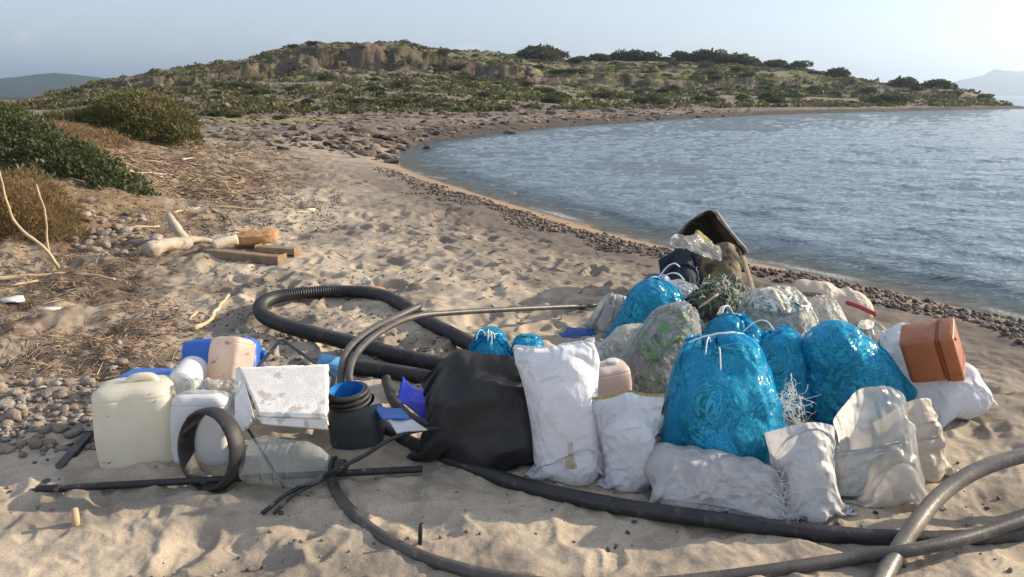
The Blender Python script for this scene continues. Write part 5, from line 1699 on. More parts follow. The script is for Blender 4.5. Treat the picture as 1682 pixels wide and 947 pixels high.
# ================================================================== BROWN BOX ON THE RIGHT
M_BROWN = simple_mat('brown_plastic', (0.34, 0.105, 0.040), (0.42, 0.14, 0.055), scale=5, rough=0.42, bump=0.25, bscale=60, spots=(0.30, 0.12, 0.06), spot_scale=12, spot_at=0.64, coat=0.1)
M_BROWN_D = simple_mat('brown_seam', (0.20, 0.05, 0.02), (0.25, 0.07, 0.03), rough=0.5)
def brown_box():
    e = empty('brown_box', label='orange brown plastic cool box tilted on the white sack at the far right', cat='cool box')
    # own axes: x across the narrow side, y depth, z height
    def rb(sx, sy, sz, cx, cy, cz, e_=9):
        return shell(smooth_levels([(cz - sz / 2, sx / 2 * .93, sy / 2 * .93, e_, cx, cy), (cz - sz / 2 + .004, sx / 2 * .98, sy / 2 * .98, e_, cx, cy), (cz - sz / 2 + .012, sx / 2, sy / 2, e_, cx, cy), (cz + sz / 2 - .012, sx / 2, sy / 2, e_, cx, cy), (cz + sz / 2 - .004, sx / 2 * .98, sy / 2 * .98, e_, cx, cy), (cz + sz / 2, sx / 2 * .93, sy / 2 * .93, e_, cx, cy)], 2), 64)
    V, Fs = rb(.15, .165, .235, .01, 0, .125); mesh_np('body', V, Fs, M_BROWN, e)
    V, Fs = rb(.012, .170, .242, .088, 0, .125); mesh_np('seam', V, Fs, M_BROWN_D, e)
    V, Fs = rb(.06, .175, .245, .122, 0, .125); mesh_np('lid', V, Fs, M_BROWN, e)
    V, Fs = rb(.063, .179, .014, .122, 0, .045); mesh_np('fold', V, Fs, M_BROWN, e)
    V, Fs = shell([(0, .008, .008, 2), (.004, .007, .007, 2), (.006, .003, .003, 2)], 16)
    o = mesh_np('rivet', V, Fs, M_BROWN_D, e); place(o, (.153, -.05, .22), (0, 1, 0), (1, 0, 0))
    return e
e = brown_box()
place(e, at(1524, 612, 3.34), (0.74, -0.52, 0.30), (-0.44, -0.13, 0.89))
e.scale = (1.04, 1.04, .98)

# ================================================================== REAR HEAP: TORN DRUM, OLIVE BAG, STICK
M_DARKDRUM = simple_mat('dark_drum', (0.018, 0.017, 0.014), (0.035, 0.031, 0.025), scale=8, rough=0.6, spots=(0.12, 0.10, 0.07), spot_scale=14, spot_at=0.6, bump=0.4, bscale=20)
M_OLIVE = simple_mat('olive_sacking', (0.10, 0.085, 0.045), (0.17, 0.145, 0.085), scale=9, rough=0.75, bump=1.6, bscale=16, spots=(0.03, 0.026, 0.02), spot_scale=7, spot_at=0.52)
M_YELLOW = simple_mat('yellow_foam', (0.45, 0.36, 0.06), (0.38, 0.30, 0.05), rough=0.8)
e = empty('torn_drum', label='torn dark plastic drum gaping like a hood at the back of the pile', cat='drum')
Yd = 5.75
prof_px = [(1106, 432), (1113, 402), (1121, 380), (1130, 367), (1148, 354), (1163, 346), (1171, 346), (1182, 361), (1197, 381), (1211, 398), (1222, 412), (1224, 440)]
fr = np.array([at(px, py, Yd) for px, py in prof_px])
fr = spline(fr, .02)
e.location = (fr[:, 0].mean(), Yd, gz1(fr[:, 0].mean(), Yd))
org = np.array(e.location)
nd_ = 10
cen = fr.mean(0)
def hood(k_in):
    S = []
    for i in range(nd_):
        t = i / (nd_ - 1)
        q = cen + (fr - cen) * (1 - k_in - 0.16 * t) + np.array([0.03 * t, 0.36 * t, -0.05 * t])
        q = q + 0.010 * np.stack([pn(np.arange(len(fr)) * .3, np.full(len(fr), t * 3.), 811), 0 * q[:, 0], pn(np.arange(len(fr)) * .3, np.full(len(fr), t * 3. + 9), 812)], -1)
        S.append(q)
    return np.array(S)
So, Si = hood(0.0), hood(0.075)
Si[:, :, 1] += 0.004
nf_ = len(fr)
g = grid_faces(nd_, nf_)
Vh = np.vstack([So.reshape(-1, 3), Si.reshape(-1, 3)]) - org
n_ = nd_ * nf_
fl = np.arange(nf_ - 1)
mesh_np('wall', Vh, [g[:, ::-1], g + n_, np.stack([fl, fl + 1, fl + 1 + n_, fl + n_], -1)], M_DARKDRUM, e)
bk = np.vstack([So[-1], So[-1].mean(0)[None]]) - org
mesh_np('back_panel', bk, np.stack([np.arange(nf_ - 1), np.arange(1, nf_), np.full(nf_ - 1, nf_)], -1), M_DARKDRUM, e)
M_SUNLIT_LIP = simple_mat('sunlit_lip', (0.36, 0.33, 0.27), (0.24, 0.21, 0.17), scale=20, rough=.7)  # pale cut edge on the right; the sun on it is put into the colour
i0 = int(nf_ * .50)
V, Fs = tube(fr[i0:int(nf_ * .90)] + np.array([.012, -.012, .004]) - org, .013, 8)
mesh_np('lip', V, Fs, M_SUNLIT_LIP, e)
pb, pt, w = bag_px((1178, 482), (1172, 395), 88, Yb=5.6, dY=0.1)
pb.z = max(pb.z, gz1(pb.x, pb.y))
o, P, org = sack('olive_bag', M_OLIVE, pb, pt, w, 0.26, fill=0.85, nu=36, nv=44, seed=41, lumps=0.8, kc=0.8)
tag(o, 'crumpled olive bag slumped in front of the torn dark drum', 'bag')
pb, pt, w = bag_px((1120, 492), (1118, 396), 60, Yb=5.5, dY=0.1)
pb.z = max(pb.z, gz1(pb.x, pb.y))
o, P, org = sack('navy_bag', M_NAVY, pb, pt, w, 0.24, fill=0.85, nu=32, nv=40, seed=42, lumps=0.4, prof=[(0, 1), (.5, .8), (1, .35)], kc=0.8)
tag(o, 'navy cloth bag tapering upwards, left of the olive bag', 'bag')
o = mesh_np('foam_scrap', *slab((at(1142, 378, 5.6), at(1166, 398, 5.6), at(1168, 412, 5.55), at(1140, 398, 5.55)), 0.03, 12, 10, rag=.2, seed=7), M_YELLOW); tag(o, 'yellow foam scrap lying in the mouth of the torn drum', 'foam scrap')
up_ = spline([at(1093, 398, 5.35), at(1118, 384, 5.42), at(1150, 387, 5.45), at(1180, 402, 5.5)], .012)
lo_ = spline([at(1104, 404, 5.30), at(1126, 408, 5.36), at(1154, 420, 5.38), at(1184, 428, 5.45)], .012)
m_ = min(len(up_), len(lo_))
up_ = up_[np.linspace(0, len(up_) - 1, m_).astype(int)]; lo_ = lo_[np.linspace(0, len(lo_) - 1, m_).astype(int)]
tt = np.linspace(0, 1, 14)[:, None, None]
S = up_[None] * (1 - tt) + lo_[None] * tt
uu, vv = np.meshgrid(np.linspace(0, 1, m_), np.linspace(0, 1, 14))
S[..., 1] += .035 * np.sin(uu * 11 + vv * 2) + .02 * fbm(uu * 7, vv * 4, 3, 821) - .05 * np.sin(vv * pi)
S[..., 2] += .02 * fbm(uu * 6 + 4, vv * 4, 3, 822)
org = np.array([S[..., 0].mean(), S[..., 1].mean(), S[..., 2].min()])
o = mesh_np('plastic_sheet', (S - org).reshape(-1, 3), grid_faces(14, m_), M_MILKY_FILM, attrs={'along': vv.ravel() * .5, 'around': uu.ravel()}, loc=org)
tag(o, 'white plastic sheet fluttering left over the navy bag', 'plastic sheet')
M_WOOD = simple_mat('pale_wood', (0.42, 0.31, 0.19), (0.52, 0.40, 0.26), scale=6, stretch=(14, 14, 1.2), rough=0.8, bump=0.6, bscale=20, spots=(0.22, 0.15, 0.09), spot_scale=9, spot_at=0.64)
straight_bar('wooden_stake', at(1240, 486, 5.0), at(1220, 420, 5.2), 0.03, 0.026, M_WOOD, 'wooden stake standing up at the back of the bags', 'stake')

# ---- net bundle
M_NETBODY = trash_mat('net_rubbish', [(0.10, 0.085, 0.06), (0.17, 0.12, 0.07), (0.06, 0.05, 0.035), (0.05, 0.12, 0.09), (0.24, 0.19, 0.12), (0.32, 0.26, 0.08)], scale=22, rough=0.8)
M_NET = simple_mat('green_net', (0.03, 0.16, 0.11), (0.05, 0.22, 0.15), scale=12, rough=0.7)
M_NETWHITE = simple_mat('white_fibre', (0.72, 0.72, 0.68), rough=0.7)
def strands(P, n, seed, r=0.002, seg=3, out=0.012, length=0.12, rows=(0, 1), curl=0.03):
    """loose threads wandering over a surface grid"""
    rg = np.random.default_rng(seed)
    mb = MB()
    nr_, nc_ = P.shape[:2]
    for k in range(n):
        i, j = rg.integers(int(rows[0] * nr_), max(int(rows[0] * nr_) + 1, int(rows[1] * nr_) - 1)), rg.integers(0, nc_)
        p = P[i, j].copy(); d = rg.normal(size=3); pts = []
        cen = P.reshape(-1, 3).mean(0)
        d = unit(d + 0.6 * unit(p - cen))
        for s in range(7):
            pts.append(p + unit(p - cen) * out)
            d = unit(d + rg.normal(0, .6, 3)); p = p + d * length / 6
        mb.add(*tube(np.array(pts), r, seg, caps=False))
    return mb
pb, pt, w = bag_px((1172, 560), (1160, 458), 88, dY=0.06)
o, P, org = sack('net_bundle', M_NETBODY, pb, pt, w, 0.28, fill=0.92, nu=36, nv=46, seed=43, lumps=1.4, kc=.8)
tag(o, 'bundle of brown and green fishing net at the back of the pile', 'net bundle')
strands(P, 150, 3, 0.0028, 3, 0.008, 0.2, (0, .95)).build('net_cord', M_NET, o, origin=org)
strands(P, 90, 4, 0.0016, 3, 0.015, 0.14, (.8, 1)).build('white_fibre', M_NETWHITE, o, origin=org)
top_tube('yellow_stick', [at(1148, 505, 4.15), at(1180, 482, 4.2)], 0.007, M_WOOD, 'short yellowish stick across the net bundle', 'stick', seg=8)
# torn threads of the frayed sack, tangle above the open sack
o, P = FRAY
strands(P, 150, 6, 0.0011, 3, 0.004, 0.09, (.9, 1.0)).build('frayed_thread', M_NETWHITE, o, origin=o.location)
pc = np.array(at(1293, 668, 2.80))
Pq = pc + 0.038 * np.random.default_rng(5).normal(size=(14, 14, 3)) * np.array([.8, .6, 1])
o = strands(Pq, 120, 8, 0.0010, 3, 0.0, 0.10).build('fibre_tangle', M_NETWHITE, origin=pc)
o.location = pc
tag(o, 'tangle of white plastic threads beside the big front blue bag', 'thread tangle')
# loose sheets between the bags
o, P, org = sheet('woven_sheet', M_GREY_WOVEN, at(1092, 690, 2.66), (0.55, 0.25, -0.1), (0.0, 0.25, 1), 0.22, 0.34, 36, 44, seed=51, steps=60, g=0.0008, fold=0.02, bend=.08)
tag(o, 'grey woven sheet crumpled between short white sack and front blue bag', 'sheet')
o, P, org = sheet('woven_sheet', M_PALE_WOVEN, at(1405, 740, 2.72), (1, 0.2, 0), (0.0, 0.35, 1), 0.24, 0.36, 36, 44, seed=52, steps=60, g=0.0008, fold=0.02, bend=.08)
tag(o, 'pale grey woven sheet crumpled left of the milky plastic bag', 'sheet')
p_ = G(1180, 830)
o, P, org = sheet('woven_sheet', M_BLUE_STRIPE, (p_.x, p_.y + .02, p_.z + .10), (1, -0.12, 0), (0.05, 1, 0.1), 0.60, 0.24, 60, 30, seed=53, steps=60, g=0.0012, fold=0.012)
tag(o, 'whitish woven sheet with blue stripe spread under the frayed sack', 'sheet')
# blue cloth and rope behind the tall white sack
M_BLUECLOTH = simple_mat('blue_cloth', (0.02, 0.07, 0.24), (0.035, 0.11, 0.33), scale=14, rough=0.8, bump=1.0, bscale=30)
p_ = G(955, 545)
o, P, org = sheet('blue_cloth', M_BLUECLOTH, (p_.x, p_.y, p_.z + .10), (1, 0.1, 0), (0, 1, 0.4), 0.30, 0.2, 30, 22, seed=54, steps=50, fold=0.03)
tag(o, 'blue cloth rag lying behind the tall white sack', 'cloth')
M_RED = simple_mat('red_cloth', (0.34, 0.03, 0.035), (0.42, 0.05, 0.05), rough=0.8)
top_tube('red_cord', [at(1392, 497, 4.55), at(1410, 503, 4.45), at(1438, 516, 4.3)], 0.014, M_RED, 'strip of red cloth on the beige sack by the pebbles', 'cloth strip', seg=8)
top_tube('beige_hose', [at(1292, 492, 4.55), at(1310, 484, 4.6), at(1345, 484, 4.55), at(1372, 497, 4.45)], 0.016, M_GREY_HOSE, 'short tan hose lying over the beige sack at the back', 'hose', seg=10)

# ================================================================== BUSHES
def leaf_mat(name, rough=0.6, trans=0.3, spec=0.3):
    m, nt, N, L, out = new_mat(name)
    a = N('ShaderNodeAttribute'); a.attribute_name = 'col'
    p = N('ShaderNodeBsdfPrincipled'); p.inputs['Roughness'].default_value = rough; p.inputs['Specular IOR Level'].default_value = spec
    L(a.outputs['Color'], p.inputs['Base Color'])
    t = N('ShaderNodeBsdfTranslucent'); L(a.outputs['Color'], t.inputs['Color'])
    ms = N('ShaderNodeMixShader'); ms.inputs[0].default_value = trans
    L(p.outputs[0], ms.inputs[1]); L(t.outputs[0], ms.inputs[2]); L(ms.outputs[0], out.inputs['Surface'])
    return m
M_LEAF = leaf_mat('leaves')
M_BRANCH = simple_mat('branch', (0.16, 0.11, 0.07), (0.24, 0.18, 0.12), scale=20, rough=0.85)

def leaves(ells, n, size, cols, seed, aspect=0.45, up=0.5, shell_=0.55, gap=0.0, twiggy=False):
    """leaf quads spread through ellipsoids (cx, cy, cz, rx, ry, rz); cols: list of (colour, weight)"""
    rg = np.random.default_rng(seed)
    E = np.array(ells, float)
    vol = E[:, 3] * E[:, 4] + E[:, 3] * E[:, 5]
    k = rg.choice(len(E), n, p=vol / vol.sum())
    d = rg.normal(size=(n, 3)); d /= np.linalg.norm(d, axis=1)[:, None]
    d[:, 2] = np.where(d[:, 2] < -0.25, -d[:, 2] * 0.6, d[:, 2]); d /= np.linalg.norm(d, axis=1)[:, None]
    rad = shell_ + (1 - shell_) * rg.random(n) ** 0.6
    rad *= 1 + 0.16 * pn(d[:, 0] * 3 + k * 5, d[:, 1] * 3 + d[:, 2] * 4, seed) + 0.10 * pn(d[:, 0] * 8 + k, d[:, 2] * 8 + d[:, 1] * 5, seed + 1) + np.where(rg.random(n) < .06, .16 * rg.random(n), 0)
    P = E[k, :3] + E[k, 3:] * d * rad[:, None]
    if gap:
        q = fbm(P[:, 0] * 2.2 / E[k, 3] + 3, (P[:, 2] * 2 + P[:, 1]) * 2.2 / E[k, 3], 2, seed + 2)
        keep = q > -gap
        P, d, k = P[keep], d[keep], k[keep]; n = len(P)
    nd = d * (0.8 if twiggy else 0.35) + rg.normal(0, 0.5, (n, 3)) + np.array([0, 0, up * .5])
    nd /= np.linalg.norm(nd, axis=1)[:, None]           # leaf axis
    sd = np.cross(nd, rg.normal(size=(n, 3))); sd /= np.linalg.norm(sd, axis=1)[:, None]
    L_ = size * rg.uniform(0.6, 1.5, n)[:, None]
    W_ = L_ * aspect * rg.uniform(.7, 1.2, n)[:, None]
    V = np.stack([P, P + nd * L_ * .5 + sd * W_ * .5, P + nd * L_, P + nd * L_ * .5 - sd * W_ * .5], 1).reshape(-1, 3)
    Fs = np.arange(n * 4).reshape(n, 4)
    w = np.array([c[1] for c in cols], float); w /= w.sum()
    # colour by clump so that patches of one kind of growth show
    cl = 0.5 + 0.5 * np.clip(fbm(P[:, 0] * 1.7 / E[k, 3] + seed, (P[:, 2] + .5 * P[:, 1]) * 1.7 / E[k, 3], 2, seed + 3) * 1.5, -1, 1)
    pick = np.clip(cl * 0.65 + rg.random(n) * 0.35, 0, .9999)
    ci = np.searchsorted(np.cumsum(w), pick).clip(0, len(cols) - 1)
    C = np.array([c[0] for c in cols])[ci] * rg.uniform(.7, 1.3, (n, 1))
    return V, Fs, np.repeat(C, 4, 0)

def bush(name, label, cat, base, ells, n, size, cols, seed, stems=8, group=None, **kw):
    """ells given as (column, row, distance, rx, ry, rz) of each mass"""
    W = []
    for px, py, Y, rx, ry, rz in ells:
        c = at(px, py, Y); W.append((c.x, c.y, c.z, rx, ry, rz))
    W = np.array(W)
    org = np.array(base)
    e = empty(name, org, label, cat, group)
    V, Fs, C = leaves(W - np.r_[org, 0, 0, 0], n, size, cols, seed, **kw)
    mesh_np('foliage', V, Fs, M_LEAF, e, colors=C, smooth=False)
    rg = np.random.default_rng(seed)
    mb = MB()
    for i in range(stems):
        q = W[i % len(W)]
        zg = gz1(q[0], q[1])
        p0 = np.array([q[0] + rg.normal(0, .1), q[1] + rg.normal(0, .1), zg - .02])
        p1 = q[:3] + q[3:] * rg.uniform(-.75, .75, 3); p1[2] = max(p1[2], zg + .1)
        mid = (p0 + p1) / 2 + rg.normal(0, .05, 3)
        mb.add(*tube(spline([p0, mid, p1], .08), np.linspace(.016, .005, len(spline([p0, mid, p1], .08))), 5))
    mb.build('stem', M_BRANCH, e, origin=org)
    return e

BROWN = [((0.30, 0.19, 0.09), 3), ((0.22, 0.135, 0.065), 2), ((0.16, 0.135, 0.05), 2), ((0.38, 0.25, 0.12), 2)]
DARKG = [((0.045, 0.062, 0.022), 3), ((0.075, 0.10, 0.034), 3), ((0.12, 0.125, 0.05), 2), ((0.035, 0.045, 0.018), 2)]
OLIVE = [((0.20, 0.14, 0.07), 2), ((0.13, 0.13, 0.045), 3), ((0.09, 0.105, 0.03), 2), ((0.26, 0.18, 0.09), 2)]
TAWNY = [((0.32, 0.22, 0.12), 2), ((0.24, 0.16, 0.085), 2), ((0.17, 0.13, 0.06), 1)]
bush('dry_bush', 'rounded dry brown bush at the left edge behind the two bare stakes', 'bush', G(60, 432), [(0, 380, 6.9, .42, .42, .34), (70, 372, 7.0, .36, .4, .32), (28, 340, 7.2, .46, .45, .36), (-60, 350, 7.0, .5, .4, .4), (105, 395, 6.9, .18, .25, .16)], 26000, 0.050, BROWN, 61, aspect=.11, twiggy=True, stems=24, shell_=.5)
bush('green_bush', 'dark green leafy bush spreading down the bank behind the dry brown bush', 'bush', G(170, 365), [(20, 238, 10.2, .7, .6, .42), (85, 268, 9.9, .55, .55, .40), (140, 292, 9.6, .48, .5, .36), (190, 318, 9.3, .40, .45, .30), (222, 335, 9.1, .26, .35, .22), (60, 310, 9.2, .5, .4, .3), (-70, 220, 10.4, .7, .6, .5), (160, 335, 9.1, .36, .3, .2)], 24000, 0.052, DARKG, 62, aspect=.5, gap=.75, stems=20)
bush('bank_bush', 'large rounded olive and brown bush on the bank, middle left', 'bush', G(215, 250), [(225, 195, 16.6, .95, .9, .58), (265, 212, 16.2, .75, .8, .50), (180, 205, 17.0, .9, .9, .42), (128, 205, 17.6, .8, .8, .34), (300, 232, 15.8, .36, .5, .34), (240, 228, 15.7, .7, .5, .36)], 32000, 0.075, OLIVE, 63, aspect=.28, gap=.9, stems=24, twiggy=True)
bush('low_bush', 'low tawny bush on the bank in front of the large rounded bush', 'bush', G(150, 245), [(150, 232, 14.5, .55, .5, .22), (115, 222, 15, .5, .5, .2), (190, 240, 14.2, .3, .4, .15)], 7000, 0.07, TAWNY, 64, aspect=.14, twiggy=True, stems=12)
bush('low_bush', 'small green bush on the crest of the bank at the far left', 'bush', G(10, 200), [(8, 190, 15.5, .4, .4, .24), (-30, 190, 15.5, .5, .5, .3), (40, 200, 15.2, .25, .3, .14)], 5000, 0.07, OLIVE[1:3] + DARKG[1:3], 65, aspect=.4, stems=8)
bush('tawny_growth', 'dry tawny growth on the bank between the green bush and the crest', 'bush', G(60, 235), [(70, 222, 12.5, .7, .6, .22), (20, 215, 12.8, .6, .6, .2), (130, 245, 12, .4, .5, .15)], 7000, 0.07, TAWNY, 66, aspect=.12, twiggy=True, stems=10)

# ---- shrubs of the headland: five grown once, then copied
def far_shrub_mesh(seed, cols, n=420):
    rg = np.random.default_rng(seed)
    ell = [(rg.uniform(-.45, .45), rg.uniform(-.4, .4), rg.uniform(.28, .5), rg.uniform(.35, .6), rg.uniform(.35, .6), rg.uniform(.3, .5)) for _ in range(5)]
    V, Fs, C = leaves(np.array(ell), n, 0.135, cols, seed, aspect=.6, shell_=.7)
    return V, Fs, C
FARG = [((0.040, 0.050, 0.018), 3), ((0.062, 0.074, 0.024), 3), ((0.095, 0.10, 0.034), 1.5), ((0.03, 0.036, 0.014), 2)]
FARB = [((0.09, 0.075, 0.035), 3), ((0.06, 0.058, 0.025), 3), ((0.13, 0.10, 0.055), 1.5), ((0.04, 0.038, 0.018), 2)]
PROTO = [far_shrub_mesh(700 + i, FARG if i < 4 else FARB, 1150) for i in range(6)]
PROTO_ME = {}
def shrub(px, py, wpx, hk, kind, label, group, name='evergreen_bush', cat='bush', rg=np.random.default_rng(77)):
    p = G(px, py)
    w = px_len(p, wpx) * 0.5
    if kind not in PROTO_ME:
        V, Fs, C = PROTO[kind]
        o = mesh_np(name, V, Fs, M_LEAF, colors=C, smooth=False)
        PROTO_ME[kind] = o.data
    else:
        o = bpy.data.objects.new(name, PROTO_ME[kind]); COL.objects.link(o)
    o.location = (p.x, p.y, gz1(p.x, p.y) - 0.05 * w)
    o.rotation_euler = (0, 0, rg.uniform(0, 6.28))
    o.scale = (w, w, w * hk)
    return tag(o, label, cat, group)

def Gy(px, Y):
    """photo row of the ground at that column and distance"""
    x = (px - 841) / F * Y * cP
    z = gz1(x, Y)
    x = (px - 841) / F * (Y * cP + (CH - z) * sP)
    z = gz1(x, Y)
    return x, z

def shrub_at(px, Y, w, hk, kind, label, group, name='evergreen_bush', cat='bush', rg=np.random.default_rng(78)):
    x, z = Gy(px, Y)
    if kind not in PROTO_ME:
        V, Fs, C = PROTO[kind]
        o = mesh_np(name, V, Fs, M_LEAF, colors=C, smooth=False); PROTO_ME[kind] = o.data
    else:
        o = bpy.data.objects.new(name, PROTO_ME[kind]); COL.objects.link(o)
    o.location = (x, Y, z - 0.22 * w)
    o.rotation_euler = (0, 0, rg.uniform(0, 6.28))
    o.scale = (w * 1.15, w * 1.1, w * hk * 1.12)
    return tag(o, label, cat, group)

rgs = np.random.default_rng(90)
SKY = [(868, 150, 2.2), (882, 148, 2.8), (898, 149, 2.6), (915, 150, 2.2), (870, 143, 2.2), (890, 141, 2.6), (948, 150, 1.6), (975, 151, 2.2), (992, 150, 2.4), (1012, 152, 2.0), (1030, 150, 2.6), (1048, 152, 2.4), (1068, 151, 2.0), (1110, 152, 2.0), (1130, 151, 2.2), (1150, 152, 2.4), (1172, 151, 2.6),
       (1195, 150, 2.6), (1215, 149, 2.8), (1238, 150, 2.2), (1262, 149, 1.8), (1285, 149, 1.9), (1310, 148, 1.8), (1335, 148, 1.8), (1352, 146, 1.7)]
for px, Y, w in SKY:
    shrub_at(px, Y - 2, w * rgs.uniform(1.05, 1.35), rgs.uniform(.75, .95), int(rgs.integers(0, 4)), 'dark evergreen bush on the long middle skyline of the headland', 'bushes along the middle skyline', rg=rgs)
for px, Y, w in [(1384, 138, 2.6), (1400, 140, 3.2), (1416, 141, 2.4), (1440, 136, 3.0), (1456, 136, 3.4), (1474, 135, 2.8), (1494, 133, 2.6), (1508, 133, 3.0), (1486, 128, 2.6), (1546, 126, 2.6), (1562, 126, 3.2), (1580, 127, 3.0), (1598, 126, 2.6), (1614, 125, 2.2), (1632, 122, 1.7), (1648, 120, 1.4)]:
    shrub_at(px, Y - 2, w * 1.05, rgs.uniform(.7, .9), int(rgs.integers(0, 4)), 'dark round bush on the sloping right end of the headland', 'bushes on the right end of the headland', rg=rgs)
for px, Y, w in [(1436, 103, 1.7), (1452, 103, 2.2), (1470, 103.5, 2.0), (1484, 104, 1.5), (1275, 96, 1.6), (1262, 97, 1.4)]:
    shrub_at(px, Y, w, .75, int(rgs.integers(0, 4)), 'dark bush low down near the far shore of the headland', 'bushes near the far shore', rg=rgs)
for px, Y, w in [(330, 47, 1.1), (352, 47.5, 1.0), (385, 84, 1.8), (402, 84, 1.5), (640, 66, 1.1), (662, 65, 1.3), (722, 64, 1.2), (800, 64, 1.1), (815, 63, 1.2), (690, 70, 1.0), (375, 44, .7), (462, 40.5, .5), (610, 66, 1.0), (575, 62, .9), (840, 66, .9), (875, 70, 1.0)]:
    shrub_at(px, Y, w, .6, int(rgs.integers(0, 4)), 'rounded dark bush at the foot of the hill, behind the rocky flat', 'bushes at the foot of the hill', rg=rgs)
# scattered over the slope
cnt = 0
while cnt < 150:
    px = rgs.uniform(420, 1640)
    c0 = np.interp(px, _hc, np.arange(len(_hc)))
    Yf = np.interp(px, _hc, _hY[:, 0]); Yc = np.interp(px, _hc, _hY[:, 4])
    Y = Yf + (Yc - Yf) * rgs.uniform(.08, .98)
    x, z = Gy(px, Y)
    if pn(np.array([x * .06]), np.array([Y * .08]), 5)[0] + .25 * (px > 900) < rgs.uniform(-.1, .45):
        continue
    kind = int(rgs.integers(0, 6)) if px < 1000 else int(rgs.integers(0, 5))
    shrub_at(px, Y, rgs.uniform(.7, 1.6), rgs.uniform(.55, .85), kind, 'scrubby bush on the open slope of the headland', 'scrubby bushes on the headland slope', name='scrub_bush', rg=rgs)
    cnt += 1
for i in range(70):
    px = rgs.uniform(860, 1650)
    Yc = np.interp(px, _hc, _hY[:, 4])
    shrub_at(px, Yc - rgs.uniform(0, 5), rgs.uniform(.7, 1.5), rgs.uniform(.7, .95), int(rgs.integers(0, 4)), 'low scrub bush on the crest of the headland between larger bushes', 'low bushes on the crest of the headland', name='scrub_bush', rg=rgs)
# low scrub that nobody could count
def scrub_stuff():
    rg = np.random.default_rng(95)
    n = 9000
    px = rg.uniform(-40, 1668, n)
    Yf = np.interp(px, _hc, _hY[:, 0]); Yc = np.interp(px, _hc, _hY[:, 4])
    Y = Yf + (Yc + 3 - Yf) * rg.uniform(-.02, 1.0, n)
    x = (px - 841) / F * Y * cP
    q = fbm(x * .07, Y * .09, 3, 231) + .2 * rg.normal(size=n)
    keep = (q > -.12) & (shore_dist(x, Y) > 2.0)
    x, Y, px = x[keep], Y[keep], px[keep]
    z = gzf(x, Y)
    m = len(x); per = 26
    s = rg.uniform(.22, .62, m) * (1 + .5 * (rg.random(m) < .12))
    d = rg.normal(size=(m, per, 3)); d /= np.linalg.norm(d, axis=2)[..., None]; d[..., 2] = np.abs(d[..., 2])
    c = np.stack([x, Y, z], -1)[:, None] + d * (s[:, None, None] * np.array([1.15, 1.0, .75]) * rg.uniform(.6, 1.0, (m, per, 1)))
    ax = d + .8 * rg.normal(size=d.shape); ax /= np.linalg.norm(ax, axis=2)[..., None]
    sd = np.cross(ax, rg.normal(size=d.shape)); sd /= np.linalg.norm(sd, axis=2)[..., None] + 1e-9
    L_ = (s[:, None, None] * .55)
    V = np.stack([c - ax * L_ * .5, c + sd * L_ * .4, c + ax * L_ * .5, c - sd * L_ * .4], 2).reshape(-1, 3)
    base = np.array([(0.075, 0.088, 0.028), (0.11, 0.125, 0.036), (0.14, 0.12, 0.052), (0.19, 0.15, 0.08), (0.09, 0.08, 0.036)])
    g = np.clip((px - 350) / 500, 0, 1)
    pk = np.where(rg.random(m) < .25 + .45 * g, rg.integers(0, 2, m), rg.integers(2, 5, m))
    C = np.repeat(base[pk][:, None] * rg.uniform(.7, 1.3, (m, per, 1)), 4, 1).reshape(-1, 3)
    o = mesh_np('scrub', V, np.arange(len(V)).reshape(-1, 4), M_LEAF, colors=C, smooth=False)
    tag(o, kind='stuff')
scrub_stuff()

# ================================================================== ROCKS AND PEBBLES
def ico(sub):
    bm = bmesh.new(); bmesh.ops.create_icosphere(bm, subdivisions=sub, radius=1.0)
    V = np.array([v.co[:] for v in bm.verts]); Fs = np.array([[l.index for l in f.verts] for f in bm.faces]); bm.free()
    return V, Fs
ICO1, ICO2, ICO3 = ico(1), ico(2), ico(3)
def rock_mat(cols=None):
    m, nt, N, L, out = new_mat('stone')
    oi = N('ShaderNodeObjectInfo'); tc = N('ShaderNodeTexCoord')
    r = N('ShaderNodeValToRGB'); el = r.color_ramp.elements
    cols = cols or [(0.20, 0.17, 0.14), (0.33, 0.28, 0.23), (0.15, 0.13, 0.12), (0.27, 0.20, 0.15), (0.24, 0.22, 0.20), (0.42, 0.37, 0.31)]
    while len(el) < len(cols): el.new(.5)
    for i, c in enumerate(cols): el[i].position = i / (len(cols) - 1); el[i].color = (*c, 1)
    L(oi.outputs['Random'], r.inputs[0])
    n = N('ShaderNodeTexNoise'); n.inputs['Scale'].default_value = 3; n.inputs['Detail'].default_value = 8
    L(tc.outputs['Object'], n.inputs['Vector'])
    mr = N('ShaderNodeMapRange'); mr.inputs['From Min'].default_value = .3; mr.inputs['From Max'].default_value = .7; mr.inputs['To Min'].default_value = .72; mr.inputs['To Max'].default_value = 1.25
    L(n.outputs['Fac'], mr.inputs['Value'])
    v = N('ShaderNodeVectorMath'); v.operation = 'SCALE'; L(r.outputs[0], v.inputs[0]); L(mr.outputs[0], v.inputs['Scale'])
    p = N('ShaderNodeBsdfPrincipled'); L(v.outputs[0], p.inputs['Base Color']); p.inputs['Roughness'].default_value = .8
    p.inputs['Specular IOR Level'].default_value = .3
    b = N('ShaderNodeBump'); b.inputs['Strength'].default_value = .4; b.inputs['Distance'].default_value = .05; L(n.outputs['Fac'], b.inputs['Height']); L(b.outputs[0], p.inputs['Normal'])
    L(p.outputs[0], out.inputs['Surface'])
    return m
M_STONE = rock_mat()
M_ROCK = rock_mat([(0.10, 0.08, 0.062), (0.15, 0.12, 0.09), (0.075, 0.065, 0.055), (0.13, 0.095, 0.065), (0.12, 0.105, 0.09), (0.18, 0.145, 0.11)])
M_STONES = leaf_mat('stones_mixed', rough=.8, trans=0.0, spec=.3)

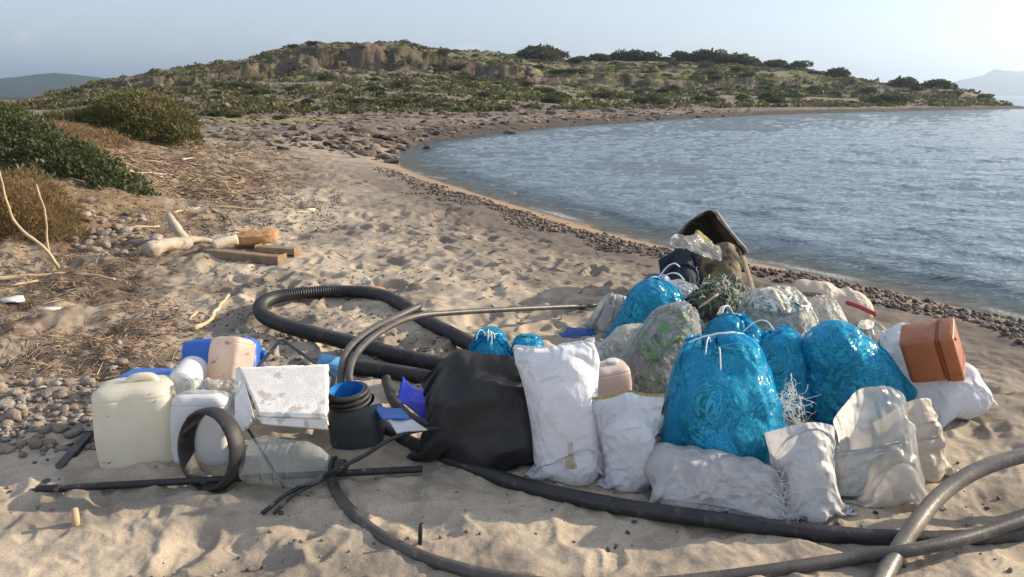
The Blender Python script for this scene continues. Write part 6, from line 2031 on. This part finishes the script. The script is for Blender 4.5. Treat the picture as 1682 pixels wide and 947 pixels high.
def stone_mesh(seed, src, amp, flat):
    V, Fs = src
    rg = np.random.default_rng(seed)
    o = rg.uniform(-9, 9, 2)
    k = 1 + amp * (fbm(V[:, 0] * 1.1 + o[0] + V[:, 2], V[:, 1] * 1.1 + o[1] - V[:, 2], 3, 601 + seed))
    V = V * k[:, None] * np.array([1, rg.uniform(.65, .95), flat * rg.uniform(.8, 1.2)])
    return V, Fs
PEB = []
for i in range(9):
    V, Fs = stone_mesh(i, ICO2, .22, .55)
    PEB.append((V, Fs))
PEB_ME = {}
ROCK = []
for i in range(6):
    V, Fs = ICO2
    rg_ = np.random.default_rng(300 + i)
    nd = rg_.normal(size=(9, 3)); nd /= np.linalg.norm(nd, axis=1)[:, None]
    off = rg_.uniform(.55, .95, 9)
    V = V.copy()
    for n_, o_ in zip(nd, off):                     # cut flat faces
        h = V @ n_ - o_
        V = V - np.maximum(0, h)[:, None] * n_
    V = V + .05 * rg_.normal(size=V.shape)
    ROCK.append((V * np.array([1.15, .85, .62]), Fs))
def stone(name, x, y, r, kind, label, cat, group, sink=.25, rg=random.Random(4)):
    if name == 'rock':
        sink = max(sink, .42)
        kind = 20 + kind % 6
    if kind not in PEB_ME:
        o = mesh_np(name, *(ROCK[kind - 20] if kind >= 20 else PEB[kind]), M_ROCK if kind >= 20 else M_STONE, smooth=kind < 20); PEB_ME[kind] = o.data
    else:
        o = bpy.data.objects.new(name, PEB_ME[kind]); COL.objects.link(o)
    o.location = (x, y, gz1(x, y) + r * .5 * (1 - 2 * sink))
    o.rotation_euler = (rg.uniform(-.35, .35), rg.uniform(-.35, .35), rg.uniform(0, 6.28))
    o.scale = (r, r, r * (.72 if name == 'rock' else 1))
    return tag(o, label, cat, group)

rgp = np.random.default_rng(33)
placed = []
def spread(n, region, rmin, rmax, label, group, name='pebble', cat='pebble', overlap=.8, tries=9000, avoid=True):
    k = 0
    for _ in range(tries):
        if k >= n: break
        px, py = region(rgp)
        p = on_z(px, py, 0.02)
        r = rmin + (rmax - rmin) * rgp.random() ** 1.8
        if any((p.x - a) ** 2 + (p.y - b) ** 2 < (overlap * (r + c)) ** 2 for a, b, c in placed):
            continue
        placed.append((p.x, p.y, r))
        stone(name, p.x, p.y, r, int(rgp.integers(0, 9)), label, cat, group, sink=.22)
        k += 1
def tri_region(x0, y0, x1, y1, slope=0.0):
    return lambda rg: (rg.uniform(x0, x1), rg.uniform(y0, y1))
def left_bank(rg):
    while True:
        px, py = rg.uniform(-60, 160), rg.uniform(618, 735)
        if px < 150 - 0.9 * max(0, py - 690) and rg.random() < (1.0 if py < 705 else .35):
            return px, py
spread(150, left_bank, .014, .05, 'smooth pebble in the bank of pebbles left of the cream jerrycan', 'pebbles left of the jerrycan')
spread(45, tri_region(150, 585, 330, 640), .014, .042, 'pebble on the sand behind the cream jerrycan', 'pebbles behind the jerrycan')
spread(50, tri_region(400, 545, 560, 615), .015, .045, 'pebble between the blue canister and the corrugated hose loop', 'pebbles inside the hose loop')
spread(40, tri_region(560, 545, 740, 670), .014, .04, 'pebble beside the two corrugated hoses and the black bag', 'pebbles beside the corrugated hoses')
spread(70, tri_region(120, 385, 260, 432), .03, .075, 'grey stone on the beach beside the dry brown bush', 'stones by the dry bush', name='stone', cat='stone', tries=4000)

def pebble_stuff(name, n, sampler, rmin, rmax, cols, seed, src=ICO1, flat=.55, sink=.2, smooth=True):
    rg = np.random.default_rng(seed)
    x, y = sampler(rg, n)
    n = len(x)
    z = gzf(x, y)
    V0, F0 = src
    r = rmin + (rmax - rmin) * rg.random(n) ** 2
    a = rg.uniform(0, 6.28, n)
    sc = np.stack([np.ones(n), rg.uniform(.6, 1, n), flat * rg.uniform(.7, 1.3, n)], -1)
    jit = 1 + .18 * rg.normal(size=(n, len(V0)))
    P = V0[None] * jit[..., None] * sc[:, None] * r[:, None, None]
    tl = rg.normal(0, .25, n)
    P[..., 2] += P[..., 0] * tl[:, None]
    c, s = np.cos(a)[:, None], np.sin(a)[:, None]
    X = P[..., 0] * c - P[..., 1] * s; Yy = P[..., 0] * s + P[..., 1] * c
    V = np.stack([X + x[:, None], Yy + y[:, None], P[..., 2] + (z + r * flat * (1 - 2 * sink))[:, None]], -1).reshape(-1, 3)
    Fs = (F0[None] + (np.arange(n) * len(V0))[:, None, None]).reshape(-1, F0.shape[1])
    C = np.array(cols)[rg.integers(0, len(cols), n)] * rg.uniform(.7, 1.3, (n, 1))
    o = mesh_np(name, V, Fs, M_STONES, colors=np.repeat(C, len(V0), 0), smooth=smooth)
    return tag(o, kind='stuff')
DARKP = [(0.085, 0.07, 0.06), (0.12, 0.10, 0.085), (0.06, 0.055, 0.05), (0.16, 0.13, 0.11), (0.20, 0.16, 0.13)]
GREYP = [(0.24, 0.20, 0.17), (0.18, 0.155, 0.13), (0.32, 0.27, 0.22), (0.13, 0.115, 0.10), (0.22, 0.16, 0.12)]
def shore_strip(rg, n):
    """scatter along the waterline between 0.3 and 2 m from it"""
    m = n * 14
    Y = 3.4 + 14 * rg.random(m) ** 1.4
    x = rg.uniform(-6, 7, m)
    d = shore_dist(x, Y)
    wob = .2 * fbm(x * .8, Y * .8, 2, 651)
    lo = np.where(Y < 6.0, 0.02, 0.02 + .5 * np.clip((Y - 6.0) / 1.5, 0, 1))
    k = (d > lo) & (d < 1.25 + 2.2 * wob) & (rg.random(m) < np.clip(1.3 - (Y - 7) * .10, .12, 1)) & (np.abs(x) < Y * .8)
    return x[k][:n], Y[k][:n]
pebble_stuff('shore_pebbles', 6500, shore_strip, .006, .036, DARKP, 41)
def from_px(regs):
    def f(rg, n):
        X, Y = [], []
        tot = sum(r[4] for r in regs)
        for x0, y0, x1, y1, w in regs:
            m = int(n * w / tot)
            px, py = rg.uniform(x0, x1, m), rg.uniform(y0, y1, m)
            for a, b in zip(px, py):
                p = on_z(a, b, 0.0)
                X.append(p.x); Y.append(p.y)
        X, Y = np.array(X), np.array(Y)
        k = (fbm(X * 1.2, Y * 1.2, 2, 661) > -.25) & (shore_dist(X, Y) > .8)
        return X[k], Y[k]
    return f
pebble_stuff('small_pebbles', 3600, from_px([(-80, 600, 165, 740, 3), (150, 580, 420, 640, 2), (400, 545, 760, 660, 2.5), (110, 370, 330, 440, 1.5), (330, 330, 560, 400, 7), (440, 270, 560, 340, 3)]), .007, .022, GREYP, 42)
pebble_stuff('sand_pebbles', 2600, from_px([(560, 260, 1000, 480, 1), (200, 440, 700, 560, 1), (0, 760, 1682, 947, .3)]), .004, .013, GREYP + DARKP, 43)
def flat_rocks(rg, n):
    m = n * 3
    px = rg.uniform(250, 1250, m); Y = rg.uniform(20, 75, m)
    x = (px - 841) / F * Y * cP
    d = shore_dist(x, Y)
    k = (d > -.1) & (hill_z(x, Y) < 1.2) & (fbm(x * .3, Y * .5, 3, 671) > rg.uniform(-.4, .4, m) - .5 * (d < 3))
    return x[k][:n], Y[k][:n]
pebble_stuff('flat_stones', 2600, flat_rocks, .05, .26, [(0.11, 0.09, 0.075), (0.16, 0.13, 0.10), (0.22, 0.18, 0.14), (0.075, 0.065, 0.058), (0.18, 0.13, 0.09)], 44, src=(ROCK[0][0], ROCK[0][1]) if False else ICO1, flat=.32, smooth=False)
# dark boulders along the bend of the shore, rocks standing in the water
for px, Y, r in [(540, 23, .32), (556, 22.4, .26), (575, 22.8, .36), (598, 21.6, .3), (612, 22.3, .24), (628, 21.3, .3), (640, 21.9, .2), (520, 25, .3), (500, 27, .34), (590, 25, .35), (615, 26, .3), (635, 27.5, .34), (560, 27, .3), (655, 28.5, .28), (535, 29, .3), (480, 30, .34), (600, 30, .4)]:
    x = (px - 841) / F * Y * cP
    stone('rock', x, Y, r, int(rgp.integers(0, 9)), 'dark rock at the bend of the beach where the rocky shore begins', 'rock', 'dark rocks at the bend of the beach')
for px, Y, r in [(697, 26.2, .17), (838, 36.5, .35), (742, 33, .2)]:
    x = (px - 841) / F * Y * cP
    lab = {697: 'small dark rock in the shallows just off the bend of the beach', 838: 'dark rock in the water off the rocky shore, the largest of the three', 742: 'low dark rock in the water beside the rocky shore'}[px]
    o = stone('rock', x, Y, r, int(rgp.integers(0, 9)), lab, 'rock', None)
    o.location.z = WZ + .04
for px, Y, r in [(760, 46, 0.43), (790, 47, 0.37), (835, 50, 0.43), (870, 53, 0.50), (905, 55, 0.43), (700, 48, 0.50), (730, 50, 0.56), (655, 47, 0.43), (1000, 64, 0.62), (1030, 67, 0.62), (940, 58, 0.50), (1060, 70, 0.56), (1120, 76, 0.50), (600, 50, 0.43), (570, 54, 0.43)]:
    x = (px - 841) / F * Y * cP
    stone('rock', x, Y, r, int(rgp.integers(0, 9)), 'brown boulder on the rocky shore below the hill', 'rock', 'boulders below the hill')
for i in range(46):
    px = rgs.uniform(430, 900); c = px
    Y = np.interp(px, _hc, _hY[:, 3]) + rgs.uniform(-12, 8)
    x, z = Gy(px, Y)
    stone('rock', x, Y, rgs.uniform(.4, 1.0), int(rgp.integers(0, 9)), 'rock outcrop on the cliffs of the headland', 'rock', 'rocks on the headland cliffs')

# ================================================================== DRIFTWOOD, STICKS, LITTER
M_DRIFT = simple_mat('driftwood', (0.36, 0.30, 0.23), (0.50, 0.43, 0.34), scale=7, rough=.85, bump=.8, bscale=22, stretch=(1, 1, 1), spots=(0.30, 0.23, 0.16), spot_scale=12, spot_at=.6)
M_STRAW = simple_mat('straw', (0.46, 0.34, 0.20), (0.55, 0.42, 0.27), scale=14, rough=.8)
M_TWIG = simple_mat('brown_twig', (0.15, 0.095, 0.06), (0.25, 0.175, 0.12), scale=14, rough=.85)
def stick(name, pts, r0, r1, mat, label, cat='stick', wob=.012, parent=None, seed=0, group=None):
    S = spline(pts, .05)
    rg = np.random.default_rng(seed + len(S))
    S[1:-1] += wob * np.stack([pn(np.arange(len(S)) * .35 + seed, np.full(len(S), k * 3.3 + seed), 680 + k) for k in range(3)], -1)[1:-1]
    r = np.linspace(r0, r1, len(S)) * (1 + .12 * rg.normal(size=len(S)))
    V, Fs = tube(S, r, 8)
    org = np.array([S[0][0], S[0][1], V[:, 2].min()])
    if parent is not None:
        org = np.array(parent.location)
    o = mesh_np(name, V - org, Fs, mat, parent)
    if parent is None:
        o.location = org; tag(o, label, cat, group)
    return o
# branched log
e = empty('driftwood_log', G(270, 412), 'bleached driftwood log with an upright branch stump, near the planks', 'driftwood')
b0, b1 = G(240, 412, .06), G(312, 396, .07)
stick('trunk', [b0, (b0 + b1) / 2 + Vector((0, 0, .01)), b1], .072, .062, M_DRIFT, None, parent=e, seed=1)
stick('branch', [b1 + Vector((-.06, 0, 0)), at(292, 378, b1.y), at(276, 351, b1.y + .05)], .066, .030, M_DRIFT, None, parent=e, seed=2)
stick('branch', [b1 + Vector((-.03, 0, .01)), G(330, 394, .05), G(352, 397, .03)], .045, .02, M_DRIFT, None, parent=e, seed=3)
M_PLANK = simple_mat('old_plank', (0.17, 0.115, 0.07), (0.27, 0.19, 0.115), scale=8, stretch=(1, 1, 1), rough=.85, bump=.6, bscale=30)
M_ORANGEFOAM = simple_mat('orange_foam', (0.36, 0.19, 0.075), (0.46, 0.27, 0.12), scale=9, rough=.9, bump=1.0, bscale=24)
a_, b_ = G(332, 414, .04), G(464, 428, .045)
straight_bar('beam', a_, b_, .12, .085, M_PLANK, 'long brown wooden beam lying beside the driftwood log', 'beam')
straight_bar('plank', G(425, 408, .05), G(489, 412, .06), .12, .06, M_PLANK, 'short brown plank behind the orange foam block', 'plank')
V, Fs = shell(smooth_levels([(0, .17, .12, 4), (.01, .21, .13, 4, .01, 0), (.05, .225, .135, 4, 0, .01), (.085, .20, .12, 4, .02, 0), (.10, .13, .08, 3, .04, .01)], 4), 40)
V += .012 * np.stack([fbm(V[:, 1] * 12, V[:, 2] * 12, 3, 691), fbm(V[:, 0] * 12, V[:, 2] * 12, 3, 692), fbm(V[:, 0] * 12, V[:, 1] * 12, 3, 693)], -1)
p_ = G(416, 412, 0)
o = mesh_np('foam_block', V, Fs, M_ORANGEFOAM); place(o, p_ + Vector((0, .08, .075)), (1, .25, .02), (-.05, -.1, 1)); tag(o, 'orange weathered foam block resting on the brown beam', 'foam block')
V, Fs = tube(spline([(-.11, 0, 0), (0, 0, .004), (.11, 0, 0)], .02), .047, 16)
M_CREAMW = simple_mat('cream_wood', (0.62, 0.52, 0.36), (0.70, 0.60, 0.44), scale=8, rough=.8, bump=.5)
o = mesh_np('wood_billet', V, Fs, M_CREAMW); p_ = G(369, 404, .10); place(o, p_ + Vector((0, .03, .03)), (.8, .5, .28), (-.2, 0, 1)); tag(o, 'short pale round billet leaning on the brown beam', 'billet')
STK = [
    ([(0, 285, 1.00), (12, 330), (30, 372), (72, 404), (96, 436)], 'stake', .012, .020, 'tall crooked bare stake leaning in front of the dry brown bush', 1),
    ([(60, 303), (74, 348), (80, 402)], 'stake', .009, .014, 'shorter straight bare stake in front of the dry brown bush', 1),
]
b_ = G(96, 436); Yb = b_.y
stick('stake', [at(-2, 280, Yb - .1), at(11, 330, Yb - .1), at(30, 372, Yb - .08), at(72, 406, Yb - .04), b_ + Vector((0, 0, -.02))], .007, .016, M_STRAW, 'tall crooked bare stake leaning in front of the dry brown bush', 'stake', seed=5)
stick('stake', [at(60, 303, Yb + .02), at(73, 348, Yb), at(79, 404, Yb - .02), b_ + Vector((-.05, 0, .03))], .006, .010, M_STRAW, 'shorter straight bare stake in front of the dry brown bush', 'stake', seed=6)
FLAT = [
    ([(346, 301), (400, 318), (448, 334)], .022, .015, M_STRAW, 'long pale pole lying diagonally above the grey pebbles'),
    ([(208, 281), (270, 287), (342, 293)], .020, .010, M_STRAW, 'pale stick lying across the twigs beside the green bush'),
    ([(330, 336), (420, 344), (480, 349), (516, 346)], .013, .016, M_STRAW, 'long thin straw-coloured stick over the grey pebbles'),
    ([(-20, 458), (60, 452), (130, 450), (188, 458)], .022, .010, M_STRAW, 'long pale pole lying across the left edge of the beach'),
    ([(18, 469), (62, 460)], .010, .008, M_STRAW, 'short stick lying under the long pale pole'),
    ([(318, 540), (345, 525), (352, 512), (376, 484)], .017, .011, M_STRAW, 'pale forked branch on the sand above the blue canister'),
    ([(310, 527), (328, 513), (346, 520)], .008, .010, M_STRAW, 'curved side twig touching the pale forked branch'),
    ([(205, 374), (262, 371)], .014, .010, M_STRAW, 'short pale stick lying behind the driftwood log'),
    ([(285, 349), (330, 340)], .012, .008, M_STRAW, 'small pale stick between the driftwood log and grey pebbles'),
    ([(345, 343), (372, 358), (386, 370)], .012, .008, M_TWIG, 'dark brown stick slanting down beside the grey pebbles'),
    ([(360, 250), (395, 268), (410, 272)], .020, .014, M_STRAW, 'pale stick high on the beach below the rocky flat'),
    ([(298, 262), (330, 258)], .018, .012, M_STRAW, 'pale stick at the foot of the large rounded bush'),
    ([(-20, 612), (58, 606)], .008, .007, M_STRAW, 'thin pale stick at the left edge above the pebble bank'),
    ([(235, 523), (330, 531)], .006, .005, M_TWIG, 'thin brown stick on the sand left of the forked branch'),
    ([(115, 462), (140, 488)], .010, .006, M_TWIG, 'brown stick below the long pale pole at the left'),
    ([(420, 353), (470, 352)], .010, .008, M_STRAW, 'straw stick lying flat on the grey pebbles'),
    ([(500, 345), (517, 344)], .018, .018, M_CREAMW, 'short cream wooden piece at the right end of the pebbles'),
    ([(465, 400), (488, 394)], .010, .007, M_STRAW, 'thin pale stick just right of the planks'),
]
for i, (pts, r0, r1, mat, lab) in enumerate(FLAT):
    stick('stick', [G(p[0], p[1], r0 * .8) for p in pts], r0, r1, mat, lab, seed=20 + i)
p_ = G(126, 866)
stick('wood_peg', [p_ + Vector((.004, 0, .075)), p_ + Vector((0, 0, .03)), p_ + Vector((-.006, 0, -.02))], .010, .013, M_STRAW, 'small wooden peg standing in the front left sand', 'peg', seed=60, wob=.002)

def twig_stuff(name, n, sampler, lmin, lmax, r, mat, seed, lift=.01, seg=3):
    rg = np.random.default_rng(seed)
    x, y = sampler(rg, n)
    n = len(x)
    L_ = lmin + (lmax - lmin) * rg.random(n) ** 2
    a = rg.normal(0.1, .9, n)
    k = np.arange(3) - 1.0
    bend = rg.normal(0, .25, n)
    px = x[:, None] + np.cos(a)[:, None] * L_[:, None] * .5 * k - np.sin(a)[:, None] * (bend * L_)[:, None] * (k == 0)
    py = y[:, None] + np.sin(a)[:, None] * L_[:, None] * .5 * k + np.cos(a)[:, None] * (bend * L_)[:, None] * (k == 0)
    pz = gzf(px, py) + lift * rg.random((n, 1)) * 2 + (k[None] * rg.normal(0, .12, n)[:, None] * L_[:, None]).clip(-.01, .08)
    rr = r * rg.uniform(.5, 1.5, n) * (1 + np.minimum(1.5, y / 9))
    C = np.stack([px, py, pz], -1)
    T_ = C[:, 2] - C[:, 0]; T_ /= np.linalg.norm(T_, axis=1)[:, None]
    S_ = np.cross(T_, [0, 0, 1.0]); S_ /= np.linalg.norm(S_, axis=1)[:, None]
    N_ = np.cross(S_, T_)
    ring = [S_, -.5 * S_ + .87 * N_, -.5 * S_ - .87 * N_]
    V = np.stack([C + rr[:, None, None] * q[:, None] * np.array([.6, 1, .5])[None, :, None] for q in ring], 2)   # n,3 pts,3 ring
    V = V.reshape(-1, 3)
    f = []
    for i in range(2):
        for j in range(3):
            f.append([i * 3 + j, i * 3 + (j + 1) % 3, (i + 1) * 3 + (j + 1) % 3, (i + 1) * 3 + j])
    Fs = (np.array(f)[None] + (np.arange(n) * 9)[:, None, None]).reshape(-1, 4)
    o = mesh_np(name, V, Fs, mat)
    return tag(o, kind='stuff')
def twig_region(rg, n):
    m = n * 3
    py = 235 + 380 * rg.random(m) ** 1.2
    px = rg.uniform(-80, 520, m)
    lim = np.interp(py, [235, 300, 350, 420, 470, 530, 600, 640], [420, 530, 500, 300, 240, 310, 250, 120])
    X, Y = [], []
    for a, b, l in zip(px, py, lim):
        if a < l + rg.normal(0, 30):
            p = on_z(a, b, 0.02); X.append(p.x); Y.append(p.y)
    X, Y = np.array(X), np.array(Y)
    k = fbm(X * 1.1, Y * 1.1, 2, 701) > rg.uniform(-.9, .25, len(X))
    return X[k][:n], Y[k][:n]
twig_stuff('straw_litter', 2400, twig_region, .02, .15, .0016, M_STRAW, 71)
twig_stuff('twig_litter', 13000, twig_region, .012, .12, .0022, M_TWIG, 72, lift=.006)
def wrack_region(rg, n):
    px, py = rg.uniform(150, 560, n), rg.uniform(228, 350, n)
    P = [on_z(a, b, 0.02) for a, b in zip(px, py)]
    X, Y = np.array([p.x for p in P]), np.array([p.y for p in P])
    k = (fbm(X * .5, Y * .5, 2, 711) > rg.uniform(-.8, .5, n)) & (px < np.interp(py, [228, 270, 300, 350], [440, 470, 450, 380]) + rg.normal(0, 25, n))
    return X[k], Y[k]
twig_stuff('wrack', 3600, wrack_region, .08, .45, .0045, M_TWIG, 74, lift=.012)
twig_stuff('reed_litter', 1300, wrack_region, .08, .5, .004, M_STRAW, 75, lift=.012)
def beach_bits(rg, n):
    px, py = rg.uniform(250, 1000, n), rg.uniform(330, 530, n)
    P = [on_z(a, b, 0) for a, b in zip(px, py)]
    return np.array([p.x for p in P]), np.array([p.y for p in P])
twig_stuff('beach_bits', 260, beach_bits, .03, .12, .004, M_TWIG, 73)
# small litter
def scrap(px, py, w, h, mat, label, cat, seed):
    p = G(px, py, .0)
    V, Fs = stone_mesh(seed, ICO2, .5, h / w)
    V = V * px_len(p, w) * .5
    o = mesh_np('litter', V, Fs, mat, loc=(p.x, p.y, gz1(p.x, p.y) + px_len(p, h) * .25))
    o.name = cat.replace(' ', '_')
    return tag(o, label, cat)
M_TURQ = simple_mat('turquoise_scrap', (0.15, 0.45, 0.42), (0.2, 0.5, 0.46), rough=.5)
M_ORANGE = simple_mat('orange_straw', (0.40, 0.16, 0.05), (0.5, 0.24, 0.09), rough=.7, scale=30)
scrap(22, 496, 34, 10, M_WHITE_PL, 'crumpled white plastic scrap on the twigs at the left edge', 'plastic scrap', 21)
scrap(84, 518, 28, 6, M_WHITE_PL, 'thin white plastic strip on the twigs, right of the crumpled scrap', 'plastic strip', 22)
scrap(447, 450, 10, 9, M_TURQ, 'small turquoise scrap on the sand below the planks', 'plastic scrap', 23)
scrap(618, 467, 30, 7, M_ORANGE, 'small tuft of orange straw beside the white ring', 'straw tuft', 24)
p_ = G(601, 461, .03)
a = np.linspace(0, 2 * pi, 20)
V, Fs = tube(np.stack([.026 * np.cos(a), 0 * a, .026 * np.sin(a)], -1), .009, 8)
o = mesh_np('plastic_ring', V, Fs, M_WHITE_PL, loc=p_); tag(o, 'little white plastic ring standing on the sand behind the hose loop', 'ring')

# ---- tell the members of the small groups apart by their order from the left
ORD = 'first second third fourth fifth sixth seventh eighth ninth tenth eleventh twelfth thirteenth fourteenth fifteenth sixteenth seventeenth eighteenth nineteenth twentieth twenty-first twenty-second twenty-third twenty-fourth twenty-fifth'.split()
for g_, what in (('bushes along the middle skyline', 'dark evergreen bush from the left along the middle skyline'), ('bushes on the right end of the headland', 'dark round bush from the left on the right end of the headland'),
                 ('bushes near the far shore', 'dark bush from the left low by the far shore'), ('bushes at the foot of the hill', 'rounded bush from the left at the foot of the hill'),
                 ('dark rocks at the bend of the beach', 'dark rock from the left at the bend of the beach'), ('boulders below the hill', 'brown boulder from the left on the rocky shore')):
    mem = [o for o in scene.objects if o.get('group') == g_]
    mem.sort(key=lambda o: o.location.x / o.location.y)
    for i, o in enumerate(mem):
        o['label'] = ORD[i] + ' ' + what
